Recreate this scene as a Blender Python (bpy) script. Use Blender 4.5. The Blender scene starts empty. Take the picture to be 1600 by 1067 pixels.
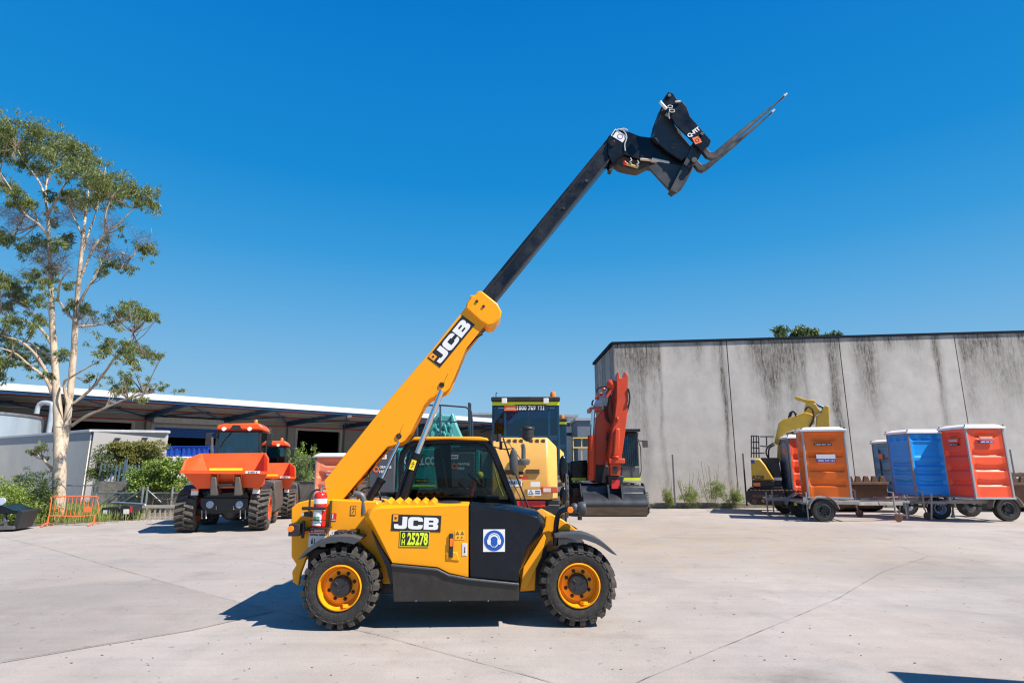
import bpy, bmesh, math, random
import numpy as np
from mathutils import Vector, Matrix
random.seed(7); rng = np.random.default_rng(7)
R = math.radians
scene = bpy.context.scene
COL = scene.collection

# ---------------------------------------------------------------- camera
PITCH = 12.0; CAMH = 1.65; FPX = 907.0
cam = bpy.data.cameras.new('camera'); cam.lens = FPX/1600*36; cam.sensor_width = 36
cam.clip_start = 0.05; cam.clip_end = 2000
camo = bpy.data.objects.new('camera', cam); COL.objects.link(camo)
camo.location = (0, 0, CAMH); camo.rotation_euler = (R(90+PITCH), 0, 0)
scene.camera = camo
# ---------------------------------------------------------------- light
SUN_EL = 50.5; SUN_AZ = 24.5      # azimuth: degrees from +X towards the camera
sdir = Vector((math.cos(R(SUN_EL))*math.cos(R(SUN_AZ)), -math.cos(R(SUN_EL))*math.sin(R(SUN_AZ)), math.sin(R(SUN_EL))))
w = bpy.data.worlds.new('World'); scene.world = w; w.use_nodes = True
nt = w.node_tree; nt.nodes.clear()
sky = nt.nodes.new('ShaderNodeTexSky'); sky.sky_type = 'NISHITA'; sky.sun_disc = False
sky.sun_elevation = R(SUN_EL); sky.sun_rotation = R(90+SUN_AZ); sky.altitude = 100; sky.air_density = 1.0
sky.dust_density = 0.3; sky.ozone_density = 3.0
geo = nt.nodes.new('ShaderNodeTexCoord'); sep = nt.nodes.new('ShaderNodeSeparateXYZ'); grad = nt.nodes.new('ShaderNodeValToRGB')
SKYK = 1/(0.15*2**0.70)
def s2l(c): return tuple((v/255/12.92 if v/255 <= .04045 else ((v/255+.055)/1.055)**2.4)*SKYK for v in c)+(1,)
stops = [(0.0, (158, 199, 224)), (.10, (140, 190, 225)), (.25, (92, 169, 223)), (.34, (54, 154, 218)), (.45, (20, 138, 212)), (.68, (0, 119, 202)), (1.0, (0, 92, 178))]
e = grad.color_ramp.elements; e[0].position = 0; e[0].color = s2l(stops[0][1]); e[1].position = 1; e[1].color = s2l(stops[-1][1])
for q, c in stops[1:-1]: k = e.new(q); k.color = s2l(c)
nt.links.new(geo.outputs['Generated'], sep.inputs[0]); nt.links.new(sep.outputs['Z'], grad.inputs[0])
hs = nt.nodes.new('ShaderNodeMix'); hs.data_type = 'RGBA'; hs.inputs[0].default_value = .985
nt.links.new(grad.outputs[0], hs.inputs[7])
bg = nt.nodes.new('ShaderNodeBackground'); bg.inputs[1].default_value = 0.15
wo = nt.nodes.new('ShaderNodeOutputWorld')
nt.links.new(sky.outputs[0], hs.inputs[6]); nt.links.new(hs.outputs[2], bg.inputs[0]); nt.links.new(bg.outputs[0], wo.inputs[0])
sun = bpy.data.lights.new('sun', 'SUN'); sun.energy = 4.9; sun.angle = R(0.5); sun.color = (1, .92, .82)
suno = bpy.data.objects.new('sun', sun); COL.objects.link(suno)
suno.rotation_euler = (-sdir).to_track_quat('-Z', 'Y').to_euler()
scene.view_settings.view_transform = 'Standard'; scene.view_settings.look = 'None'
scene.view_settings.exposure = 0.70; scene.view_settings.gamma = 1
scene.render.engine = 'CYCLES'
try:
    scene.cycles.filter_width = 1.2; scene.cycles.max_bounces = 8; scene.cycles.transparent_max_bounces = 24
except Exception: pass

# ---------------------------------------------------------------- pixel <-> place
CT, ST = math.cos(R(PITCH)), math.sin(R(PITCH))
def ray(px, py):
    dx = (px-800)/FPX; dy = (533.5-py)/FPX
    return Vector((dx, CT-dy*ST, ST+dy*CT))
def G(px, py, z=0.0):
    r = ray(px, py); t = (z-CAMH)/r.z
    return Vector((r.x*t, r.y*t, z))
def W(px, py, Y):
    r = ray(px, py); t = Y/r.y
    return Vector((r.x*t, Y, CAMH+r.z*t))
class Frame:
    """local frame of a thing: x along it, y away from the camera, z up"""
    def __init__(s, x, y, rz=0.0, z=0.0):
        s.loc = Vector((x, y, z)); s.rz = R(rz)
        s.M = Matrix.Translation(s.loc) @ Matrix.Rotation(s.rz, 4, 'Z'); s.I = s.M.inverted()
        s.o = s.I @ Vector((0, 0, CAMH)); s.R3 = s.I.to_3x3()
    def p(s, px, py, y):
        d = s.R3 @ ray(px, py); t = (y-s.o.y)/d.y
        return (s.o.x+d.x*t, s.o.z+d.z*t)
    def P(s, px, py, y):
        a = s.p(px, py, y); return Vector((a[0], y, a[1]))
    def X(s, px, py, x):
        d = s.R3 @ ray(px, py); t = (x-s.o.x)/d.x
        return Vector((x, s.o.y+d.y*t, s.o.z+d.z*t))
    def poly(s, pts, y): return [s.p(a, b, y) for a, b in pts]

# ---------------------------------------------------------------- materials
MATS = {}
def nn(t, k, **kw):
    n = t.nodes.new(k)
    for a, b in kw.items(): setattr(n, a, b)
    return n
def mat(name, col, rough=.5, metal=0, var=.12, scale=3.0, bump=0.0, bscale=40, coat=0, dirt=0, dirtcol=(.22, .18, .13), emis=None, rvar=.1, stretch=(1, 1, 1), spec=.5):
    if name in MATS: return MATS[name]
    m = bpy.data.materials.new(name); m.use_nodes = True; t = m.node_tree
    b = t.nodes['Principled BSDF']; L = t.links.new
    b.inputs['Roughness'].default_value = rough; b.inputs['Metallic'].default_value = metal
    b.inputs['Specular IOR Level'].default_value = spec
    if coat: b.inputs['Coat Weight'].default_value = coat; b.inputs['Coat Roughness'].default_value = .12
    tc = nn(t, 'ShaderNodeTexCoord'); mp = nn(t, 'ShaderNodeMapping'); mp.inputs['Scale'].default_value = stretch
    L(tc.outputs['Object'], mp.inputs[0])
    n = nn(t, 'ShaderNodeTexNoise'); n.inputs['Scale'].default_value = scale; n.inputs['Detail'].default_value = 6; n.inputs['Roughness'].default_value = .6
    L(mp.outputs[0], n.inputs['Vector'])
    cr = nn(t, 'ShaderNodeValToRGB'); e = cr.color_ramp.elements
    e[0].position = .3; e[1].position = .7
    e[0].color = tuple(c*(1-var) for c in col)+(1,); e[1].color = tuple(min(1, c*(1+var)) for c in col)+(1,)
    L(n.outputs[0], cr.inputs[0]); out = cr.outputs[0]
    if dirt:
        n2 = nn(t, 'ShaderNodeTexNoise'); n2.inputs['Scale'].default_value = scale*2.3; n2.inputs['Detail'].default_value = 9; n2.inputs['Roughness'].default_value = .7
        L(mp.outputs[0], n2.inputs['Vector'])
        r2 = nn(t, 'ShaderNodeMapRange'); r2.inputs[1].default_value = .48; r2.inputs[2].default_value = .72; r2.inputs[4].default_value = dirt
        L(n2.outputs[0], r2.inputs[0])
        mx = nn(t, 'ShaderNodeMix', data_type='RGBA'); mx.inputs[7].default_value = dirtcol+(1,)
        L(r2.outputs[0], mx.inputs[0]); L(out, mx.inputs[6]); out = mx.outputs[2]
    L(out, b.inputs['Base Color'])
    if rvar:
        r3 = nn(t, 'ShaderNodeMapRange'); r3.inputs[1].default_value = .3; r3.inputs[2].default_value = .7
        r3.inputs[3].default_value = max(0, rough-rvar); r3.inputs[4].default_value = min(1, rough+rvar)
        L(n.outputs[0], r3.inputs[0]); L(r3.outputs[0], b.inputs['Roughness'])
    if bump:
        n3 = nn(t, 'ShaderNodeTexNoise'); n3.inputs['Scale'].default_value = bscale; n3.inputs['Detail'].default_value = 5
        L(mp.outputs[0], n3.inputs['Vector'])
        bp = nn(t, 'ShaderNodeBump'); bp.inputs['Strength'].default_value = bump; bp.inputs['Distance'].default_value = .02
        L(n3.outputs[0], bp.inputs['Height']); L(bp.outputs[0], b.inputs['Normal'])
    MATS[name] = m; return m
def glass(name, tint=(.5, .6, .62), refl=.9, ior=1.5):
    m = bpy.data.materials.new(name); m.use_nodes = True; t = m.node_tree; t.nodes.clear(); L = t.links.new
    o = nn(t, 'ShaderNodeOutputMaterial'); tr = nn(t, 'ShaderNodeBsdfTransparent'); tr.inputs[0].default_value = tint+(1,)
    gl = nn(t, 'ShaderNodeBsdfGlossy'); gl.inputs['Roughness'].default_value = .02; gl.inputs[0].default_value = (refl*.72, refl*.9, refl, 1)
    lw = nn(t, 'ShaderNodeFresnel'); lw.inputs[0].default_value = ior
    mx = nn(t, 'ShaderNodeMixShader'); L(lw.outputs[0], mx.inputs[0]); L(tr.outputs[0], mx.inputs[1]); L(gl.outputs[0], mx.inputs[2]); L(mx.outputs[0], o.inputs[0])
    MATS[name] = m; return m
YEL = mat('yellow_paint', (.93, .37, .008), .34, var=.02, scale=1.5, spec=.3, rvar=.06, dirt=.05)
NAVY = mat('black_paint', (.005, .008, .014), .25, spec=.32, var=.2, scale=4, dirt=.05, dirtcol=(.08, .075, .07))
BLK = mat('black_plastic', (.018, .019, .021), .5, var=.2, scale=8, dirt=.15, dirtcol=(.1, .09, .08))
GREYP = mat('grey_plastic', (.055, .06, .068), .5, var=.15, scale=6, bump=.15, bscale=200, dirt=.15, dirtcol=(.15, .14, .12))
SKIRT = mat('skirt_steel', (.024, .021, .018), .42, var=.2, scale=3, dirt=.3, dirtcol=(.085, .07, .055), bump=.1, bscale=120)
RUB = mat('tyre_rubber', (.024, .023, .022), .78, var=.25, scale=9, dirt=.45, dirtcol=(.10, .085, .07), bump=.3, bscale=90)
RUBT = mat('tyre_tread', (.055, .047, .040), .85, var=.3, scale=12, dirt=.6, dirtcol=(.13, .11, .09), bump=.3, bscale=60)
RUB2 = mat('dusty_tyre_rubber', (.075, .067, .058), .85, var=.25, scale=5, dirt=.8, dirtcol=(.24, .20, .16), bump=.3, bscale=60)
CHR = mat('chrome', (.75, .75, .76), .12, 1, var=.05)
STL = mat('galvanised_steel', (.42, .43, .44), .42, .75, var=.2, scale=5, dirt=.2)
GRYM = mat('grey_metal', (.12, .125, .13), .45, .3, var=.15, scale=6, dirt=.2)
RUST = mat('rusty_steel', (.14, .075, .045), .75, .1, var=.35, scale=4, dirt=.5, dirtcol=(.06, .035, .03), bump=.3, bscale=30)
ORG = mat('orange_paint', (.78, .10, .018), .4, var=.06, scale=2, dirt=.12)
ORGL = mat('orange_lamp', (1.0, .22, .01), .25, var=.02)
RED = mat('red_paint', (.62, .02, .02), .3, var=.04)
WHT = mat('white_vinyl', (.80, .80, .79), .4, var=.03, scale=6)
BKV = mat('black_vinyl', (.02, .02, .022), .4, var=.05)
REDV = mat('red_vinyl', (.65, .03, .03), .4, var=.03)
BLUV = mat('blue_vinyl', (.01, .09, .42), .4, var=.03)
YLV = mat('yellow_vinyl', (.85, .72, .02), .4, var=.03)
HIV = mat('fluorescent_tape', (.70, .82, .03), .4, var=.05)
ORV = mat('orange_vinyl', (.85, .17, .05), .4, var=.03)
LAMP = mat('lamp_lens', (.75, .75, .72), .15, var=.1)
GLS = glass('cab_glass', (.60, .66, .66), .45); GLB = glass('blue_tinted_glass', (.10, .36, .52), .8, 1.9)
GLD = glass('dark_glass', (.30, .55, .62), .9, 2.0)

# ---------------------------------------------------------------- mesh builder
SPLIT = {'joint_sealant', 'downpipe', 'pivot', 'corner_post', 'bolt', 'pivot_pin', 'roof_bolt', 'lock_pin', 'cab_pillar', 'seat_belt', 'tie_down_eye', 'stiffener', 'side_teeth', 'fender_bracket', 'ram_end', 'hydraulic_hose', 'cable', 'round_badge', 'hose_clamp', 'red_pipe', 'beam', 'wiper', 'corner_stand', 'purlin', 'feed_pipe', 'handrail', 'rail', 'track_roller'}
class MB:
    def __init__(s): s.v = []; s.f = []; s.m = []; s.cur = 0
    def add(s, vs, fs):
        o = len(s.v); s.v += [tuple(q) for q in vs]
        for f in fs: s.f.append([i+o for i in f]); s.m.append(s.cur)
        return s
    def box(s, x0, x1, y0, y1, z0, z1):
        v = [(x, y, z) for z in (z0, z1) for y in (y0, y1) for x in (x0, x1)]
        return s.add(v, [(0, 2, 3, 1), (4, 5, 7, 6), (0, 1, 5, 4), (2, 6, 7, 3), (0, 4, 6, 2), (1, 3, 7, 5)])
    def obox(s, c, size, M=None):
        M = M or Matrix.Identity(3); c = Vector(c); h = [q/2 for q in size]
        v = [c+M @ Vector((x*h[0], y*h[1], z*h[2])) for z in (-1, 1) for y in (-1, 1) for x in (-1, 1)]
        return s.add(v, [(0, 2, 3, 1), (4, 5, 7, 6), (0, 1, 5, 4), (2, 6, 7, 3), (0, 4, 6, 2), (1, 3, 7, 5)])
    def beam(s, a, b, w, h, up=(0, 0, 1), w2=None, h2=None):
        a = Vector(a); b = Vector(b); d = (b-a).normalized(); up = Vector(up)
        if abs(d.dot(up)) > .98: up = Vector((0, 1, 0))
        r = d.cross(up).normalized(); u = r.cross(d); w2 = w2 or w; h2 = h2 or h; v = []
        for p, ww, hh in ((a, w, h), (b, w2, h2)):
            v += [p-r*ww/2-u*hh/2, p+r*ww/2-u*hh/2, p+r*ww/2+u*hh/2, p-r*ww/2+u*hh/2]
        return s.add(v, [(3, 2, 1, 0), (4, 5, 6, 7), (0, 1, 5, 4), (1, 2, 6, 5), (2, 3, 7, 6), (3, 0, 4, 7)])
    def prism(s, poly, a, b, axis='y', poly2=None):
        n = len(poly); poly2 = poly2 or poly
        def mk(q, t): return (q[0], t, q[1]) if axis == 'y' else ((t, q[0], q[1]) if axis == 'x' else (q[0], q[1], t))
        v = [mk(q, a) for q in poly]+[mk(q, b) for q in poly2]
        f = [list(range(n))[::-1], list(range(n, 2*n))]+[(i, (i+1) % n, n+(i+1) % n, n+i) for i in range(n)]
        return s.add(v, f)
    def tube(s, pts, r, seg=8, closed=False, r2=None):
        pts = [Vector(p) for p in pts]; n = len(pts); v = []; f = []
        t0 = (pts[1]-pts[0]).normalized(); a = t0.orthogonal().normalized()
        for i, p in enumerate(pts):
            if i == 0: t = t0
            elif i == n-1: t = (pts[i]-pts[i-1]).normalized()
            else: t = ((pts[i+1]-pts[i]).normalized()+(pts[i]-pts[i-1]).normalized()).normalized()
            a = (a-t*a.dot(t)); a = a.normalized() if a.length > 1e-6 else t.orthogonal().normalized()
            b = t.cross(a); rr = r if r2 is None else r+(r2-r)*i/(n-1)
            if isinstance(r, (list, tuple)): rr = r[i]
            for k in range(seg):
                q = 2*math.pi*k/seg; v.append(p+a*math.cos(q)*rr+b*math.sin(q)*rr)
        for i in range(n-1):
            for k in range(seg):
                k2 = (k+1) % seg; f.append((i*seg+k, i*seg+k2, (i+1)*seg+k2, (i+1)*seg+k))
        f.append(list(range(seg))[::-1]); f.append([(n-1)*seg+k for k in range(seg)])
        return s.add(v, f)
    def cyl(s, a, b, r, r2=None, seg=20): return s.tube([a, b], r, seg, r2=r if r2 is None else r2)
    def lathe(s, prof, c, axis='y', seg=40, closed=False):
        """prof: (radius, along) list"""
        v = []; f = []; n = len(prof); c = Vector(c)
        for k in range(seg):
            q = 2*math.pi*k/seg; cc, ss = math.cos(q), math.sin(q)
            for r, h in prof:
                v.append(c+(Vector((r*cc, h, r*ss)) if axis == 'y' else Vector((r*cc, r*ss, h)) if axis == 'z' else Vector((h, r*cc, r*ss))))
        for k in range(seg):
            k2 = (k+1) % seg
            for i in range(n-1+(1 if closed else 0)):
                j = (i+1) % n; f.append((k*n+i, k*n+j, k2*n+j, k2*n+i))
        if not closed:
            for i, e in ((0, 0), (n-1, 1)):
                if prof[i][0] > 1e-6: f.append([k*n+i for k in range(seg)])
        return s.add(v, f)
    def ball(s, c, r, seg=14):
        r = (r, r, r) if not isinstance(r, (tuple, list)) else r
        v = []; f = []; m = seg//2
        for i in range(m+1):
            th = math.pi*i/m
            for k in range(seg):
                q = 2*math.pi*k/seg; v.append((c[0]+r[0]*math.sin(th)*math.cos(q), c[1]+r[1]*math.sin(th)*math.sin(q), c[2]+r[2]*math.cos(th)))
        for i in range(m):
            for k in range(seg):
                k2 = (k+1) % seg; f.append((i*seg+k, (i+1)*seg+k, (i+1)*seg+k2, i*seg+k2))
        return s.add(v, f)
    def parts(s):
        par = list(range(len(s.v)))
        def fd(a):
            while par[a] != a: par[a] = par[par[a]]; a = par[a]
            return a
        for f in s.f:
            for i in f[1:]: par[fd(i)] = fd(f[0])
        g = {}
        for f, mi in zip(s.f, s.m): g.setdefault(fd(f[0]), []).append((f, mi))
        out = []
        for fs in g.values():
            m = MB(); mp = {}
            for f, mi in fs:
                for i in f:
                    if i not in mp: mp[i] = len(m.v); m.v.append(s.v[i])
                m.f.append([mp[i] for i in f]); m.m.append(mi)
            out.append(m)
        return out
    def build(s, name, ma, parent=None, bevel=0, ang=35, raw=False, segs=2):
        if name in SPLIT:
            return [q._build(name, ma, parent, bevel, ang, raw, segs) for q in s.parts()][0]
        return s._build(name, ma, parent, bevel, ang, raw, segs)
    def _build(s, name, ma, parent=None, bevel=0, ang=35, raw=False, segs=2):
        me = bpy.data.meshes.new(name)
        bm = bmesh.new(); vs = [bm.verts.new(q) for q in s.v]
        for f, mi in zip(s.f, s.m):
            try: fc = bm.faces.new([vs[i] for i in f]); fc.material_index = mi
            except Exception: pass
        if not raw:
            bmesh.ops.remove_doubles(bm, verts=bm.verts, dist=1e-5)
            bmesh.ops.dissolve_degenerate(bm, dist=1e-6, edges=bm.edges)
            bmesh.ops.recalc_face_normals(bm, faces=bm.faces)
            for f in bm.faces: f.smooth = True
            for e in bm.edges:
                e.smooth = not (len(e.link_faces) != 2 or e.calc_face_angle(9) > R(ang))
        bm.to_mesh(me); bm.free()
        for x in (ma if isinstance(ma, (list, tuple)) else [ma]): me.materials.append(x)
        o = bpy.data.objects.new(name, me); COL.objects.link(o)
        if parent is not None: o.parent = parent
        if bevel:
            b = o.modifiers.new('bevel', 'BEVEL'); b.width = bevel; b.segments = segs; b.limit_method = 'ANGLE'; b.angle_limit = R(ang); b.harden_normals = False
        return o
def thing(name, label, cat, F=None, group=None):
    o = bpy.data.objects.new(name, None); COL.objects.link(o); o.empty_display_size = .3
    if isinstance(F, Frame): o.location = F.loc; o.rotation_euler = (0, 0, F.rz)
    elif F is not None: o.location = F
    o['label'] = label; o['category'] = cat
    if group: o['group'] = group
    return o
def tag(o, label, cat, group=None):
    o['label'] = label; o['category'] = cat
    if group: o['group'] = group
    return o
def struct(o, kind='structure'): o['kind'] = kind; return o
def dup(root, loc, rz=None, label=None, group=None):
    r = root.copy(); COL.objects.link(r); r.location = loc
    if rz is not None: r.rotation_euler = (0, 0, rz)
    if label: r['label'] = label
    if group: r['group'] = group
    for ch in list(root.children):
        c = ch.copy(); COL.objects.link(c); c.parent = r
        for g in list(ch.children):
            d = g.copy(); COL.objects.link(d); d.parent = c
    return r
def flat_obj(name, data_obj, ma, parent, o, ux, uz, lift):
    """bakes a 2D curve/text into a mesh lying on the plane o + ux*x + uz*y"""
    dg = bpy.context.evaluated_depsgraph_get()
    me = bpy.data.meshes.new_from_object(data_obj.evaluated_get(dg))
    me.name = name
    o = Vector(o); ux = Vector(ux).normalized(); uz = Vector(uz).normalized(); n = ux.cross(uz)
    for v in me.vertices: v.co = o+ux*v.co.x+uz*v.co.y+n*(v.co.z+lift)
    me.materials.clear(); me.materials.append(ma)
    cd = data_obj.data; bpy.data.objects.remove(data_obj); bpy.data.curves.remove(cd)
    ob = bpy.data.objects.new(name, me); COL.objects.link(ob)
    if parent is not None: ob.parent = parent
    return ob
def text(s, h, ma, parent, o, ux=(1, 0, 0), uz=(0, 0, 1), bold=.0, lift=.002, sx=1.0, name='lettering', fit=None, sp=1.0):
    """centred text of capital height h; fit = total width"""
    c = bpy.data.curves.new('t', 'FONT'); c.body = s; c.size = h/.73; c.align_x = 'CENTER'; c.align_y = 'CENTER'; c.offset = bold*h; c.space_character = sp
    c.resolution_u = 2; c.extrude = 0.0004
    ob = bpy.data.objects.new('t', c); COL.objects.link(ob); bpy.context.view_layer.update()
    ob2 = flat_obj(name, ob, ma, parent, (0, 0, 0), (1, 0, 0), (0, 1, 0), 0)
    xs = [v.co.x for v in ob2.data.vertices]; ys = [v.co.y for v in ob2.data.vertices]
    cx, cy = (min(xs)+max(xs))/2, (min(ys)+max(ys))/2
    k = fit/(max(xs)-min(xs)) if fit else sx
    o = Vector(o); ux = Vector(ux).normalized(); uz = Vector(uz).normalized(); n = ux.cross(uz)
    for v in ob2.data.vertices: v.co = o+ux*(v.co.x-cx)*k+uz*(v.co.y-cy)+n*(v.co.z+lift)
    return ob2
def shape2d(loops, ma, parent, o, ux, uz, name='lettering', lift=.002, sx=1, sy=1):
    c = bpy.data.curves.new('c', 'CURVE'); c.dimensions = '2D'; c.fill_mode = 'BOTH'; c.extrude = .0004
    for lp in loops:
        s = c.splines.new('POLY'); s.points.add(len(lp)-1); s.use_cyclic_u = True
        for i, q in enumerate(lp): s.points[i].co = (q[0]*sx, q[1]*sy, 0, 1)
    ob = bpy.data.objects.new('c', c); COL.objects.link(ob); bpy.context.view_layer.update()
    return flat_obj(name, ob, ma, parent, o, ux, uz, lift)
def circ(cx, cy, r, n=28, a0=0, a1=360, ry=None):
    ry = ry or r
    return [(cx+r*math.cos(R(a0+(a1-a0)*i/n)), cy+ry*math.sin(R(a0+(a1-a0)*i/n))) for i in range(n+(0 if a1-a0 == 360 else 1))]
def plate(c, ux, uz, w, h, ma, parent, name='sticker', lift=.002, t=.002):
    """thin rectangular plate; front faces ux x uz"""
    c = Vector(c); ux = Vector(ux).normalized(); uz = Vector(uz).normalized(); n = ux.cross(uz)
    m = MB(); v = []
    for k in (lift-t, lift):
        for a, b in ((-1, -1), (1, -1), (1, 1), (-1, 1)): v.append(c+ux*a*w/2+uz*b*h/2+n*k)
    m.add(v, [(3, 2, 1, 0), (4, 5, 6, 7), (0, 1, 5, 4), (1, 2, 6, 5), (2, 3, 7, 6), (3, 0, 4, 7)])
    return m.build(name, ma, parent)
# ================================================================= GROUND
def concrete_ground(name, dark=1.0):
    m = bpy.data.materials.new(name); m.use_nodes = True; t = m.node_tree; L = t.links.new; b = t.nodes['Principled BSDF']
    b.inputs['Roughness'].default_value = .85; b.inputs['Specular IOR Level'].default_value = .3
    tc = nn(t, 'ShaderNodeTexCoord')
    def noise(sc, det=6, ro=.6, st=(1, 1, 1), rz=0):
        mp = nn(t, 'ShaderNodeMapping'); mp.inputs['Scale'].default_value = st; mp.inputs['Rotation'].default_value = (0, 0, rz)
        L(tc.outputs['Object'], mp.inputs[0])
        n = nn(t, 'ShaderNodeTexNoise'); n.inputs['Scale'].default_value = sc; n.inputs['Detail'].default_value = det; n.inputs['Roughness'].default_value = ro
        L(mp.outputs[0], n.inputs['Vector']); return n.outputs[0]
    def rng_(x, a, b_, c, d):
        r = nn(t, 'ShaderNodeMapRange'); r.inputs[1].default_value = a; r.inputs[2].default_value = b_; r.inputs[3].default_value = c; r.inputs[4].default_value = d
        L(x, r.inputs[0]); return r.outputs[0]
    def mul(a, c):
        x = nn(t, 'ShaderNodeMath', operation='MULTIPLY'); L(a, x.inputs[0]); L(c, x.inputs[1]); return x.outputs[0]
    big = noise(.35, 5, .55); mid = noise(1.6, 8, .65); fine = noise(45, 6, .75); streak = noise(1.0, 6, .7, (.35, 5, 1), .25); st2 = noise(1.2, 6, .7, (.25, 6, 1), -.5)
    f = mul(rng_(big, .3, .7, .86, 1.06), rng_(mid, .3, .7, .88, 1.06))
    f = mul(f, rng_(fine, .25, .75, .84, 1.12)); f = mul(f, rng_(streak, .35, .62, .965, 1.01)); f = mul(f, rng_(st2, .4, .62, .96, 1.01))
    dots = noise(9, 3, .5); f = mul(f, rng_(dots, .66, .72, 1, .72))
    vm = nn(t, 'ShaderNodeVectorMath', operation='SCALE'); 
    cr = nn(t, 'ShaderNodeMix', data_type='RGBA'); cr.inputs[6].default_value = (.418*dark, .368*dark, .328*dark, 1); cr.inputs[7].default_value = (.408*dark, .376*dark, .347*dark, 1)
    L(rng_(noise(.6, 5), .35, .65, 0, 1), cr.inputs[0]); colr = cr.outputs[2]
    grit = noise(140, 4, .8); f = mul(f, rng_(grit, .3, .7, .86, 1.1)); blot = noise(.9, 9, .72); f = mul(f, rng_(blot, .52, .72, 1.0, .80))
    def zone(cx, cy, rx, ry, col, k, nz):
        nonlocal colr
        mp = nn(t, 'ShaderNodeMapping'); mp.inputs['Location'].default_value = (-cx/rx, -cy/ry, 0); mp.inputs['Scale'].default_value = (1/rx, 1/ry, 1); L(tc.outputs['Object'], mp.inputs[0])
        ln = nn(t, 'ShaderNodeVectorMath', operation='LENGTH'); L(mp.outputs[0], ln.inputs[0]); r = rng_(ln.outputs['Value'], .35, 1.1, k, 0)
        r = mul(r, rng_(nz, .38, .62, .15, 1)); mm = nn(t, 'ShaderNodeMix', data_type='RGBA'); mm.inputs[7].default_value = col; L(r, mm.inputs[0]); L(colr, mm.inputs[6]); colr = mm.outputs[2]
    zone(4.5, 14, 6.5, 5.5, (.37, .29, .20, 1), .75, mid); zone(6.5, 6.0, 2.6, 2.4, (.27, .25, .235, 1), .6, st2); zone(7.5, 9.5, 3.5, 1.2, (.26, .245, .23, 1), .6, streak); zone(-6, 10, 4, 3, (.27, .245, .22, 1), .5, mid)
    zone(2.2, 5.0, .5, .3, (.2, .18, .16, 1), .8, blot); zone(-3, 4.6, 1.2, .5, (.26, .24, .22, 1), .5, blot)
    L(colr, vm.inputs[0]); L(f, vm.inputs[3]); L(vm.outputs[0], b.inputs['Base Color'])
    bp = nn(t, 'ShaderNodeBump'); bp.inputs['Strength'].default_value = .35; bp.inputs['Distance'].default_value = .01
    L(fine, bp.inputs['Height']); L(bp.outputs[0], b.inputs['Normal']); return m
CONC = concrete_ground('yard_concrete'); CONC2 = concrete_ground('older_concrete', .82)
DIRT = mat('soil', (.17, .13, .09), .95, var=.3, scale=3, bump=.5, bscale=15)
m = MB(); m.box(-400, 400, -60, 600, -1, -.03); struct(m.build('ground', DIRT))
m = MB(); m.box(-60, 60, -30, 62, -.3, 0); struct(m.build('concrete_yard', CONC))
def sheet(pts, z, name, ma):
    m = MB(); m.add([(G(a, b).x, G(a, b).y, z) for a, b in pts], [list(range(len(pts)))]); return struct(m.build(name, ma))
sheet([(-300, 950), (0, 924), (150, 911), (246, 906), (345, 934), (430, 955), (300, 985), (150, 1010), (0, 1036), (-300, 1070)], .004, 'concrete_patch', CONC2)
CRK = mat('joint_dirt', (.22, .19, .16), .95, var=.5, scale=3)
def crack(pts, wd, jit=.004, name='pavement_joint', z=.008, step=.12):
    P_ = [G(a, b) for a, b in pts]; line = []
    for a, b in zip(P_[:-1], P_[1:]):
        n = max(1, int((b-a).length/step)); line += [a.lerp(b, i/n) for i in range(n)]
    line.append(P_[-1]); m = MB(); v = []; f = []
    off = 0
    for i, p in enumerate(line):
        d = (line[min(i+1, len(line)-1)]-line[max(i-1, 0)]).normalized(); n = Vector((-d.y, d.x, 0))
        off = off*.8+random.uniform(-jit, jit)*.5; ww = wd*.62*random.choice((.4, .8, 1.0, 1.2, 1.6, .6))
        q = p+n*off; v += [(q.x+n.x*ww/2, q.y+n.y*ww/2, z), (q.x-n.x*ww/2, q.y-n.y*ww/2, z)]
        if i: f.append((2*i-2, 2*i-1, 2*i+1, 2*i))
    m.add(v, f); return struct(m.build(name, CRK))
crack([(-60, 826), (0, 838), (80, 858), (245, 906), (340, 932), (520, 976), (590, 992), (840, 1060), (1000, 1110)], .011)
crack([(120, 836), (300, 862), (380, 872), (455, 884)], .009, .03)
crack([(1452, 869), (1380, 893), (1310, 935), (1180, 990), (1010, 1060), (960, 1085)], .008)
crack([(990, 898), (1130, 915), (1310, 935), (1440, 950), (1700, 975)], .006)
crack([(1300, 834), (1400, 852), (1452, 869), (1520, 872)], .008, .01)
crack([(-100, 1046), (0, 1034), (150, 1009), (300, 984), (430, 955)], .007, .01)
crack([(-100, 932), (0, 923), (150, 910), (246, 905)], .010, .01)
crack([(990, 850), (1120, 846), (1300, 834)], .008, .03)
PEB = mat('pebble', (.14, .11, .09), .9, var=.3)
m = MB()
for i in range(260):
    px = random.uniform(-50, 1650); py = 815+245*random.random()**1.4; g = G(px, py); r = random.uniform(.003, .008)
    m.ball((g.x, g.y, r*.5), (r*random.uniform(.8, 2), r, r*.6), 6)
struct(m.build('grit', PEB), 'stuff')

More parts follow.
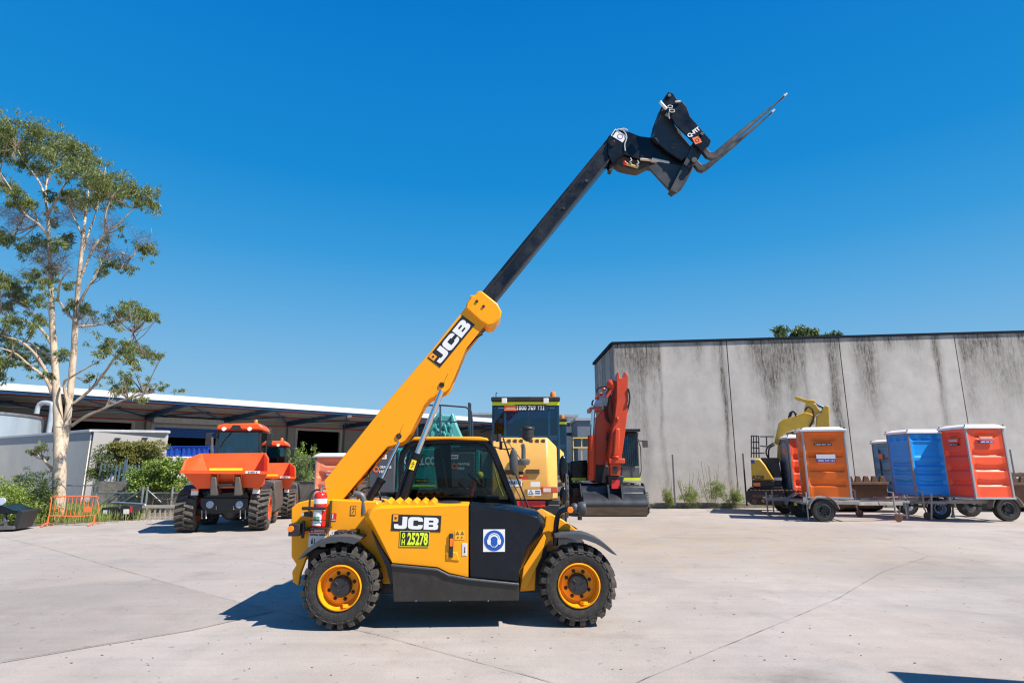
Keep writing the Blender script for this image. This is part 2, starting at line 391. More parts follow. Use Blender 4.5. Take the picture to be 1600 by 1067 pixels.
# ================================================================= WAREHOUSE ON THE RIGHT (concrete panels)
def wall_mat():
    m = bpy.data.materials.new('stained_concrete_wall'); m.use_nodes = True; t = m.node_tree; L = t.links.new; b = t.nodes['Principled BSDF']
    b.inputs['Roughness'].default_value = .9; b.inputs['Specular IOR Level'].default_value = .25
    at = nn(t, 'ShaderNodeAttribute'); at.attribute_name = 'stain'
    tc = nn(t, 'ShaderNodeTexCoord'); mp = nn(t, 'ShaderNodeMapping'); mp.inputs['Scale'].default_value = (5, 5, .55); L(tc.outputs['Object'], mp.inputs[0])
    n1 = nn(t, 'ShaderNodeTexNoise'); n1.inputs['Scale'].default_value = 1.6; n1.inputs['Detail'].default_value = 8; n1.inputs['Roughness'].default_value = .7; L(mp.outputs[0], n1.inputs['Vector'])
    n2 = nn(t, 'ShaderNodeTexNoise'); n2.inputs['Scale'].default_value = 1.3; n2.inputs['Detail'].default_value = 9; n2.inputs['Roughness'].default_value = .65; L(tc.outputs['Object'], n2.inputs['Vector'])
    r1 = nn(t, 'ShaderNodeMapRange'); r1.inputs[1].default_value = .3; r1.inputs[2].default_value = .7; r1.inputs[3].default_value = .45; r1.inputs[4].default_value = 1.1; L(n1.outputs[0], r1.inputs[0])
    mu = nn(t, 'ShaderNodeMath', operation='MULTIPLY'); L(at.outputs['Fac'], mu.inputs[0]); L(r1.outputs[0], mu.inputs[1])
    mu.use_clamp = True
    n9 = nn(t, 'ShaderNodeTexNoise'); n9.inputs['Scale'].default_value = 9; n9.inputs['Detail'].default_value = 8; n9.inputs['Roughness'].default_value = .75; mp9 = nn(t, 'ShaderNodeMapping'); mp9.inputs['Scale'].default_value = (1.6, 1.6, .35); L(tc.outputs['Object'], mp9.inputs[0]); L(mp9.outputs[0], n9.inputs['Vector'])
    r9 = nn(t, 'ShaderNodeMapRange'); r9.inputs[1].default_value = .35; r9.inputs[2].default_value = .62; r9.inputs[3].default_value = .4; r9.inputs[4].default_value = 1.25; L(n9.outputs[0], r9.inputs[0]); mu2 = nn(t, 'ShaderNodeMath', operation='MULTIPLY'); mu2.use_clamp = True; L(mu.outputs[0], mu2.inputs[0]); L(r9.outputs[0], mu2.inputs[1])
    cr = nn(t, 'ShaderNodeValToRGB'); e = cr.color_ramp.elements; e[0].position = .3; e[1].position = .7
    e[0].color = (.43, .40, .37, 1); e[1].color = (.55, .52, .485, 1); L(n2.outputs[0], cr.inputs[0])
    n4 = nn(t, 'ShaderNodeTexNoise'); n4.inputs['Scale'].default_value = 3.1; n4.inputs['Detail'].default_value = 10; n4.inputs['Roughness'].default_value = .75; L(tc.outputs['Object'], n4.inputs['Vector'])
    r4 = nn(t, 'ShaderNodeMapRange'); r4.inputs[1].default_value = .6; r4.inputs[2].default_value = .75; r4.inputs[4].default_value = .35; L(n4.outputs[0], r4.inputs[0])
    mx0 = nn(t, 'ShaderNodeMix', data_type='RGBA'); mx0.inputs[7].default_value = (.3, .28, .26, 1); L(r4.outputs[0], mx0.inputs[0]); L(cr.outputs[0], mx0.inputs[6])
    mx = nn(t, 'ShaderNodeMix', data_type='RGBA'); mx.inputs[7].default_value = (.075, .068, .052, 1)
    L(mu2.outputs[0], mx.inputs[0]); L(mx0.outputs[2], mx.inputs[6]); L(mx.outputs[2], b.inputs['Base Color'])
    bp = nn(t, 'ShaderNodeBump'); bp.inputs['Strength'].default_value = .25; bp.inputs['Distance'].default_value = .02; L(n4.outputs[0], bp.inputs['Height']); L(bp.outputs[0], b.inputs['Normal'])
    return m
WALLM = wall_mat()
c0 = W(958, 538, 24.5); WH = c0.z
WF = Frame(c0.x, c0.y, 1.0)
wh = thing('warehouse', 'tall stained concrete panel warehouse with a dark metal capping filling the right background', 'building', WF)
tops = [958, 1135, 1310, 1490]
def wx(px, py): return WF.p(px, py, 0)[0]
joints = [0.0]+[wx(p, q) for p, q in ((1135, 533), (1310, 527), (1490, 522))]
joints += [joints[-1]+5.2, joints[-1]+10.4]
TS = (WF.p(1600, 520, 0)[1]-WH)/WF.p(1600, 520, 0)[0]   # the parapet climbs to the right
# streaks: (px at the top, half width px, length px, strength)
STR = [(990, 14, 230, .75), (1003, 6, 330, .5), (1018, 9, 130, .8), (1028, 3, 420, .6), (1060, 14, 60, .35), (1090, 12, 70, .3), (1125, 3.2, 330, 1.0), (1116, 9, 60, .5), (1128, 7, 400, .25), (970, 8, 320, .4), (958, 5, 200, .5),
       (1150, 8, 60, .4), (1172, 12, 90, .4), (1192, 12, 250, .75), (1206, 9, 170, .7), (1232, 16, 230, .6), (1250, 5, 320, .45), (1222, 30, 120, .4), (1275, 12, 90, .4), (1293, 6, 290, 1.0), (1301, 8, 180, .7), (1297, 3, 420, .5),
       (1340, 12, 150, .65), (1358, 14, 130, .75), (1352, 5, 220, .4), (1385, 8, 60, .3), (1330, 12, 50, .3), (1456, 4.0, 190, 1.0), (1461, 5, 330, .35), (1400, 30, 25, .3), (1430, 14, 70, .25),
       (1500, 9, 160, .8), (1512, 10, 120, .65), (1530, 14, 90, .7), (1556, 14, 140, .6), (1575, 9, 160, .5), (1594, 12, 120, .7), (1620, 14, 180, .6), (1545, 30, 180, .3), (1655, 12, 200, .6), (1700, 20, 180, .5)]
SX = [(WF.p(a, 530-(a-958)*.028, 0)[0], b*.028, c*.029, d*1.25) for a, b, c, d in STR]
def stain(x, z):
    d = WH+TS*x-z; s = .42*np.exp(-d/.5)*(.6+.5*np.sin(x*2.1)+.4*np.sin(x*5.3+1))
    for cx, hw, ln, st in SX:
        wob = .08*np.sin(z*1.7+cx*3)+.03*np.sin(z*5.1+cx)
        s = s+st*np.exp(-((x-cx-wob*(d/WH))/(hw*(1+.25*np.sin(d*1.3+cx))))**2)*np.clip(1.05-d/ln, 0, 1)**1.25
    s = s+.08*np.exp(-z/.4)
    return np.clip(s, 0, 1)
def panel(x0, x1, h, y0=0.0, th=.2, side=False, pr=None, name='wall_panel'):
    nx, nz = max(2, int((x1-x0)/.05)), int(h/.08)
    xs = np.linspace(x0, x1, nx); zs = np.linspace(0, h, nz); X, Z = np.meshgrid(xs, zs)
    if not side: Z = Z*(1+TS*X/h)
    v = [(x, y0, z) for x, z in zip(X.ravel(), Z.ravel())] if not side else [(y0, x, z) for x, z in zip(X.ravel(), Z.ravel())]
    f = [(j*nx+i, j*nx+i+1, (j+1)*nx+i+1, (j+1)*nx+i) for j in range(nz-1) for i in range(nx-1)]
    if side: f = [q[::-1] for q in f]
    base = len(v)
    cs = [(x0, y0+th, 0), (x1, y0+th, 0), (x1, y0+th, h+TS*x1), (x0, y0+th, h+TS*x0)] if not side else [(y0+th, x0, 0), (y0+th, x1, 0), (y0+th, x1, h), (y0+th, x0, h)]
    v += cs; c = [0, nx-1, nz*nx-1, (nz-1)*nx]
    f += [(c[0], c[3], base+3, base), (c[1], base+1, base+2, c[2]), (c[2], base+2, base+3, c[3]), (base+3, base+2, base+1, base)]
    me = bpy.data.meshes.new(name); me.from_pydata(v, [], f); a = me.attributes.new('stain', 'FLOAT', 'POINT')
    s = stain(X.ravel(), Z.ravel()) if not side else np.clip(.9*np.exp(-(h-Z.ravel())/4.5)*(.75+.3*np.sin(X.ravel()*3)+.25*np.sin(X.ravel()*9))+.2, 0, 1)
    a.data.foreach_set('value', np.concatenate([s, np.zeros(4)]).astype(np.float32))
    me.materials.append(WALLM); o = bpy.data.objects.new(name, me); COL.objects.link(o); o.parent = pr; return o
for a, b in zip(joints[:-1], joints[1:]): panel(a+.02, b-.02, WH, pr=wh)
panel(.22, 5.3, WH-.02, y0=.02, side=True, pr=wh, name='side_wall')
m = MB()
for j in joints[1:-1]: m.box(j-.018, j+.018, .04, .15, 0, WH-.02)
m.build('joint_sealant', BKV, wh)
m = MB(); m.prism([(-.08, WH), (joints[-1], WH+TS*joints[-1]), (joints[-1], WH+TS*joints[-1]+.10), (-.08, WH+.10)], -.07, .3); m.box(-.08, .3, .3, 5.3, WH, WH+.13); m.box(.2, joints[-1], .301, 5.2, WH-.6, WH-.5)
m.build('roof_capping', mat('capping_paint', (.008, .016, .028), .8, spec=.1), wh, bevel=.01)
# kerb at the foot of the wall
KM = mat('mossy_kerb_concrete', (.20, .18, .14), .95, var=.3, scale=4, dirt=.5, dirtcol=(.07, .065, .04), bump=.4, bscale=25)
kx0 = WF.p(1012, 790, -.9)[0]
m = MB(); m.box(kx0, joints[-1], -1.05, -.9, -.01, .2); m.box(kx0-.25, kx0, -1.05, 0, -.01, .2); o = m.build('kerb', KM, bevel=.02); o.location = WF.loc; o.rotation_euler = (0, 0, WF.rz); o.location.z = 0; struct(o)
m = MB(); m.box(kx0, joints[-1], -.9, -.01, -.01, .15); o = m.build('verge_soil', DIRT); o.location = WF.loc; o.location.z = 0; o.rotation_euler = (0, 0, WF.rz); struct(o)
for ob in wh.children: pass
wh.location.z = 0

# ================================================================= LEAVES / TREES
def leafmat(name, c1, c2, tr=.35):
    m = bpy.data.materials.new(name); m.use_nodes = True; t = m.node_tree; t.nodes.clear(); L = t.links.new
    o = nn(t, 'ShaderNodeOutputMaterial'); g = nn(t, 'ShaderNodeNewGeometry'); cr = nn(t, 'ShaderNodeValToRGB')
    cr.color_ramp.elements[0].color = c1+(1,); cr.color_ramp.elements[1].color = c2+(1,); L(g.outputs['Random Per Island'], cr.inputs[0])
    d = nn(t, 'ShaderNodeBsdfPrincipled'); d.inputs['Roughness'].default_value = .5; L(cr.outputs[0], d.inputs['Base Color'])
    tl = nn(t, 'ShaderNodeBsdfTranslucent'); L(cr.outputs[0], tl.inputs[0]); mx = nn(t, 'ShaderNodeMixShader'); mx.inputs[0].default_value = tr
    L(d.outputs[0], mx.inputs[1]); L(tl.outputs[0], mx.inputs[2]); L(mx.outputs[0], o.inputs[0]); return m
LEU = leafmat('gum_leaf', (.05, .085, .022), (.29, .33, .085)); LBU = leafmat('bush_leaf', (.12, .20, .035), (.36, .46, .09)); LDK = leafmat('dark_shrub_leaf', (.05, .085, .025), (.16, .21, .06))
LTW = leafmat('dry_twig', (.10, .075, .06), (.2, .16, .14), .1); LGR = leafmat('weed_leaf', (.16, .24, .05), (.40, .46, .14)); LHD = leafmat('hedge_leaf', (.16, .17, .04), (.36, .34, .10))
def leaves(name, clumps, n, ln, wd, ma, parent, droop=.5, shell=.35, twig=0):
    """clumps: (centre, (rx,ry,rz)); n leaves in all, spread by volume; each leaf a small bent blade"""
    vol = np.array([c[1][0]*c[1][2] for c in clumps]); cnt = np.maximum(8, (n*vol/vol.sum()).astype(int)); V = []
    for (c, r), k in zip(clumps, cnt):
        d = rng.normal(size=(k, 3)); d /= np.linalg.norm(d, axis=1)[:, None]; rad = rng.random(k)**shell
        # sub-tufts give an uneven outline
        nt_ = max(3, int(k/30)); td = rng.normal(size=(nt_, 3)); td /= np.linalg.norm(td, axis=1)[:, None]; tr = rng.random(nt_)**.4
        ti = rng.integers(0, nt_, k); p = td[ti]*tr[ti][:, None]*.95+d*rad[:, None]*.30
        p = np.array(c)+p*np.array(r)
        a = rng.normal(size=(k, 3)); a[:, 2] -= droop*1.6; a /= np.linalg.norm(a, axis=1)[:, None]
        b = np.cross(a, rng.normal(size=(k, 3))); b /= np.linalg.norm(b, axis=1)[:, None]
        s = rng.uniform(.6, 1.25, k)[:, None]
        V.append(np.stack([p, p+a*ln*s*.5+b*wd*s*.5, p+a*ln*s, p+a*ln*s*.5-b*wd*s*.5], 1))
    V = np.concatenate(V).reshape(-1, 3); nf = len(V)//4
    me = bpy.data.meshes.new(name); me.vertices.add(len(V)); me.vertices.foreach_set('co', V.ravel().astype(np.float32))
    me.loops.add(nf*4); me.loops.foreach_set('vertex_index', np.arange(nf*4, dtype=np.int32)); me.polygons.add(nf)
    me.polygons.foreach_set('loop_start', np.arange(0, nf*4, 4, dtype=np.int32)); me.update(calc_edges=True); me.validate()
    me.materials.append(ma); o = bpy.data.objects.new(name, me); COL.objects.link(o)
    if parent is not None: o.parent = parent
    return o
def smooth_line(pts, k=4):
    out = []; n = len(pts)
    for i in range(n-1):
        p0 = pts[max(0, i-1)]; p1 = pts[i]; p2 = pts[i+1]; p3 = pts[min(n-1, i+2)]
        for j in range(k):
            t = j/k; out.append(.5*((2*p1)+(-p0+p2)*t+(2*p0-5*p1+4*p2-p3)*t*t+(-p0+3*p1-3*p2+p3)*t**3))
    out.append(pts[-1]); return out
# ---- gum tree
TY = 18.0; base = G(84, 816); TF = Frame(base.x, TY, 0)
tree = thing('gum_tree', 'tall gum tree with forked pale trunks and airy drooping foliage at the left edge', 'tree', TF)
BARK = mat('gum_bark', (.54, .44, .33), .85, var=.22, scale=2.2, dirt=.85, dirtcol=(.17, .13, .10), bump=.4, bscale=12, stretch=(2.5, 2.5, .8))
TWG = mat('dark_bark', (.20, .155, .12), .9, var=.3, scale=4)
def limb(m, pts, w0, w1, seg=10, k=4):
    P_ = smooth_line([TF.P(a, b, c) for a, b, c in pts], k); n = len(P_)
    rs = [w0+(w1-w0)*i/(n-1) for i in range(n)] if not isinstance(w0, list) else [w0[min(len(w0)-1, i//k)]+(w0[min(len(w0)-1, i//k+1)]-w0[min(len(w0)-1, i//k)])*(i % k)/k for i in range(n)]
    rs = [r*(1+random.uniform(-.07, .07)) for r in rs]
    m.tube(P_, rs, seg)
m = MB()
limb(m, [(86, 825, 0), (91, 790, 0), (93, 740, 0), (93, 700, 0), (90, 640, 0), (87, 590, 0), (84, 540, 0), (81, 500, -.1), (80, 450, -.1), (77, 390, -.2), (75, 340, -.2)], [.20, .18, .175, .165, .12, .10, .09, .08, .07, .055, .045], 0, 14)
limb(m, [(96, 715, .05), (101, 690, .1), (107, 640, .2), (112, 590, .3), (116, 540, .3), (118, 500, .3), (122, 450, .3), (127, 400, .4), (130, 370, .4), (134, 330, .5)], [.10, .10, .10, .095, .09, .08, .07, .06, .05, .04], 0, 12)
m.build('trunk', BARK, tree)
m = MB()
LB = [[(81, 615, 0), (70, 590, -.3), (45, 570, -.6), (20, 550, -1), (-20, 540, -1.2)], [(82, 600, 0), (60, 560, -.4), (35, 535, -.8), (5, 525, -1.2)],
      [(83, 515, 0), (65, 500, .5), (40, 480, .8), (20, 465, 1)], [(77, 372, -.2), (60, 350, -.5), (40, 335, -.8), (20, 300, -1), (0, 270, -1.2)],
      [(75, 340, -.2), (68, 300, -.2), (55, 275, 0), (40, 255, 0), (25, 230, 0)], [(75, 335, -.2), (90, 310, -.4), (100, 290, -.4), (118, 265, -.3), (130, 245, 0)],
      [(112, 665, .2), (135, 650, 0), (165, 637, -.5), (200, 622, -.8), (225, 615, -1)], [(115, 630, .2), (140, 610, .2), (165, 580, 0), (180, 558, -.2), (195, 545, -.3), (208, 520, -.3)],
      [(108, 640, .2), (100, 600, 0), (110, 590, -.3), (135, 575, -.5), (165, 558, -.6)], [(120, 480, .3), (140, 445, .2), (155, 420, .2), (165, 400, .2), (190, 395, .1)],
      [(124, 440, .3), (145, 390, .5), (165, 365, .6), (185, 350, .6), (210, 325, .6), (220, 318, .6)], [(165, 365, .6), (165, 335, .4), (175, 310, .3), (190, 290, .2)],
      [(128, 395, .4), (140, 360, .6), (146, 345, .7), (150, 330, .7)], [(118, 500, .3), (105, 490, 0), (90, 470, -.2), (70, 480, -.4)], [(130, 370, .4), (115, 340, .6), (105, 320, .8)],
      [(190, 395, .1), (205, 402, 0), (215, 390, 0), (225, 382, -.1)], [(85, 560, 0), (60, 545, .5), (40, 535, .9), (15, 560, 1.2)], [(90, 470, -.2), (95, 440, -.6), (110, 420, -.8)],
      [(118, 510, .3), (150, 508, .7), (170, 505, .8)], [(132, 345, .5), (138, 300, .8), (135, 270, .9), (128, 240, 1)], [(150, 330, .7), (160, 290, 1), (165, 260, 1)], [(75, 340, -.2), (72, 290, .6), (85, 250, 1), (90, 220, 1)], [(82, 540, 0), (60, 510, -.3), (30, 500, -.5), (0, 490, -.6)], [(83, 735, 0), (68, 718, -.3), (58, 710, -.4)]]
CLQ = []
for q in LB: CLQ += q
for q in LB: limb(m, q, .052 if q[0][1] > 480 else .042, .013, 6)
m.build('branches', BARK, tree)
CL = [(15, 200, 22, 14), (45, 205, 26, 14), (75, 215, 26, 16), (100, 228, 26, 16), (25, 225, 26, 14), (55, 235, 28, 12), (120, 235, 22, 16), (140, 250, 20, 16), (125, 262, 22, 16), (150, 280, 24, 14), (170, 285, 22, 14), (195, 290, 24, 14), (165, 305, 24, 12), (190, 310, 22, 10), (210, 300, 16, 14), (232, 305, 16, 12), (240, 318, 12, 10), (222, 318, 14, 8), (0, 215, 24, 22), (5, 240, 18, 12),
      (85, 245, 24, 10), (60, 262, 18, 10), (30, 250, 18, 9), (20, 300, 20, 10), (35, 320, 18, 10), (5, 365, 22, 12), (10, 290, 18, 10), (100, 268, 18, 10), (75, 265, 12, 8), (110, 300, 15, 11), (120, 315, 16, 9), (140, 312, 16, 9), (45, 318, 16, 10), (60, 375, 22, 9), (45, 385, 18, 10), (85, 345, 12, 9), (15, 375, 18, 10), (95, 380, 12, 10), (107, 373, 12, 14), (165, 375, 12, 6), (190, 355, 8, 5), (75, 305, 16, 8), (150, 310, 12, 8), (135, 285, 14, 9), (160, 300, 16, 9),
      (172, 410, 14, 9), (190, 418, 16, 8), (160, 425, 12, 6), (222, 385, 14, 9), (235, 392, 10, 8), (15, 445, 18, 11), (35, 455, 16, 10), (55, 470, 16, 9), (25, 500, 20, 10), (10, 480, 16, 10), (65, 500, 14, 9), (45, 515, 14, 8), (70, 440, 14, 9), (50, 430, 14, 9), (110, 445, 12, 7), (125, 480, 14, 10), (140, 488, 12, 7), (105, 475, 10, 10), (80, 420, 12, 10),
      (15, 540, 20, 10), (30, 555, 16, 9), (8, 565, 16, 12), (60, 545, 20, 9), (70, 560, 14, 8), (95, 550, 12, 9), (5, 520, 16, 10), (45, 570, 14, 6), (0, 585, 12, 8), (75, 585, 12, 5), (25, 465, 16, 10), (0, 440, 12, 14),
      (205, 478, 20, 9), (225, 488, 22, 8), (190, 490, 18, 8), (240, 495, 14, 7), (212, 495, 18, 7), (180, 503, 10, 7), (172, 535, 16, 10), (195, 540, 20, 9), (215, 545, 18, 8), (165, 548, 12, 8), (235, 552, 18, 7), (248, 556, 10, 5), (205, 560, 16, 8), (212, 572, 10, 6), (200, 590, 14, 8), (185, 605, 16, 7), (205, 608, 16, 6), (235, 602, 12, 7), (248, 606, 8, 5), (215, 620, 10, 5), (148, 585, 12, 4), (135, 592, 8, 4), (60, 700, 12, 7), (50, 706, 8, 5)]
m = MB()
for a, b, rx, rz in CL:
    near = sorted(CLQ+[(84, y_, 0) for y_ in range(350, 620, 30)]+[(120, y_, .3) for y_ in range(350, 620, 30)], key=lambda q: (q[0]-a)**2+(q[1]-b-8)**2)[:2]
    for q in near:
        for k in range(2):
            e_ = (a+random.uniform(-.7, .7)*rx, b+random.uniform(-.6, .4)*rz, q[2]+random.uniform(-.5, .5)); md = ((q[0]+e_[0])/2+random.uniform(-4, 4), (q[1]+e_[1])/2+random.uniform(0, 5), (q[2]+e_[2])/2)
            limb(m, [q, md, e_], .018, .006, 4, 3)
struct(m.build('twig', TWG, tree), 'stuff')
cl = []
for a, b, rx, rz in CL:
    yy = random.uniform(-1.6, 1.6); s = (TY+yy)/907
    cl.append((TF.P(a, b, yy), (rx*s*.9, max(rx, rz)*s*.9, rz*s*1.2)))
n0 = len(cl); cl += [(c[0]+Vector((random.gauss(0, .16), random.gauss(0, .3), random.gauss(0, .12))), tuple(q*.6 for q in c[1])) for c in cl for _ in (0, 1)]
cl2 = [(c[0]+Vector((random.uniform(-.5, .5), random.uniform(-2.5, 2.5), random.uniform(-.3, .3))), c[1]) for c in cl if c[0].z > 7.5]
leaves('crown', cl[:n0], 50000, .125, .022, LEU, tree, .9, .5)
leaves('outer_foliage', [(c+Vector((random.gauss(0, .12), random.gauss(0, .3), random.gauss(0, .1)-.05)), tuple(q*1.45 for q in r)) for c, r in cl[:n0]], 26000, .125, .020, LEU, tree, 1.1, .8)
tw = [(TF.P(a, b, random.uniform(-.8, .8)), (q*.02, .4, q*.016)) for a, b, q in ((185, 405, 28), (165, 400, 20), (225, 380, 24), (70, 400, 26), (90, 420, 22), (30, 340, 30), (95, 400, 24), (15, 470, 24), (60, 430, 24), (140, 505, 20), (10, 340, 26), (150, 390, 20), (100, 345, 26), (120, 330, 26), (50, 345, 20), (180, 345, 18), (160, 360, 18))]
leaves('dead_twigs', tw, 5200, .34, .009, LTW, tree, -.2)
# ---- trees beyond the warehouse
BK = mat('brown_bark', (.12, .09, .06), .9, var=.3)
def far_tree(px, py, w, Y, label, h=None):
    c = W(px, py, Y); t = thing('tree', label, 'tree', (c.x, Y, 0), 'trees showing over the warehouse roof')
    m = MB(); m.tube([(0, 0, 0), (.2, 0, c.z*.5), (0, 0, c.z)], .3, 8, r2=.1); m.tube([(0, 0, c.z*.6), (1.2, .3, c.z*.95)], .12, 6); m.tube([(0, 0, c.z*.6), (-1.3, -.3, c.z*.95)], .12, 6); m.build('trunk', BK, t)
    s = Y/907; q = []
    for i in range(9): q.append(((random.uniform(-w/2, w/2)*s*.8, random.uniform(-1, 1), c.z+random.uniform(-14, 3)*s), (w*s*.2, 1.0, 10*s)))
    leaves('crown', q, 5000, .26, .12, LDK, t, .2)
far_tree(1236, 522, 72, 44, 'rounded green treetop rising over the warehouse capping, the wider of two')
far_tree(1290, 527, 34, 46, 'small green treetop rising over the warehouse capping, the narrower of two')
# ================================================================= TELEHANDLER
a0 = G(530, 986); a1 = G(904, 981)
HF = Frame(a0.x, a0.y, math.degrees(math.atan2(a1.y-a0.y, a1.x-a0.x)))
tele = thing('telehandler', 'yellow telehandler with its telescopic boom raised high over the yard, the largest machine', 'telehandler', HF)
p = HF.p; P = HF.P
EX, EZ = (1, 0, 0), (0, 0, 1)
ax0 = P(530, 919, .0); ax1 = P(905, 914, .0)
WR = (ax0.z+ax1.z)/2; WWD = .31
def wheel(parent, x, yf, r, w, out=-1, col=None, lug=21, rub=RUB):
    """wheel with its outer face at yf; out=-1 faces the camera"""
    ri = r*.545; s = -out; Y = lambda d: yf+s*d
    m = MB()
    pr = [(ri*.98, Y(.035)), (ri*1.03, Y(.012)), (ri*1.12, Y(.004)), (ri*1.35, Y(-.006)), (r*.81, Y(.002)), (r*.825, Y(-.008)), (r*.845, Y(-.004)), (r*.85, Y(.02)), (r*.86, Y(.09)), (r*.86, Y(w-.09)), (r*.88, Y(w-.02)), (r*.8, Y(w)), (ri*1.1, Y(w)), (ri*.98, Y(w-.03))]
    k_ = 1.0 if lug else 1.13
    m.lathe([(a*k_ if a > r*.8 else a, b) for a, b in pr], (x, 0, r), 'y', 56, closed=True)
    c = Vector((x, 0, r))
    if not lug: pr2 = 1
    for i in range(lug):
        for side in (0, 1):
            q = 2*math.pi*(i+.5*side)/lug
            def pt(rad, ang, yy): return c+Vector((math.cos(ang)*rad, yy, math.sin(ang)*rad))
            ya, yb = (Y(-.010), Y(w*.54)) if side == 0 else (Y(w), Y(w*.46))
            m.cur = 1; dq = 2*math.pi/lug; hw = dq*.25; sk = dq*.42*(1 if s > 0 else -1)
            v = []
            for (rr, k) in ((r*.83, 1.25), (r*1.0, .88)):
                v += [pt(rr-(.012 if rr > r*.9 else .02), q-hw*k, ya+(s if side == 0 else -s)*(.0 if rr < r*.9 else .022)), pt(rr-(.012 if rr > r*.9 else .02), q+hw*k, ya+(s if side == 0 else -s)*(.0 if rr < r*.9 else .022)), pt(rr, q+hw*k*.8+sk, yb), pt(rr, q-hw*k*.8+sk, yb)]
            m.add(v, [(0, 1, 2, 3), (7, 6, 5, 4), (0, 4, 5, 1), (1, 5, 6, 2), (2, 6, 7, 3), (3, 7, 4, 0)])
    wh_ = thing('wheel', '', 'x', (0, 0, 0)); del wh_['label'], wh_['category']; wh_.parent = parent
    m.cur = 0; m.build('tyre', [rub, RUBT if rub is RUB else rub], wh_, ang=28)
    col = col or YEL
    m = MB()
    m.lathe([(ri*1.0, Y(.0)), (ri*1.0, Y(.04)), (ri*.93, Y(.045)), (ri*.90, Y(.10)), (ri*.86, Y(.13)), (ri*.80, Y(.135)), (ri*.76, Y(.115)), (ri*.4, Y(.115)), (ri*.4, Y(.2)), (ri*.9, Y(w-.02)), (ri*1.0, Y(w-.02)), (ri*.96, Y(.03)), (ri*.95, Y(-.004))], (x, 0, r), 'y', 48, closed=True)
    m.beam((x+.04, Y(.1), r-ri*.84), (x+.07, Y(.03), r-ri*.80), .05, .03); m.build('rim', col, wh_, ang=30)
    m = MB(); m.lathe([(0.0, Y(.04)), (ri*.40, Y(.04)), (ri*.47, Y(.055)), (ri*.49, Y(.12)), (ri*.3, Y(.2)), (0, Y(.2))], (x, 0, r), 'y', 32)
    for i in range(8):
        q = 2*math.pi*(i+.4)/8; cx, cz = x+math.cos(q)*ri*.60, r+math.sin(q)*ri*.60
        m.cyl((cx, Y(.085), cz), (cx, Y(.12), cz), ri*.055, seg=6); m.cyl((cx, Y(.105), cz), (cx, Y(.118), cz), ri*.085, seg=12)
    for q in (.6, 2.4, 4.1): m.obox((x+math.cos(q)*ri*.25, Y(.036), r+math.sin(q)*ri*.25), (.05, .01, .016), Matrix.Rotation(-q, 3, 'Y'))
    m.build('hub', BLK, wh_, bevel=.003)
    return wh_
wheel(tele, ax0.x, 0.0, WR, WWD); wheel(tele, ax1.x, 0.0, WR, WWD)
wheel(tele, ax0.x, 1.84, WR, WWD, out=1); wheel(tele, ax1.x, 1.84, WR, WWD, out=1)
def PR(m, pts, y0, y1, y=None): return m.prism(HF.poly(pts, y0 if y is None else y), y0, y1)
# chassis, rear end
m = MB()
RO = [(455, 793), (466, 785), (482, 781), (512, 780), (588, 783), (600, 800), (606, 850), (613, 880), (614, 912), (598, 912), (586, 872), (563, 848), (528, 838), (497, 848), (480, 868), (470, 895), (466, 915), (457, 909), (456, 893), (463, 882), (455, 870)]
PR(m, RO, .30, .36)
PR(m, [(457, 795), (467, 786), (512, 782), (588, 785), (600, 830), (560, 842), (528, 838), (497, 848), (470, 880), (457, 870)], .362, 1.55, .33)
o = m.build('chassis', YEL, tele, bevel=.012)
m = MB()
xr, zr = p(457, 880, .3); xf, zf = p(835, 905, .3)
m.box(ax0.x+.35, ax1.x-.35, .55, 1.3, .32, .62); m.box(ax0.x-.45, ax0.x+.5, .4, 1.44, .5, .75); m.box(ax1.x-.5, ax1.x+.2, .4, 1.44, .5, .70)
m.cyl((ax0.x, .2, WR), (ax0.x, 1.64, WR), .10); m.cyl((ax1.x, .2, WR), (ax1.x, 1.64, WR), .10)
m.ball((ax0.x, .92, WR), (.2, .22, .2)); m.ball((ax1.x, .92, WR), (.2, .22, .2)); m.box(ax0.x+.3, ax1.x-.3, .35, .9, .28, .8); m.box(ax0.x+.42, ax1.x-.42, .95, 1.75, .30, .95)
m.build('underframe', BLK, tele, bevel=.01)
# front end
m = MB()
FO = [(812, 924), (813, 890), (838, 845), (851, 822), (853, 806), (862, 803), (880, 812), (903, 829), (905, 834), (880, 838), (858, 845), (845, 862), (838, 885), (836, 922)]
PR(m, FO, .26, .32)
PR(m, [(838, 848), (853, 810), (862, 806), (880, 815), (901, 831), (880, 838), (862, 846)], .322, 1.5, .3)
m.build('front_chassis', YEL, tele, bevel=.01)
m = MB()  # opposite fender and axle plate seen beyond
FA = [(870, 822), (893, 821), (903, 826), (896, 828)]
PR(m, FA, 1.55, 1.84); m.build('fender', GREYP, tele)
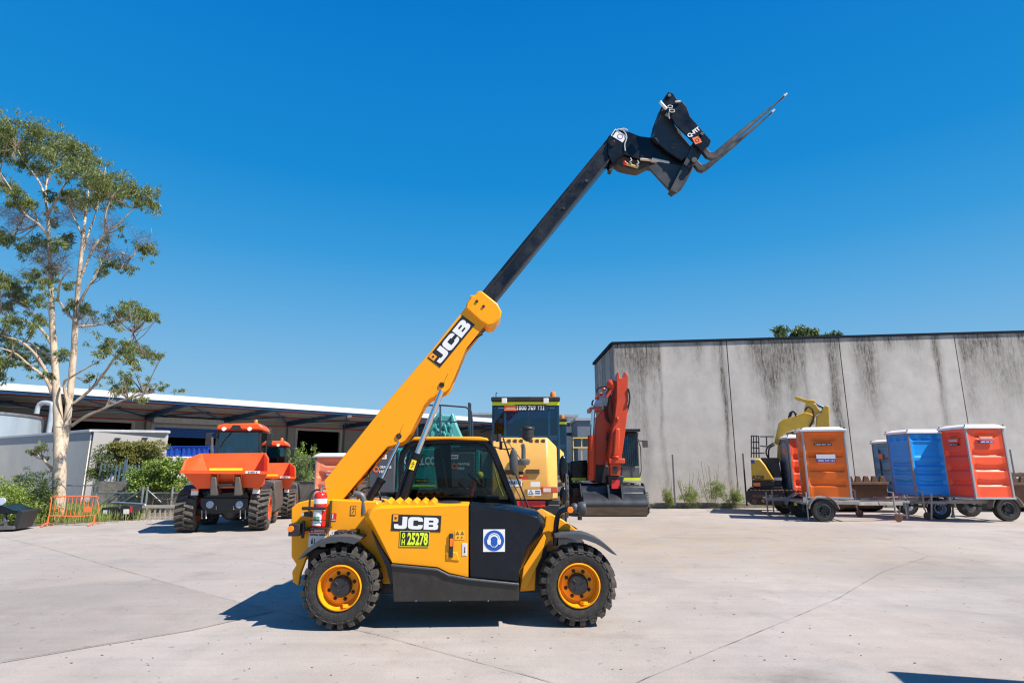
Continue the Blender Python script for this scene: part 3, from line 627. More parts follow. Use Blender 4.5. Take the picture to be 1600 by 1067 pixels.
# ---- engine pod
def chamfer_prism(name, pts, y0, dy, inset, y1, ma, topy=None):
    poly = HF.poly(pts, y0); cx = sum(a for a, b in poly)/len(poly); cz = sum(b for a, b in poly)/len(poly)
    n = len(poly); inner = []
    ar = sum(poly[i][0]*poly[(i+1) % n][1]-poly[(i+1) % n][0]*poly[i][1] for i in range(n)); sg = 1 if ar > 0 else -1
    for i in range(n):
        a, b, c = Vector(poly[i-1]), Vector(poly[i]), Vector(poly[(i+1) % n])
        d1 = (b-a).normalized(); d2 = (c-b).normalized(); n1 = Vector((-d1.y, d1.x))*sg; n2 = Vector((-d2.y, d2.x))*sg
        k = (n1+n2); k = k/max(.5, k.length_squared)*2/ (1) if k.length > 1e-6 else n1
        ins = inset[i] if isinstance(inset, (list, tuple)) else inset
        q = b+ (n1+n2).normalized()*ins/max(.55, (n1+n2).normalized().dot(n1)); inner.append((q.x, q.y))
    m = MB(); v = [(a, y0, b) for a, b in inner]+[(a, y0+dy, b) for a, b in poly]+[(a, y1, b) for a, b in poly]
    f = [list(range(n))[::-1], list(range(2*n, 3*n))]
    for i in range(n):
        j = (i+1) % n; f += [(i, j, n+j, n+i), (n+i, n+j, 2*n+j, 2*n+i)]
    m.add(v, f); return m.build(name, ma, tele, bevel=.006)
PODY = [(566, 808), (572, 797), (586, 789), (596, 787), (732, 788), (732, 902), (701, 897), (683, 888), (612, 881), (590, 850), (571, 820)]
chamfer_prism('engine_cover', PODY, .04, .09, [.06, .05, .045, .045, .002, .002, .012, .012, .01, .05, .07], .56, YEL)
PODB = [(734, 788), (800, 792), (843, 801), (853, 818), (849, 834), (830, 861), (815, 893), (811, 910), (734, 902)]
chamfer_prism('front_engine_cover', PODB, .04, .09, [.002, .04, .05, .05, .07, .07, .03, .01, .002][0:9], .56, NAVY)
m = MB()
for a, b in ((597, 0), (611, 0), (625, 0), (639, 0), (653, 0), (667, 0)):   # serrated air outlet
    q = HF.poly([(a-1, 791), (a+2, 786), (a+8, 781.5), (a+14, 786), (a+13, 791)], .1); m.prism(q, .10, .4, poly2=[(u, v+.02) for u, v in q])
m.build('air_outlet', YEL, tele, bevel=.004)
xa, za = p(722, 787, .2)
m = MB(); m.lathe([(0, .0), (.13, .0), (.14, .012), (.10, .03), (0, .035)], (p(702, 786, .3)[0], .33, za-.005), 'z', 24); m.build('filler_cap', BLK, tele)
m = MB()  # small recessed latch
q = P(705, 850, .04); m.box(q.x-.022, q.x+.022, .02, .05, q.z-.13, q.z+.11); m.build('latch', BLK, tele, bevel=.006)
m = MB(); m.box(q.x-.014, q.x+.014, .012, .03, q.z-.02, q.z+.06); m.build('latch_handle', ORGL, tele, bevel=.004)
m = MB(); m.prism(HF.poly([(697, 862), (714, 862), (718, 876), (697, 874)], .04), .03, .055); m.build('latch_recess', YEL, tele, bevel=.008)
# skirt
SK = [(611, 882), (683, 889), (701, 898), (733, 904), (811, 912), (811, 938), (615, 940)]
m = MB(); PR(m, SK, -.0, .3); o = m.build('side_skirt', SKIRT, tele, bevel=.008)
m = MB()
T = [(611, 881), (683, 888), (701, 897), (733, 903), (811, 911)]
for a, b in zip(T[:-1], T[1:]):
    m.prism(HF.poly([a, b, (b[0], b[1]+3.6), (a[0], a[1]+3.6)], -.01), -.02, .02, poly2=None)
m.build('skirt_step', GREYP, tele, bevel=.006)
m = MB()
for a in (650, 703, 763): q = P(a, 938, -.01); m.ball((q.x, -.005, q.z), .008, 8)
m.build('bolt', CHR, tele)
# fenders
def strip_loft(name, outer, inner, y0, y1, ma, crown=.0, pr=None):
    m = MB(); a = HF.poly(outer, y0); b = HF.poly(inner, y0); n = len(a); v = []; f = []
    ys = [y0, y0+.04, y1-.04, y1]; up = [(-.018), 0, 0, (-.018)]
    for yy, u in zip(ys, up):
        v += [(q[0], yy, q[1]+u*.6) for q in a]+[(q[0], yy, q[1]) for q in b]
    for s in range(3):
        o0, o1 = s*2*n, (s+1)*2*n
        for i in range(n-1):
            f += [(o0+i, o0+i+1, o1+i+1, o1+i), (o0+n+i, o1+n+i, o1+n+i+1, o0+n+i+1)]
        f += [(o0, o1, o1+n, o0+n), (o0+n-1, o0+2*n-1, o1+2*n-1, o1+n-1)]
    for o0 in (0, 6*n):
        for i in range(n-1): f.append((o0+i, o0+n+i, o0+n+i+1, o0+i+1))
    m.add(v, f); return m.build(name, ma, pr or tele, ang=40)
strip_loft('fender', [(465, 873), (474, 862), (486, 852), (497, 845), (509, 840), (520, 837), (532, 836), (550, 836.5), (564, 841)], [(470, 873), (478, 865), (490, 857), (499, 852), (510, 849), (521, 847), (532, 846), (545, 848), (553, 850)], -.03, .30, GREYP)
strip_loft('fender', [(868, 836), (881, 833), (900, 832), (915, 833.5), (926, 837), (937, 842), (946, 849), (956, 858), (964, 866)], [(868, 840), (881, 839), (897, 842), (912, 842.5), (920, 845), (931, 849), (940, 854), (949, 860), (955, 864)], -.03, .30, GREYP)
m = MB()
for a, b in ((532, 833), (552, 832)): q = P(a, b, .2); m.box(q.x-.05, q.x+.05, .12, .34, q.z-.06, q.z+.03); m.cyl((q.x, .11, q.z), (q.x, .13, q.z), .02)
m.build('fender_bracket', BLK, tele, bevel=.008)
# dark gap & steps between wheel and pod
m = MB(); PR(m, [(580, 828), (592, 850), (611, 881), (614, 905), (611, 918), (603, 885), (590, 856)], .10, .28); m.build('wheel_arch_liner', BLK, tele)
m = MB(); PR(m, [(818, 885), (840, 850), (850, 834), (853, 840), (846, 870), (822, 920), (813, 920)], .18, .25); m.build('front_gusset', YEL, tele, bevel=.006)
# exhaust
m = MB(); q = [P(553, 771, .34), P(559, 771.5, .34), P(565, 774, .34), P(568, 781, .34), P(568.5, 792, .33), P(569, 803, .33)]
m.tube(smooth_line(q, 4), .034, 12); m.tube([q[3], q[5]], .042, 12); m.build('exhaust_pipe', GRYM, tele)
# rear lamp
m = MB(); q = P(462, 827, .2); m.obox((q.x, .2, q.z), (.115, .13, .125)); m.cyl((q.x+.05, .2, q.z), (q.x+.17, .3, q.z), .02)
m.cyl((q.x+.08, .2, q.z-.09), (q.x+.08, .2, q.z+.09), .018); lh = m.build('rear_light', BLK, tele, bevel=.008)
m = MB(); q = P(453, 826.5, .1); m.cyl((q.x, .12, q.z), (q.x, .16, q.z), .032); m.build('indicator_lens', ORGL, lh, bevel=.004)
# ---- cab
CB0, CB1 = 1.02, 1.78
out = [(622, 792), (622, 722), (625, 706), (634, 694), (648, 687.5), (700, 686), (748, 686), (764, 689), (774, 699), (789, 737), (811, 797)]
inn = [(630, 790), (630, 724), (633, 710), (640, 701), (652, 695), (700, 693), (745, 692.5), (757, 695), (766, 705), (780, 739), (801, 795)]
def frame_band(m, out, inn, y0, y1, yy=None):
    a = HF.poly(out, yy or y0); b = HF.poly(inn, yy or y0); n = len(a)
    v = [(q[0], y0, q[1]) for q in a]+[(q[0], y0, q[1]) for q in b]+[(q[0], y1, q[1]) for q in a]+[(q[0], y1, q[1]) for q in b]; f = []
    for i in range(n-1): f += [(i, i+1, n+i+1, n+i), (2*n+i, 3*n+i, 3*n+i+1, 2*n+i+1), (i, 2*n+i, 2*n+i+1, i+1), (n+i, n+i+1, 3*n+i+1, 3*n+i)]
    f += [(0, n, 3*n, 2*n), (n-1, 3*n-1+0, 4*n-1, 2*n-1)] if False else [(0, n, 3*n, 2*n), (n-1, 3*n-1, 4*n-1, 2*n-1)]
    m.add(v, f)
m = MB(); frame_band(m, out, inn, CB0, CB0+.06); frame_band(m, out, inn, CB1-.06, CB1, CB0)
cab = m.build('cab', NAVY, tele, bevel=.012)
m = MB()
q0 = HF.poly(out, CB0)
for i in (3, 5, 7): m.beam((q0[i][0], CB0+.05, q0[i][1]-.02), (q0[i][0], CB1-.05, q0[i][1]-.02), .05, .04)
xs = [p(688, 740, CB0)[0]]
m.prism(HF.poly([(682, 693), (699, 693), (703, 790), (683, 790)], CB0), CB1-.06, CB1-.01)      # far door pillar
x0_, z0_ = q0[0]; x1_, z1_ = q0[-1]
m.box(x0_, x1_, CB0, CB1, z0_-.55, z0_-.02)                                              # cab lower body
m.build('cab_pillar', BLK, cab, bevel=.006)
m = MB(); rp = HF.poly([(641, 688), (646, 683), (660, 682), (748, 682), (762, 684.5), (764, 689), (700, 686.5), (650, 688)], CB0)
rp2 = [(a, b) for a, b in rp]; m.prism(rp, CB0-.02, CB1+.02); 
m.build('cab_roof', YEL, cab, bevel=.015)
gi = HF.poly([(630, 788), (630, 722), (634, 708), (642, 699), (655, 695), (700, 692.5), (745, 692), (757, 695), (766, 705), (780, 739), (801, 792)], CB0)
m = MB(); m.prism(gi, CB0+.025, CB0+.031); m.build('side_window', GLS, cab)
m = MB(); m.prism(gi, CB1-.035, CB1-.029); m.build('side_window', GLS, cab)
m = MB(); a, b = q0[7], q0[10]; m.beam((a[0], (CB0+CB1)/2, a[1]-.03), (b[0], (CB0+CB1)/2, b[1]), CB1-CB0-.12, .006, up=(1, 0, .4)); m.build('windscreen', GLS, cab)
# interior
m = MB(); sx, sz = p(712, 770, CB0)
m.obox((sx+.02, 1.4, z0_+.05), (.46, .5, .12)); m.obox((sx-.2, 1.4, z0_+.32), (.11, .46, .56), Matrix.Rotation(R(-10), 3, 'Y')); m.obox((sx-.26, 1.4, z0_+.64), (.09, .26, .16)); m.box(sx+.02-.2, sx+.2, 1.62, 1.68, z0_+.14, z0_+.22)
m.build('seat', BLK, cab, bevel=.03)
m = MB(); wx_, wz_ = p(748, 758, CB0); M_ = Matrix.Rotation(R(38), 3, 'Y'); pts = [Vector((wx_, 1.4, wz_+.02))+M_ @ Vector((.17*math.cos(t*.2618), .17*math.sin(t*.2618), 0)) for t in range(25)]
m.tube(pts, .014, 8); m.tube([pts[0], pts[12]], .012, 6); m.tube([(wx_, 1.4, wz_+.02), (wx_+.14, 1.4, wz_-.25)], .035, 8); m.box(wx_+.08, wx_+.26, 1.2, 1.6, wz_-.3, wz_-.14)
for k in range(3): m.tube([(sx+.25+.05*k, 1.12, z0_), (sx+.27+.05*k, 1.12, z0_+.25+.03*k)], .01, 6); m.ball((sx+.27+.05*k, 1.12, z0_+.27+.03*k), .02, 8)
m.box(sx-.1, sx+.4, 1.06, 1.16, z0_-.02, z0_+.04); m.build('steering_wheel', BLK, cab)
m = MB(); m.tube([(sx+.03, 1.14, z0_+.28), (sx+.14, 1.2, z0_+.18), (sx+.24, 1.35, z0_+.06)], .018, 6); m.tube([P(735, 790, 1.5), P(738, 765, 1.5), P(741, 752, 1.5)], .02, 6); m.tube([P(680, 770, 1.3), P(690, 778, 1.3)], .015, 6); m.build('seat_belt', REDV, cab)
m = MB(); m.tube([P(772, 730, 1.6), P(778, 755, 1.6), P(786, 775, 1.6)], .012, 6); m.ball(tuple(P(750, 742, 1.6)), (.05, .05, .05), 10); m.build('hand_lamp', YLV, cab)
# front work light, mirror, wiper wires
m = MB(); q = P(779, 690, 1.05); m.cyl(q, q+Vector((.0, 0, .10)), .035); m.box(q.x-.1, q.x-.02, 1.0, 1.1, q.z+.01, q.z+.09); m.cyl((q.x+.03, 1.05, q.z-.1), (q.x+.03, 1.05, q.z), .02)
m.tube([P(772, 698, 1.04), P(790, 702, 1.0), P(802, 700, .95), P(806, 712, .95)], .008, 6); m.tube([P(774, 688, 1.04), P(795, 692, 1.0), P(812, 715, .98), P(822, 730, .98)], .006, 6)
m.build('work_light', BLK, cab)
m = MB(); q = P(802.5, 721, .95); m.ball(tuple(q), (.055, .03, .17), 16); m.build('mirror', GREYP, cab)
m = MB(); m.tube([P(786, 684, 1.0), P(800, 725, .98), P(815, 765, .96), P(829, 801, .95)], .011, 6); m.tube([P(796, 745, .96), P(812, 775, .96), P(822, 800, .95)], .006, 6); m.tube([P(799, 764, .95), P(806, 782, .95), P(812, 800, .95)], .006, 6); m.build('wiper', BLK, cab)
# ---- boom (outer section)
BY0, BY1 = .66, .98
m = MB()
BO = [(506, 751), (595, 640), (620, 610), (672.5, 549), (728, 480), (751, 502), (759, 506), (727.6, 545), (710.5, 587), (702, 607), (697, 612), (690, 615.5), (671, 623.5), (662, 634), (654, 650), (641, 677), (633, 688.5), (624, 694), (605.5, 698), (533, 783), (512, 784)]
PR(m, BO, BY0, BY0+.03)
BI = [(595, 641), (728, 481), (750, 502), (727, 544), (704, 600), (668, 624), (640, 676), (603, 698), (560, 750), (513, 782), (507, 752)]
m.prism(HF.poly(BI, BY0), BY0+.031, BY1-.031)
m.prism(HF.poly(BO, BY0), BY1-.03, BY1)
boom = m.build('boom', YEL, tele, bevel=.008)
m = MB()
CO = [(727, 481), (729, 473), (734, 466), (737, 460), (742, 461.5), (746, 454.5), (752.5, 454), (777.5, 474), (783.5, 486), (782.5, 494), (771, 508), (762, 509), (750, 502)]
m.prism(HF.poly(CO, BY0-.04), BY0-.04, BY1+.04)
m.build('boom_collar', YEL, boom, bevel=.02)
m = MB()
for a, b, r in ((745, 471, .018), (755.5, 479, .018)): q = P(a, b, BY0-.04); m.cyl((q.x, BY0-.052, q.z), (q.x, BY0-.03, q.z), r)
for a, b, r in ((690, 601.5, .032), (623, 681.5, .032)): q = P(a, b, BY0); m.lathe([(0, .0), (r*.45, .0), (r*.5, -.012), (r, -.014), (r*1.1, .004)], (q.x, BY0, q.z), 'y', 20)
m.build('pivot_pin', BLK, boom)
m = MB()
for a, b in (((737, 460), 0),): q = P(736.5, 462.5, BY0-.04); m.cyl((q.x, BY0-.046, q.z), (q.x, BY0-.03, q.z), .012)
for a in ([(701, 583), (698, 590), (694.5, 597)], [(632, 662), (629, 668), (626, 675)]): m.tube([P(u, v, BY0-.004) for u, v in a], .006, 6)
m.build('weld_seam', YEL, boom); m = MB()
m.tube([P(u, v, BY1-.1) for u, v in [(756, 512), (748, 520), (738, 532), (730, 541)]], .02, 8); m.build('hose', GRYM, boom)
m = MB(); m.tube([P(u, v, BY1-.06) for u, v in [(760, 508), (757, 514), (752, 519)]], .025, 8); m.tube([P(u, v, BY1-.16) for u, v in [(754, 522), (744, 528), (733, 540), (729, 545)]], .01, 6); m.build('hose_clamp', BLK, boom)
# inner section
def along(a, b, t): return (a[0]+(b[0]-a[0])*t, a[1]+(b[1]-a[1])*t)
TB = mat('telescope_steel', (.010, .012, .017), .3, .3, var=.3, scale=5, dirt=.35, dirtcol=(.12, .11, .10), stretch=(.6, 3, .6))
m = MB(); I0, I1, I2, I3 = (748, 462), (951, 214), (958, 245), (773, 470)
m.prism(HF.poly([I0, I1, I2, I3], .71), .71, .93); ib = m.build('inner_boom', TB, tele, bevel=.01)
m = MB(); m.tube([P(u, v, .70) for u, v in [(758, 459), (950, 222)]], .008, 6); m.tube([P(u, v, .705) for u, v in [(773, 468), (955, 246)]], .014, 8); q = P(856, 350, .7)
for t in (.6, .78): a = along((762, 468), (960, 230), t); q = P(a[0], a[1], .7); m.cyl((q.x, .70, q.z), (q.x, .715, q.z), .02)
m.build('feed_pipe', BLK, ib)
# ---- boom head, carriage, forks
m = MB()
HD = [(950, 214), (962, 202), (984, 206.5), (1000, 213), (1020, 215.5), (1035, 224), (1062, 222), (1078, 238), (1072, 262), (1040, 256), (1010, 246), (1002, 250), (985, 244), (975, 241), (966, 247), (957, 255), (950, 240)]
PR(m, HD, .68, .71); PR(m, HD, .93, .96, .68); PR(m, [(952, 216), (962, 204), (984, 208), (1020, 218), (1036, 228), (1030, 248), (985, 242), (970, 242), (956, 252)], .711, .929, .70)
head = m.build('boom_head', NAVY, tele, bevel=.006)
m = MB()
UD = [(966, 242), (975, 240), (986, 246), (1003, 249), (1030, 243), (1045, 238), (1064, 244), (1072, 254), (1085, 256), (1084, 264), (1066, 268), (1050, 266), (1030, 258), (1016, 256), (1000, 264), (985, 262), (970, 258), (962, 252)]
PR(m, UD, .74, .90, .70); m.build('tilt_housing', mat('worn_black_paint', (.035, .03, .027), .5, var=.3, scale=6, dirt=.5, dirtcol=(.14, .085, .05)), head, bevel=.008)
m = MB(); m.cyl(P(1018, 250, .69), P(1045, 256, .69), .032, seg=16); m.cyl(P(1000, 249, .69), P(1020, 251, .69), .018, seg=12); m.build('tilt_cylinder', mat('cream_rod', (.6, .52, .44), .35), head)
m = MB(); m.cyl(P(977, 256, .69), P(997, 262, .69), .018); m.build('hose_coupler', mat('brass', (.6, .42, .15), .35, .6), head)
m = MB(); m.ball(tuple(P(976, 255, .68)), (.03, .03, .03), 10); m.build('red_cap', REDV, head)
m = MB(); m.cyl(P(1051, 230, .62), P(1051, 230, 1.02), .055); m.cyl(P(1051, 232, .60), P(1051, 232, .62), .032); m.cyl(P(957, 224, .66), P(957, 224, .68), .04); m.cyl(P(956.5, 222, .66), P(956.5, 222, .98), .022)
m.beam(P(952, 270, .78), P(960, 252, .78), .10, .05); m.build('head_pin', BLK, head, bevel=.005)
m = MB(); m.tube(smooth_line([P(u, v, .67) for u, v in [(962, 204), (970, 202), (977, 208), (979, 216), (976, 226), (977, 236)]], 4), .008, 6)
for u, v in ((985, 248), (996, 252)): m.tube(smooth_line([P(u, v-1, .67), P(u+2, v+3, .66), P(u-1, v+5, .66), P(u+2, v+8, .67)], 3), .007, 6)
m.tube([P(969, 203, .67), P(975, 201.5, .67), P(981, 204, .67)], .012, 6)
m.build('cable', mat('white_cable', (.6, .6, .58), .4), head)
# quick-hitch side plates
m = MB()
Q1 = [(1039, 151), (1044, 144), (1051, 146), (1058, 156), (1067, 160), (1073, 167), (1078, 182), (1111, 220), (1108, 228), (1096, 236), (1081, 219), (1063, 202), (1056, 195), (1050, 184), (1040, 170), (1035, 158)]
PR(m, Q1, .50, .53); PR(m, [(1064, 176), (1075, 176), (1110, 219), (1100, 230)], 1.0, 1.03, .5)
PR(m, [(1090, 212), (1098, 204), (1110, 221), (1098, 233)], .531, .999, .5)
carr = m.build('fork_carriage', NAVY, tele, bevel=.005)
m = MB()
Q2 = [(1030, 178), (1036, 162), (1046, 171), (1052, 184), (1052, 190), (1055, 198), (1064, 206), (1066, 213), (1079, 228), (1082, 240), (1066, 250), (1044, 236), (1028, 222), (1021, 214), (1024, 198)]
PR(m, Q2, .60, .64); PR(m, Q2, .86, .90, .66); PR(m, [(1036, 166), (1046, 176), (1040, 186), (1031, 178)], .64, 1.0, .60)
PR(m, [(1024, 200), (1034, 204), (1030, 222), (1021, 214)], .64, 1.0, .6)
Q3 = [(1013, 261), (1030, 253), (1058, 258), (1082, 262), (1080, 270), (1066, 294), (1054, 303), (1047, 298)]
PR(m, Q3, .66, .70); PR(m, [(1030, 255), (1058, 260), (1076, 264), (1054, 290)], .80, .84, .66)
m.beam(P(1072, 260, .6), P(1052, 300, .6), .1, .03, up=(0, 1, 0))
PR(m, [(1047, 297), (1053, 302), (1068, 292), (1082, 266), (1074, 266), (1060, 286)], .64, .76, .64)
PR(m, [(1082, 228), (1098, 236), (1092, 248), (1076, 262), (1068, 256)], .56, 1.08, .56)
m.build('hitch_frame', mat('black_hitch_paint', (.022, .026, .034), .38, var=.2, dirt=.25, dirtcol=(.10, .075, .055)), carr, bevel=.005)
m = MB()
m.cyl(P(1046, 149, .48), P(1046, 149, .48)+Vector((0, .45, 0)), .026); m.cyl(P(1097, 209, .48), P(1097, 209, .48)+Vector((0, .55, 0)), .024); m.cyl(P(1040, 172, .56), P(1040, 172, .56)+Vector((0, .34, 0)), .03); m.cyl(P(1085, 250, .5), P(1085, 250, .5)+Vector((0, .55, 0)), .04); m.build('cross_shaft', BLK, carr, bevel=.004)
m = MB(); m.cyl(P(1031.5, 160, .47), P(1041, 171, .47), .02)
for u, v, r in ((1047, 167, .03), (1050, 173.5, .032)):
    c = P(u, v, .485); m.tube([(c.x+r*math.cos(t*.45)*1.1, .485, c.z+r*math.sin(t*.45)*.7) for t in range(15)], .006, 6)
m.cyl(P(1055, 159.5, .48), P(1063, 159, .48), .012); m.tube(smooth_line([P(1046, 170, .49), P(1045, 180, .49), P(1046, 186, .49)], 3), .005, 6); m.build('lock_pin', mat('white_pin', (.72, .70, .68), .35, .3), carr)
FK = mat('fork_steel', (.035, .038, .045), .38, .4, var=.25, scale=5, dirt=.3, dirtcol=(.09, .075, .07))
def fork(y, dx, pts, nm='fork'):
    poly = HF.poly(pts, y-.03); m = MB(); m.prism(poly, y-.03, y+.03); fo = m.build(nm, FK, tele, bevel=.008)
    m = MB(); a = poly[0]; b = poly[-1]; d = Vector((poly[0][0]-poly[2][0], poly[0][1]-poly[2][1])).normalized()
    m.beam((poly[0][0]-d.x*.05, y, poly[0][1]-d.y*.05), (poly[0][0]+d.x*.01, y, poly[0][1]+d.y*.01), .104, .03, h2=.02); m.build('fork_tip', mat('worn_tip_steel', (.55, .5, .45), .3, .6), fo)
YA, YB = .62, .98
fork(YA, 0, [(1228, 148), (1226, 151), (1158, 211), (1121, 246), (1113, 248.5), (1105, 246), (1093, 231), (1099, 226), (1110, 237.5), (1116, 237.5), (1155, 205)])
fork(YB, 0, [(1209, 173), (1207, 176), (1153, 224.5), (1106, 264.5), (1098, 268.5), (1091, 266), (1079, 250), (1085, 245), (1096, 257), (1103, 256), (1150, 219.5)])
# ---- hydraulic cylinders
m = MB(); m.cyl(P(626, 788, .60), P(650, 714, .60), .063, seg=24); m.cyl(P(649, 717, .60), P(652, 708, .60), .072, seg=24)
m.tube(smooth_line([P(618, 786, .53), P(628, 750, .53), P(640, 722, .53), P(642, 716, .53)], 3), .016, 8)
lc = m.build('lift_cylinder', NAVY, tele, ang=40)
m = MB(); m.cyl(P(652, 708, .60), P(690, 610, .62), .034, seg=20); m.build('piston_rod', CHR, lc)
m = MB(); m.cyl(P(573, 786, .60), P(595, 750, .60), .048, seg=20); m.cyl(P(594, 752, .60), P(597, 747, .60), .055, seg=20); dc = m.build('tilt_ram', NAVY, tele, ang=40)
m = MB(); m.cyl(P(597, 747, .60), P(624, 690, .64), .019, seg=16); m.build('piston_rod', CHR, dc)
m = MB()
for a in ([(548, 770), (556, 755), (575, 740), (600, 700)], [(545, 775), (550, 768), (560, 775), (556, 784)], [(560, 770), (572, 762), (590, 766), (595, 784)], [(542, 778), (560, 752), (605, 702)]):
    m.tube(smooth_line([P(u, v, .80) for u, v in a], 4), .012, 6)
for i in range(7): q = P(545+random.uniform(0, 14), 768+random.uniform(-3, 8), .7); m.tube([q, q+Vector((random.uniform(-.1, .1), .05, random.uniform(-.1, .1)))], .014, 6)
m.build('hydraulic_hose', BLK, tele)
# front light mast
m = MB(); m.tube(smooth_line([P(868, 852, .22), P(869, 820, .2), P(873, 803, .15), P(880, 797, .12), P(892, 795, .12)], 4), .03, 10)
m.box(P(862, 834, .2).x, P(876, 834, .2).x, .17, .26, P(862, 838, .2).z, P(862, 831, .2).z); mast = m.build('light_bracket', NAVY, tele)
m = MB(); q = P(891, 796.5, .08); m.cyl((q.x, .07, q.z), (q.x, .12, q.z), .034); m.build('indicator_lens', ORGL, mast, bevel=.005)
m = MB(); q = P(909, 794, .12); m.lathe([(0, -.05), (.045, -.05), (.066, -.03), (.075, .01), (.07, .035), (.055, .042), (0, .042)], tuple(q), 'x', 24); m.ball((q.x-.08, q.y, q.z), (.05, .05, .06), 12); m.build('headlight', GREYP, mast, bevel=.004)
m = MB(); m.cyl(P(906, 812, 1.5), P(906, 806, 1.5), .03); m.tube([P(884, 820, 1.6), P(885, 770, 1.6), P(884, 740, 1.7)], .015, 8); m.build('mirror_arm', BLK, tele)
m = MB(); q = P(880, 733, 1.75); m.ball(tuple(q), (.065, .04, .19), 16); q = P(880.5, 774, 1.5); m.ball(tuple(q), (.055, .04, .12), 12); m.build('mirror', NAVY, tele)
# ---- decals
def lab(px, py, y, wpx, hpx, ma, par, rot=0, name='sticker', lift=.004):
    c = P(px, py, y); w_ = abs(p(px+wpx/2, py, y)[0]-p(px-wpx/2, py, y)[0]); h_ = abs(p(px, py+hpx/2, y)[1]-p(px, py-hpx/2, y)[1])
    ux = (math.cos(R(rot)), 0, math.sin(R(rot))); uz = (-math.sin(R(rot)), 0, math.cos(R(rot)))
    o = plate(c, ux, uz, w_, h_, ma, par, name, lift); return c, Vector(ux), Vector(uz), w_, h_
LJ = [[(0, .34), (0, .14), (.04, .04), (.14, 0), (.72, 0), (.88, .03), (.96, .10), (1.0, .24), (1.0, 1), (.62, 1), (.62, .32), (.58, .27), (.36, .27), (.32, .31), (.32, .38), (0, .38)]]
LC = [[(.0, .28), (.03, .12), (.12, .03), (.28, 0), (.72, 0), (.88, .03), (.97, .12), (1.0, .28), (1.0, .36), (.68, .36), (.68, .31), (.66, .27), (.38, .27), (.35, .31), (.35, .69), (.38, .73), (.66, .73), (.68, .69), (.68, .64), (1.0, .64), (1.0, .72), (.97, .88), (.88, .97), (.72, 1), (.28, 1), (.12, .97), (.03, .88), (0, .72)]]
LB_ = [[(0, 0), (.76, 0), (.90, .04), (.97, .13), (.98, .28), (.96, .42), (.87, .5), (.96, .58), (.98, .74), (.95, .88), (.86, .97), (.74, 1), (0, 1)], [(.33, .24), (.33, .40), (.60, .40), (.64, .37), (.64, .27), (.60, .24)], [(.33, .60), (.33, .76), (.60, .76), (.64, .73), (.64, .63), (.60, .60)]]
def logo(c, ux, uz, w_, h_, par):
    """black plate, three heavy white letters, small orange square"""
    plate(c, ux, uz, w_, h_, BKV, par, 'name_plate', .004, .003)
    H = h_*.74; o = Vector(c)-ux*w_*.5-uz*H*.5; 
    for L_, x, wd in ((LJ, .055, .26), (LC, .335, .30), (LB_, .655, .30)):
        lp = [[(x*w_+q[0]*wd*w_, q[1]*H) for q in l] for l in L_]
        shape2d(lp, WHT, par, o, ux, uz, 'letter', .006)
    c2 = Vector(c)-ux*w_*.425+uz*h_*.27; plate(c2, ux, uz, w_*.10, h_*.40, mat('orange_mark', (.92, .36, .02), .4, var=.02), par, 'emblem', .0065, .001)
    shape2d([[(-.03, -.02), (.02, -.02), (.03, .0), (.02, .02), (-.03, .02), (-.01, .0)]], BKV, par, c2, ux, uz, 'emblem_mark', .008, w_*.9, h_*3.0)
c = P(650.5, 817, .04); a_ = P(613, 816, .04); b_ = P(690, 818.5, .04); hh = P(650, 804, .04).z-P(650, 830.5, .04).z
uxl = (b_-a_).normalized(); logo(Vector((c.x, .04, c.z)), uxl, Vector((-uxl.z, 0, uxl.x)), (b_-a_).length, hh*.97, tele)
a_ = P(678, 567, BY0); b_ = P(733, 500, BY0); uxl = (b_-a_).normalized(); c = (a_+b_)/2; e1 = P(668, 559.5, BY0); e2 = P(722, 493, BY0)
e3 = P(688, 575, BY0); c = (P(668, 559, BY0)+P(742, 508, BY0)+P(688, 575, BY0)+P(722, 492, BY0))/4
logo(c, uxl, Vector((-uxl.z, 0, uxl.x)), (P(722, 492, BY0)-P(668, 559, BY0)).length, (P(668, 559, BY0)-P(688, 575, BY0)).length*.97, boom)
# registration plate
c, ux, uz, w_, h_ = lab(648, 841.5, .04, 46, 24, BKV, tele, -1.5, 'registration_plate', .006)
rw = .004
for s_ in (-1, 1): plate(c+uz*s_*(h_/2-rw/2), ux, uz, w_, rw, HIV, tele, 'plate_border', .0075, .001); plate(c+ux*s_*(w_/2-rw/2), ux, uz, rw, h_-2*rw, HIV, tele, 'plate_border', .0075, .001)
text('25278', h_*.78, HIV, tele, c+ux*w_*.10, ux, uz, .05, .008, fit=w_*.70)
text('0', h_*.36, HIV, tele, c-ux*w_*.38+uz*h_*.21, ux, uz, .05, .008, fit=w_*.11); text('H', h_*.36, HIV, tele, c-ux*w_*.38-uz*h_*.22, ux, uz, .05, .008, fit=w_*.11)
# ear protection sign
c, ux, uz, w_, h_ = lab(772, 844, .04, 34, 35, WHT, tele, 0, 'hearing_protection_sign', .006)
shape2d([circ(0, 0, .46)], BLUV, tele, c, ux, uz, 'sign_disc', .008, w_, h_)
shape2d([circ(0, .05, .25, 24, 0, 180)+[(-.25, .0), (-.21, -.17), (-.08, -.29), (.08, -.29), (.21, -.17), (.25, 0)]], WHT, tele, c-uz*h_*.02, ux, uz, 'sign_face', .010, w_*.0+w_*.95, h_*.95)
shape2d([circ(0, .05, .17, 24, 0, 180)+[(-.17, .0), (-.14, -.17), (-.07, -.25), (.07, -.25), (.14, -.17), (.17, 0)]], BLUV, tele, c-uz*h_*.02, ux, uz, 'sign_face', .0115, w_*.95, h_*.95)
for s_ in (-1, 1): shape2d([circ(s_*.235, -.04, .085, 16, ry=.15)], WHT, tele, c, ux, uz, 'sign_earmuff', .0125, w_, h_)
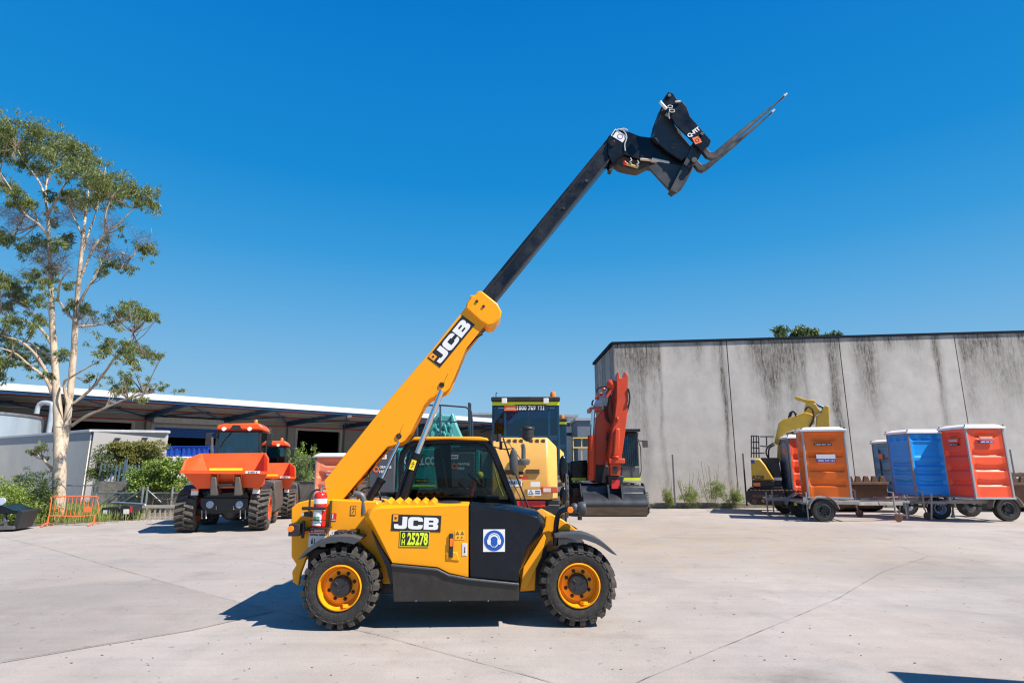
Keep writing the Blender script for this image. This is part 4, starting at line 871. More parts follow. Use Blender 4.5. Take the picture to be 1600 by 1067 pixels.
shape2d([circ(0, .06, .235, 20, 0, 180)+circ(0, .06, .275, 20, 180, 0)], WHT, tele, c, ux, uz, 'sign_headband', .0125, w_, h_)
# warning stickers on the cover
c, ux, uz, w_, h_ = lab(718.5, 835.5, .04, 15, 15, YLV if False else mat('label_yellow', (.90, .42, .02), .4), tele, 0, 'warning_sticker', .003)
for u, v in ((-.25, .2), (.25, .2)): shape2d([[(u-.18, v-.15), (u+.18, v-.15), (u, v+.2)], [(u-.1, v-.1), (u+.1, v-.1), (u, v+.1)]], BKV, tele, c, ux, uz, 'sticker_mark', .005, w_, h_)
for u, v in ((-.2, -.25), (.2, -.25)): shape2d([[(u-.12, v-.12), (u, v+.1), (u+.12, v-.02), (u, v-.05)]], BKV, tele, c, ux, uz, 'sticker_mark', .005, w_, h_)
c, ux, uz, w_, h_ = lab(726, 858, .04, 8, 20, WHT, tele, 0, 'warning_sticker', .004); plate(c, ux, uz, w_*.7, h_*.86, mat('label_pink', (.75, .6, .58), .4), tele, 'sticker_mark', .0055, .001)
shape2d([[(-.2, -.3), (.2, -.3), (.1, .0), (.2, .3), (-.1, .2), (-.05, -.1)]], BKV, tele, c, ux, uz, 'sticker_mark', .007, w_*.7, h_*.8)
# panel beside the tail
RY = .30
c, ux, uz, w_, h_ = lab(520, 807.5, RY, 11.5, 12.5, REDV, tele, 0, 'number_sign'); text('1', h_*.55, WHT, tele, c+uz*h_*.1, ux, uz, .05, .007); plate(c-uz*h_*.36, ux, uz, w_*.8, h_*.07, WHT, tele, 'sticker_mark', .0065, .001)
c, ux, uz, w_, h_ = lab(496, 840, RY, 27, 28, WHT, tele, 0, 'danger_sign'); plate(c+uz*h_*.40, ux, uz, w_, h_*.22, REDV, tele, 'danger_band', .006, .001)
text('DANGER', h_*.13, WHT, tele, c+uz*h_*.40+ux*w_*.1, ux, uz, .05, .0075, fit=w_*.6); text('SWING AREA', h_*.13, BKV, tele, c+uz*h_*.18, ux, uz, .05, .0065, fit=w_*.92)
shape2d([[(-.07, -.05), (.07, -.05), (0, .08)]], WHT, tele, c+uz*h_*.40-ux*w_*.32, ux, uz, 'sticker_mark', .0075, w_, h_)
shape2d([circ(-.3, .04, .035, 12), [(-.35, -.02), (-.25, -.02), (-.25, -.25), (-.35, -.25)], [(-.18, .05), (-.14, .05), (-.14, -.25), (-.18, -.25)], [(.0, -.1), (.3, .02), (.3, -.1)]], BKV, tele, c-uz*h_*.08, ux, uz, 'sticker_mark', .0065, w_, h_)
c, ux, uz, w_, h_ = lab(520, 838, RY, 13, 20, WHT, tele, 0, 'weight_sticker'); text('102', h_*.33, BKV, tele, c+ux*w_*.05, ux, uz, .04, .0065, fit=w_*.7); text('L', h_*.12, BKV, tele, c+uz*h_*.34, ux, uz, .02, .0065)
c, ux, uz, w_, h_ = lab(552, 797, RY, 8.5, 15, mat('label_yellow2', (.80, .34, .02), .4), tele, 0, 'warning_sticker'); 
for s_ in (-1, 1): plate(c+ux*s_*w_*.47, ux, uz, w_*.07, h_, BKV, tele, 'sticker_mark', .005, .001); plate(c+uz*s_*h_*.48, ux, uz, w_, h_*.04, BKV, tele, 'sticker_mark', .0055, .001)
shape2d([[(-.3, .08), (.3, .08), (0, .38)], [(-.17, .13), (.17, .13), (0, .30)]], BKV, tele, c, ux, uz, 'sticker_mark', .0055, w_, h_); shape2d([[(-.25, -.3), (-.15, -.35), (.2, -.08), (.05, -.05)]], BKV, tele, c, ux, uz, 'sticker_mark', .0055, w_, h_)
# cylinder sticker
c = P(645, 726, .535); ux = Vector((1, 0, .0)); dd = (P(650, 714, .6)-P(626, 788, .6)).normalized(); uxx = Vector((dd.z, 0, -dd.x))
plate(c, uxx, dd, .06, .115, YLV, lc, 'warning_sticker', .003); shape2d([[(-.3, .05), (.3, .05), (0, .35)], [(-.17, .1), (.17, .1), (0, .27)]], BKV, lc, c, uxx, dd, 'sticker_mark', .005, .06, .115); shape2d([[(-.2, -.3), (-.1, -.34), (.2, -.08), (.05, -.05)]], BKV, lc, c, uxx, dd, 'sticker_mark', .005, .06, .115)
# head stickers
c = P(967, 212.5, .68); rr = -33
ux = Vector((math.cos(R(rr)), 0, math.sin(R(rr)))); uz = Vector((-ux.z, 0, ux.x)); plate(c, ux, uz, .19, .12, WHT, head, 'load_chart_sticker', .004)
shape2d([circ(0, 0, .35), circ(0, 0, .26)], mat('label_purple', (.35, .2, .35), .4), head, c+ux*.02, ux, uz, 'sticker_mark', .006, .12, .12)
plate(c-ux*.075, ux, uz, .02, .10, BKV, head, 'sticker_mark', .006, .001)
c = P(1089, 219.5, .50); ux = Vector((math.cos(R(-20)), 0, math.sin(R(-20)))); uz = Vector((-ux.z, 0, ux.x)); ux = (P(1112, 196, .5)-P(1092, 214, .5)).normalized()
ux = Vector((.93, 0, .38)).normalized(); uz = Vector((-ux.z, 0, ux.x)); plate(c, ux, uz, .10, .10, ORV, carr, 'warning_sticker', .004)
shape2d([circ(0, -.05, .28), circ(0, -.05, .2)], BKV, carr, c, ux, uz, 'sticker_mark', .006, .1, .1)
a_ = P(1075, 214, .5); b_ = P(1093, 201, .5); ux = (b_-a_).normalized(); text('Q-FIT', .055, WHT, carr, (a_+b_)/2, ux, Vector((-ux.z, 0, ux.x)), .05, .004, fit=(b_-a_).length)
# ---- fire extinguisher hung on the tail panel
EF = HF
fe = thing('fire_extinguisher', 'red fire extinguisher with a white band strapped to the tail of the yellow telehandler', 'fire extinguisher', HF.M @ P(498, 823, .17))
fo = P(498, 823, .17)
def L_(q): return Vector(q)-fo
top = P(498, 768, .17).z-fo.z; r_ = .068
m = MB(); m.lathe([(0, .0), (r_*.9, 0), (r_, .015), (r_, top-.055), (r_*.93, top-.03), (r_*.75, top-.012), (r_*.35, top), (0, top)], (0, 0, 0), 'z', 32); m.build('cylinder', RED, fe)
z1 = P(498, 779, .1).z-fo.z; z0 = P(498, 787, .1).z-fo.z
m = MB(); m.lathe([(r_+.001, z0), (r_+.0018, z0), (r_+.0018, z1), (r_+.001, z1)], (0, 0, 0), 'z', 32); m.build('white_band', WHT, fe)
m = MB(); m.cyl((0, 0, top-.01), (0, 0, top+.035), .018, seg=12); m.build('valve', mat('brass2', (.5, .4, .25), .3, .8), fe)
m = MB(); m.beam((-.01, 0, top+.03), (.09, -.01, top+.065), .02, .006); m.beam((0, 0, top+.02), (.085, -.01, top+.01), .02, .006); m.tube([(0, 0, top+.03), (.01, 0, top+.06), (.03, 0, top+.07)], .006, 6); m.build('handle', CHR, fe)
m = MB(); m.tube(smooth_line([Vector(q) for q in ((-.01, -.01, top+.02), (-.06, -.02, top+.015), (-.10, -.03, top-.04), (-.105, -.03, top-.15), (-.10, -.03, top-.26))], 5), .011, 8); m.build('hose', BLK, fe)
lz = P(498, 806, .1).z-fo.z
def wrap(name, z0, z1, a0, a1, rr, ma):
    m = MB(); v = []; n = 12
    for i in range(n+1):
        q = R(a0+(a1-a0)*i/n); v += [(rr*math.cos(q), rr*math.sin(q), z0), (rr*math.cos(q), rr*math.sin(q), z1)]
    m.add(v, [(2*i, 2*i+2, 2*i+3, 2*i+1) for i in range(n)]); return m.build(name, ma, fe)
h9 = lz; wrap('instruction_label', .02, h9+.05, -140, -55, r_+.002, WHT); wrap('label_print', .045, h9*.45, -132, -70, r_+.0035, mat('label_green', (.05, .30, .15), .5, var=.9, scale=60)); wrap('label_print', h9*.55, h9*.95, -132, -70, r_+.0035, mat('label_green2', (.12, .35, .2), .5, var=.9, scale=70))
wrap('label_print', h9+.055, h9+.065, -170, -20, r_+.002, WHT)
m = MB(); zb = P(498, 793, .1).z
m.tube([P(472, 794, .1), P(509, 794, .1)], .018, 8); m.box(P(511, 790, .1).x-.004, P(511, 790, .1).x+.008, .22, .29, P(500, 828, .1).z, P(500, 783, .1).z)
m.box(P(485, 826, .1).x, P(512, 826, .1).x, .08, .29, P(500, 827, .1).z, P(500, 825, .1).z); PR(m, [(470, 803), (474, 800), (487, 798), (487, 808), (474, 806)], .2, .24)
m.tube([P(484, 812, .095), P(512, 812, .095)], .005, 6); m.build('extinguisher_bracket', BLK, tele, bevel=.003)
m = MB(); q = P(473, 803, .19); m.cyl((q.x, .18, q.z), (q.x, .2, q.z), .018); m.build('bolt', CHR, tele)
# ================================================================= LEFT BACKGROUND
# ---- open-fronted depot with a long canopy
sa = W(0, 598, 34.8); sb = W(767, 654, 62.0)
SF = Frame(sa.x, sa.y, math.degrees(math.atan2(sb.y-sa.y, sb.x-sa.x)))
SZ = sa.z
depot = thing('depot_building', 'long grey depot with a white edged canopy on blue steel beams and dark doorways', 'building', SF)
BLUS = mat('blue_steel', (.012, .085, .20), .45, var=.12, dirt=.15); SOFF = mat('soffit_sheet', (.32, .31, .30), .7, .0, var=.15, scale=.8, stretch=(4, .3, 1), bump=.3, bscale=8)
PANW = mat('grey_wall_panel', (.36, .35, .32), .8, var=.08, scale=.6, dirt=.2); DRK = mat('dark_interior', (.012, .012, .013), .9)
WD = 12.8; XA, XB = -14.0, 62.0
m = MB(); m.box(XA, XB, -.06, .05, SZ-.42, SZ); m.build('fascia', mat('white_fascia', (.62, .62, .61), .5, var=.04), depot)
m = MB(); m.prism([(0.05, SZ-.02), (WD+16, SZ+.9), (WD+16, SZ+.8), (WD, SZ-.42), (.05, SZ-.30)], XA, XB, 'x'); m.build('roof', SOFF, depot)
m = MB(); m.box(XA, XB, 0.055, .2, SZ-.60, SZ-.36); m.build('edge_beam', BLUS, depot)
nodes = [SF.p(q, w_, .2)[0] for q, w_ in ((295, 627), (431, 638), (543, 646))]; dn = (nodes[2]-nodes[0])/2
nodes = [nodes[0]+dn*k for k in range(-5, 6)]
for i, x in enumerate(nodes):
    if x < XA or x > XB: continue
    m = MB(); m.prism([(.2, SZ-.36), (WD, SZ-.50), (WD, SZ-1.0), (.2, SZ-.60)], x-.12, x+.12, 'x'); m.build('beam', BLUS, depot)
    m = MB(); m.tube([(x, .3, SZ-.62), (x+dn, WD-.2, SZ-.75)], .06, 6); m.build('brace', BLUS, depot)
    m = MB(); m.tube([(x+dn*.5, WD*.45, SZ-.58), (x, WD-.2, SZ-.72)], .05, 6); m.build('brace', BLUS, depot)
m = MB()
for k in range(1, 9):
    y = k*WD/9; m.cur = 1 if k in (2, 6) else 0; m.box(XA, XB, y-.04, y+.04, SZ-.30-.12*y/WD-.14, SZ-.30-.12*y/WD-.02)
m.build('purlin', [mat('purlin_grey', (.25, .24, .23), .6), mat('purlin_red', (.25, .05, .035), .6)], depot)
m = MB(); m.box(XA, XB, WD-.12, WD-.02, SZ-1.08, SZ-1.0); m.build('red_pipe', REDV, depot)
# the wall with its openings
ops = []
for a, b, t in ((112, 206, 661), (241, 343, 671), (384, 420, 672), (465, 531, 675)):
    x0, _ = SF.p(a, t, WD); x1, zt = SF.p(b, t, WD); ops.append((x0, x1, zt))
zt_ = SZ-.45; xx = XA; m = MB(); JX = []
for x0, x1, zt in ops:
    m.box(xx, x0, WD, WD+.25, 0, zt_); m.box(x0, x1, WD, WD+.25, zt, zt_); xx = x1
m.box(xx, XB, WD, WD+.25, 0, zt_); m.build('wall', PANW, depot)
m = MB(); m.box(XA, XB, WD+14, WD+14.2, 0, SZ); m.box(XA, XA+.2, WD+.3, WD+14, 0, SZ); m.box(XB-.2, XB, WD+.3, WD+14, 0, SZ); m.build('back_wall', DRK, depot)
for x0, x1, zt in ops:
    m = MB(); m.box(x0-.25, x0, WD-.08, WD-.005, 0, zt+.25); m.box(x1, x1+.25, WD-.08, WD-.005, 0, zt+.25); m.box(x0, x1, WD-.08, WD-.005, zt, zt+.25); m.build('door_frame', mat('door_frame_paint', (.5, .49, .46), .6), depot)
x0, x1, zt = ops[1]; zs = SF.p(290, 684, WD)[1]; m = MB()
for k in range(6): z1 = zt-(zt-zs)*k/6; m.box(x0, x1, WD+.02, WD+.06, z1-(zt-zs)/6+.02, z1)
m.build('roller_shutter', mat('blue_shutter', (.02, .13, .52), .5), depot)
m = MB(); m.box(x0-.3, x1+.5, WD-.9, WD-.1, zt+.35, zt+.85); m.build('shutter_box', mat('shutter_box_white', (.6, .6, .58), .6), depot, bevel=.03)
m = MB()
for x in nodes: m.box(x-.06, x+.06, WD-.14, WD-.13, 0, SZ-1.08)
m.build('downpipe', mat('downpipe_grey', (.08, .08, .085), .5), depot)
for a, b in ((176, 625), (546, 649)):
    q = SF.P(a, b, .6); m = MB(); m.box(q.x-.18, q.x+.18, .5, .7, q.z-.14, q.z+.14); m.build('floodlight', WHT, depot, bevel=.02)
# ---- grey rendered building with a pale end wall
A = W(143, 672, 26.0); BL = W(0, 683, 32.7)
GF = Frame(A.x, A.y, math.degrees(math.atan2(A.y-BL.y, A.x-BL.x)))
lg = (A-BL).length+6; gb = thing('rendered_building', 'low grey rendered building with a pale end wall and coping behind the gum tree', 'building', GF)
RG = mat('grey_render', (.78, .68, .56), .85, var=.08, scale=.5, dirt=.1); RW = mat('pale_render', (.47, .45, .43), .85, var=.05, scale=.8)
H0 = A.z
m = MB(); m.box(-lg, 0, 0, .3, 0, H0-.45); m.build('side_wall', RG, gb)
m = MB(); m.box(-lg, -.01, -.004, .3, H0-.45, H0-.08); m.build('wall_band', mat('dark_band', (.22, .25, .28), .7), gb)  # darker blue-grey strip along the wall top, below the coping
Bw = W(236, 673, 25.8); m = MB()
la = GF.I @ Vector((A.x, A.y, 0)); lb = GF.I @ Vector((Bw.x, Bw.y+1.3, 0)); m.beam((la.x+.0, la.y+.15, (H0-.08)/2), (lb.x, lb.y, (H0-.08)/2), .3, H0-.08); ew = m.build('end_wall', RW, gb)
m = MB(); m.beam((la.x-.1, la.y+.12, H0-.02), (lb.x+.1, lb.y, H0-.02), .42, .11); m.box(-lg, -.05, -.06, .36, H0-.075, H0+.035); m.build('coping', mat('coping_metal', (.55, .56, .57), .45), gb, bevel=.01)
for a in (181, 214):
    t = (a-143)/93; c = la.lerp(lb, t); n = Vector((-(lb-la).y, (lb-la).x, 0)).normalized(); c = c-n*.02
    m = MB(); z = GF.P(a, 688, c.y).z; m.box(c.x-.06, c.x+.12, c.y-.3, c.y-.12, z+.03, z+.09); m.tube([(c.x, c.y-.1, z+.05), (c.x, c.y-.2, z-.05), (c.x-.02, c.y-.2, z-.3)], .025, 6); m.build('wall_bracket', BLK, gb)
# ---- tank
tk = thing('storage_tank', 'pale blue cylindrical storage tank rising behind the grey rendered wall', 'tank', (-35.8, 34.5, 0))
tc_ = W(0, 634, 29.8); TR = 6.4
m = MB(); m.lathe([(TR, 0), (TR, tc_.z), (0, tc_.z+.4)], (0, 0, 0), 'z', 64); m.build('tank_shell', mat('tank_sheet', (.33, .40, .46), .55, .1, var=.08, scale=1.2, stretch=(1, 1, .2)), tk)
m = MB(); m.lathe([(TR+.01, tc_.z-.1), (TR+.06, tc_.z-.1), (TR+.06, tc_.z+.03), (TR+.01, tc_.z+.03)], (0, 0, 0), 'z', 64); m.build('rim_band', STL, tk)
dx = W(74, 660, 33.3).x+35.8
m = MB(); m.tube(smooth_line([Vector(q) for q in ((dx-.7, -1.2, tc_.z-.1), (dx-.6, -1.2, tc_.z+.45), (dx-.1, -1.2, tc_.z+.5), (dx+.15, -1.2, tc_.z+.1), (dx+.15, -1.2, 2), (dx+.1, -1.2, 0))], 4), .13, 12); m.build('overflow_pipe', mat('pipe_paint', (.36, .41, .46), .4), tk)
m = MB(); x_ = -.1
for q in ((-1.5, 0), (-.2, 0)): m.tube([(4.6+q[0], -4, tc_.z), (4.6+q[0], -4, tc_.z+.9)], .03, 6)
m.tube([(-1, -4, tc_.z+.9), (4.4, -4, tc_.z+.9)], .03, 6); m.build('guard_rail', STL, tk)
# ---- retaining wall, picket fence
RY_ = 21.8; r0 = W(148, 752, RY_); r1 = W(292, 752, RY_); rt = r0.z
m = MB(); m.box(r0.x, r1.x+8, RY_, RY_+.3, 0, rt); o = m.build('retaining_wall', mat('rough_retaining_concrete', (.24, .22, .19), .95, var=.4, scale=1.5, dirt=.7, dirtcol=(.06, .055, .045), bump=.5, bscale=10)); tag(o, 'rough weathered concrete retaining wall below the blue picket fence', 'retaining wall')
pf = thing('picket_fence', 'blue grey steel picket fence on top of the concrete retaining wall', 'fence', (r0.x, RY_+.15, 0))
PKM = mat('picket_paint', (.10, .16, .21), .5); h2_ = W(190, 726, RY_+.15).z; L2 = W(237, 740, RY_).x-r0.x
m = MB()
for k in range(int(L2/.14)): x = .05+k*.14; m.box(x-.025, x+.025, -.015, .015, rt+.01, h2_)
m.build('picket', PKM, pf)['kind'] = 'stuff'
m = MB(); m.box(0, L2, .016, .05, rt+.2, rt+.25); m.box(0, L2, .016, .05, h2_-.25, h2_-.2); m.build('rail', PKM, pf)
m = MB(); x = W(191, 740, RY_).x-r0.x; m.box(x-.05, x+.05, -.05, -.016, rt, h2_+.2); m.build('post', PKM, pf)
# ---- chain link fences
def chainlink(name, x0, y0, x1, y1, h, label, posts, z0=.03, group=None, sp=.085, gate=()):
    L_ = math.hypot(x1-x0, y1-y0); t = thing(name, label, 'fence', (x0, y0, 0), group); t.rotation_euler = (0, 0, math.atan2(y1-y0, x1-x0))
    m = MB(); k = -h
    while k < L_:
        for s in (0, 1):
            a, b = (k, k+h) if s == 0 else (k+h, k)
            pa, pb = Vector((a, 0, z0)), Vector((b, 0, h))
            lo, hi = 0.0, 1.0
            if abs(b-a) > 1e-6:
                ts = sorted([(0-a)/(b-a), (L_-a)/(b-a)]); lo, hi = max(0, ts[0]), min(1, ts[1])
            if hi-lo > .02: m.beam(pa.lerp(pb, lo), pa.lerp(pb, hi), .0035, .0035, up=(0, 1, 0))
        k += sp
    m.build('wire_mesh', STL, t, raw=True)
    m = MB(); m.tube([(0, 0, h), (L_, 0, h)], .021, 6); m.build('rail', STL, t)
    if gate: m = MB(); [m.tube([(a, -.04, b), (c, -.04, d)], .02, 6) for a, b, c, d in gate]; m.build('brace', STL, t)
    for q in posts: m = MB(); m.tube([(q, -.03, 0), (q, -.03, h+.22)], .035, 8); m.build('post', STL, t)
    return t
FY = 20.3; fx = lambda q, w_=780: W(q, w_, FY).x
h_ = W(200, 770, FY).z
chainlink('chain_link_fence', fx(-30), FY, fx(146), FY, h_+.25, 'galvanised chain link fence behind the roadside bushes and gum tree trunk', [.6, fx(20)-fx(-30), fx(146)-fx(-30)-.05])
x0 = fx(149); g1 = fx(224)-x0
chainlink('chain_link_gate', x0, FY, fx(224), FY, h_, 'galvanised chain link gate with diagonal braces left of the orange dumpers', [.03, g1-.03], gate=[(.05, .2, g1*.45, .75), (g1*.6, h_-.3, g1-.05, h_+.1)])
x0 = fx(228); g1 = fx(330)-x0
chainlink('chain_link_gate', x0, FY, fx(330), FY, h_, 'galvanised chain link gate running behind the wheeled dumper skip', [.03, g1*.4, g1-.03], gate=[(.05, h_+.1, g1*.25, h_-.3)])
chainlink('chain_link_fence', fx(440, 760), FY+1.2, fx(600, 760), FY+1.2, 1.9, 'chain link fence between the dumpers and the salmon portable toilet', [3.3])
# ---- shrubs
def shrub(px, py, wpx, hpx, Y, ma, label, n=4000, ln=.07, wd=.03, cat='shrub', dp=.8, name='shrub', droop=.1, group=None, dens=9):
    c = W(px, py, Y); s = Y/907; t = thing(name, label, cat, (c.x, Y, 0), group); q = []
    for i in range(dens): q.append(((random.uniform(-.35, .35)*wpx*s, random.uniform(-.4, .4)*dp, c.z+random.uniform(-.32, .32)*hpx*s), (wpx*s*random.uniform(.16, .28), dp*.5, hpx*s*random.uniform(.18, .3))))
    m = MB()
    for i in range(5): a = random.uniform(-.3, .3)*wpx*s; m.tube([(a*.3, 0, 0), (a*.6, random.uniform(-.1, .1), c.z*.5), (a, random.uniform(-.2, .2), c.z)], .02, 5)
    m.build('stem', TWG, t); leaves('foliage', q, n, ln, wd, ma, t, droop, .5); return t
shrub(216, 711, 100, 44, 23.5, LHD, 'clipped rounded olive hedge above the blue picket fence', 22000, .075, .04, 'hedge', .8, 'hedge', dens=16)
shrub(162, 727, 44, 56, 23.0, LDK, 'dark open leaved shrub against the pale end wall', 3600, .12, .03, dens=8)
shrub(185, 740, 50, 26, 22.4, LDK, 'dark shrub growing at the picket fence below the clipped hedge', 4200, .10, .03, dens=8)
shrub(250, 746, 96, 56, 21.3, LBU, 'bright green leafy bush beside the picket fence left of the dumper', 13000, .09, .05, dens=20)
shrub(22, 784, 130, 88, 17.3, LBU, 'large light green roadside bush left of the gum tree', 16000, .08, .024, dens=18, dp=1.4, droop=0)
shrub(64, 784, 46, 80, 17.5, LDK, 'darker green bush close against the gum tree trunk', 3500, .08, .024, dens=10, droop=0)
shrub(20, 750, 90, 36, 18.4, LGR, 'feathery yellow green shrub top behind the large roadside bush', 1500, .10, .016, droop=-.3)
shrub(474, 740, 56, 86, 22.5, LBU, 'green bush behind the chain link fence right of the dumpers', 5000, .09, .04, dens=12)
shrub(585, 750, 56, 80, 22.8, LBU, 'green bush seen under the yellow boom', 4000, .09, .04, dens=12)
shrub(405, 678, 30, 24, 24, LHD, 'yellow green bush peeping out behind the dumper cab', 1500, .10, .04)
shrub(445, 720, 30, 40, 24, LDK, 'dark green bush behind the second dumper cab', 1500, .10, .04)
# weeds and soil edge
V = []
def weeds(name, pts, n, ln, wd, ma):
    P_ = []
    for _ in range(n):
        (a, b, sx_, sy_) = random.choice(pts); g = G(a+random.gauss(0, sx_), b+random.gauss(0, sy_)); P_.append(g)
    v = []; 
    for g in P_:
        h = ln*random.uniform(.4, 1.3); q = random.uniform(0, 6.28); dx, dy = math.cos(q), math.sin(q); lean = random.uniform(0, .5)*h
        b0 = Vector(g); t_ = b0+Vector((dx*lean, dy*lean, h)); w_ = Vector((-dy, dx, 0))*wd*.5; mid = b0.lerp(t_, .55)+Vector((0, 0, h*.08))
        v += [b0, mid+w_, t_, mid-w_]
    me = bpy.data.meshes.new(name); me.from_pydata([tuple(q) for q in v], [], [(4*i, 4*i+1, 4*i+2, 4*i+3) for i in range(len(v)//4)]); me.materials.append(ma)
    o = bpy.data.objects.new(name, me); COL.objects.link(o); return struct(o, 'stuff')
weeds('grass', [(100, 806, 14, 4), (130, 804, 16, 4), (160, 808, 16, 3.5), (190, 806, 14, 3), (210, 806, 10, 3), (60, 812, 20, 4), (20, 812, 24, 4), (150, 797, 30, 4), (110, 812, 16, 3), (140, 811, 14, 2.5)], 13000, .30, .016, LGR)
m = MB(); pts = [(-80, 840), (0, 826), (40, 822), (90, 818), (150, 815), (220, 812), (300, 808), (470, 803), (640, 800), (900, 796), (1000, 797), (1020, 790), (1020, 786), (640, 782), (300, 788), (0, 790), (-80, 796)]
vv = [(G(a, b).x, G(a, b).y) for a, b in pts]
struct(sheet([(-120, 842), (0, 826), (40, 823), (95, 819), (150, 815), (220, 812), (290, 806), (290, 786), (150, 786), (-120, 790)], .012, 'soil_verge', DIRT))
LIT = mat('leaf_litter', (.16, .11, .07), .9, var=.5, scale=20)
m = MB()
for i in range(900):
    px = random.uniform(-20, 300); py = 822-px*.048+random.gauss(0, 2.2); g = G(px, py); r = random.uniform(.01, .035); q = random.uniform(0, 3.1); dx, dy = math.cos(q)*r, math.sin(q)*r
    m.add([(g.x-dx, g.y-dy, .016), (g.x-dy*.5, g.y+dx*.5, .02), (g.x+dx, g.y+dy, .026), (g.x+dy*.5, g.y-dx*.5, .018)], [(0, 1, 2, 3)])
struct(m.build('leaf_litter', LIT, raw=True), 'stuff')
# weeds along the wall
for px, w_, hh, lb in ((1042, 22, 26, 'small pale weed clump at the wall foot, the leftmost of four'), (1075, 40, 34, 'weed clump at the wall foot, second from the left of four'), (1112, 44, 46, 'tallest green weed clump at the warehouse wall foot'), (1145, 34, 28, 'weed clump at the wall foot beside the yellow excavator')):
    Y = 23.3; c = W(px, 785-hh*.4, Y); t = thing('weed', lb, 'weed', (c.x, Y, .15), 'weeds at the wall foot'); s = Y/907
    m = MB()
    for i in range(16): a = random.uniform(-.5, .5)*w_*s; m.tube([(a*.3, 0, 0), (a*.7, random.uniform(-.2, .1), hh*s*.5), (a, random.uniform(-.2, .1), hh*s*random.uniform(.8, 1.5))], .006, 4)
    m.build('stem', mat('weed_stem', (.25, .22, .12), .8), t)
    leaves('foliage', [((random.uniform(-.3, .3)*w_*s, 0, hh*s*random.uniform(.15, .6)), (w_*s*.3, .25, hh*s*.28)) for i in range(10)], 2600, .085, .014, LGR, t, -.2)
# ---- orange pedestrian barrier
BRF = Frame(G(74, 822).x, G(74, 822).y, 12)
bt = thing('crowd_barrier', 'orange steel crowd barrier standing in the grass in front of the gum tree', 'barrier', BRF)
q = lambda a, b: BRF.P(a, b, 0)
tl, tr_, bl, br = q(80, 776), q(151, 778), q(76, 815), q(149, 806)
m = MB(); W_ = tr_.x-tl.x; zt = tl.z; zb = .28
m.tube(smooth_line([Vector((0, 0, zb)), Vector((0, 0, zt-.1)), Vector((.06, 0, zt)), Vector((W_-.06, 0, zt)), Vector((W_, 0, zt-.1)), Vector((W_, 0, zb)), Vector((0, 0, zb))], 3), .015, 6)
m.build('frame', ORV, bt)
for k in range(1, 11): x = W_*k/11; m = MB(); m.tube([(x, 0, zb), (x, 0, zt)], .007, 6); m.build('bar', ORV, bt)
for x in (.0, W_): m = MB(); m.tube([(x, -.02, zb), (x, -.03, .02)], .02, 6); m.tube([(x-.02, -.3, .02), (x, -.03, .1), (x, .3, .02)], .018, 6); m.build('leg', ORV, bt)
m = MB(); m.box(W_*.74, W_*.9, -.012, -.002, zt-.42, zt-.28); m.build('badge', ORV, bt)
# ---- black bucket, rake, machine at the left edge
BF = Frame(G(182, 813).x, G(182, 813).y, 0)
bk = thing('digger_bucket', 'small black steel bucket with a white sticker lying in the grass', 'bucket', BF)
m = MB(); pr = BF.poly([(158, 793), (186, 791), (189, 795), (186, 806), (178, 812), (168, 811), (160, 804)], 0); m.prism(pr, 0, .7); m.build('shell', BLK, bk, bevel=.03)
m = MB(); pr = BF.poly([(186, 795), (191, 789), (204, 790), (206, 803), (200, 806), (186, 810)], -.02); m.prism(pr, -.02, .6); m.build('mount', BLK, bk, bevel=.02)
m = MB(); a = BF.P(198, 799, -.03); m.box(a.x-.1, a.x+.08, -.04, -.021, a.z-.07, a.z+.07); m.build('white_plate', WHT, bk); m = MB(); a = BF.P(164, 800, -.01); m.box(a.x-.06, a.x+.06, -.01, -.003, a.z-.06, a.z+.06); m.build('white_sticker', WHT, bk)
m = MB(); a = BF.P(205, 796, -.03); m.box(a.x-.03, a.x+.03, -.05, -.03, a.z-.08, a.z+.08); m.build('red_tag', REDV, bk)
ub = thing('steel_hoop', 'bent galvanised tube frame standing behind the small black bucket', 'frame', (BF.loc.x, BF.loc.y+.8, 0)); F2 = Frame(BF.loc.x, BF.loc.y+.8, 0)
m = MB(); m.tube(smooth_line([F2.P(a, b, 0) for a, b in ((169, 802), (171, 790), (176, 785), (195, 785.5), (220, 787), (227, 789), (229, 800))], 4), .028, 8); m.build('tube', STL, ub)
KF = Frame(G(255, 812).x, G(255, 812).y+.1, 0); rk = thing('steel_rake', 'pale grey steel rake attachment with a row of blades left of the dumper', 'attachment', KF)
x0 = KF.p(221, 800, 0)[0]; x1 = KF.p(292, 800, 0)[0]; zt = KF.p(250, 791, 0)[1]
RKM = mat('weathered_steel', (.38, .34, .29), .75, var=.2, dirt=.3)
m = MB(); m.box(x0, x1, 0, .15, zt-.05, zt+.03); m.box(x0, x1, .0, .5, .0, .04); m.build('cross_beam', RKM, rk)
for k in range(9):
    x = x0+.05+(x1-x0-.1)*k/8; m = MB(); m.prism([(x-.02, zt-.05), (x+.05, zt-.05), (x+.05, .3), (x+.03, .04), (x-.04, .04), (x+.0, .3)], .02, .07); m.build('blade', RKM, rk)
sr = thing('rusty_frame', 'rusty brown tube frame standing behind the grey steel rake', 'frame', (KF.loc.x, KF.loc.y+.9, 0)); F2 = Frame(KF.loc.x, KF.loc.y+.9, 0)
m = MB(); m.tube([F2.P(236, 795, 0), F2.P(240, 779, 0), F2.P(292, 781, 0), F2.P(292, 800, 0)], .02, 6); m.tube([F2.P(262, 780, 0), F2.P(262, 800, 0)], .02, 6); m.build('tube', RUST, sr)
EF_ = Frame(G(14, 830).x, G(14, 830).y, 10); ed = thing('black_attachment', 'dark blue black machine attachment cut off by the left edge of the yard', 'attachment', EF_)
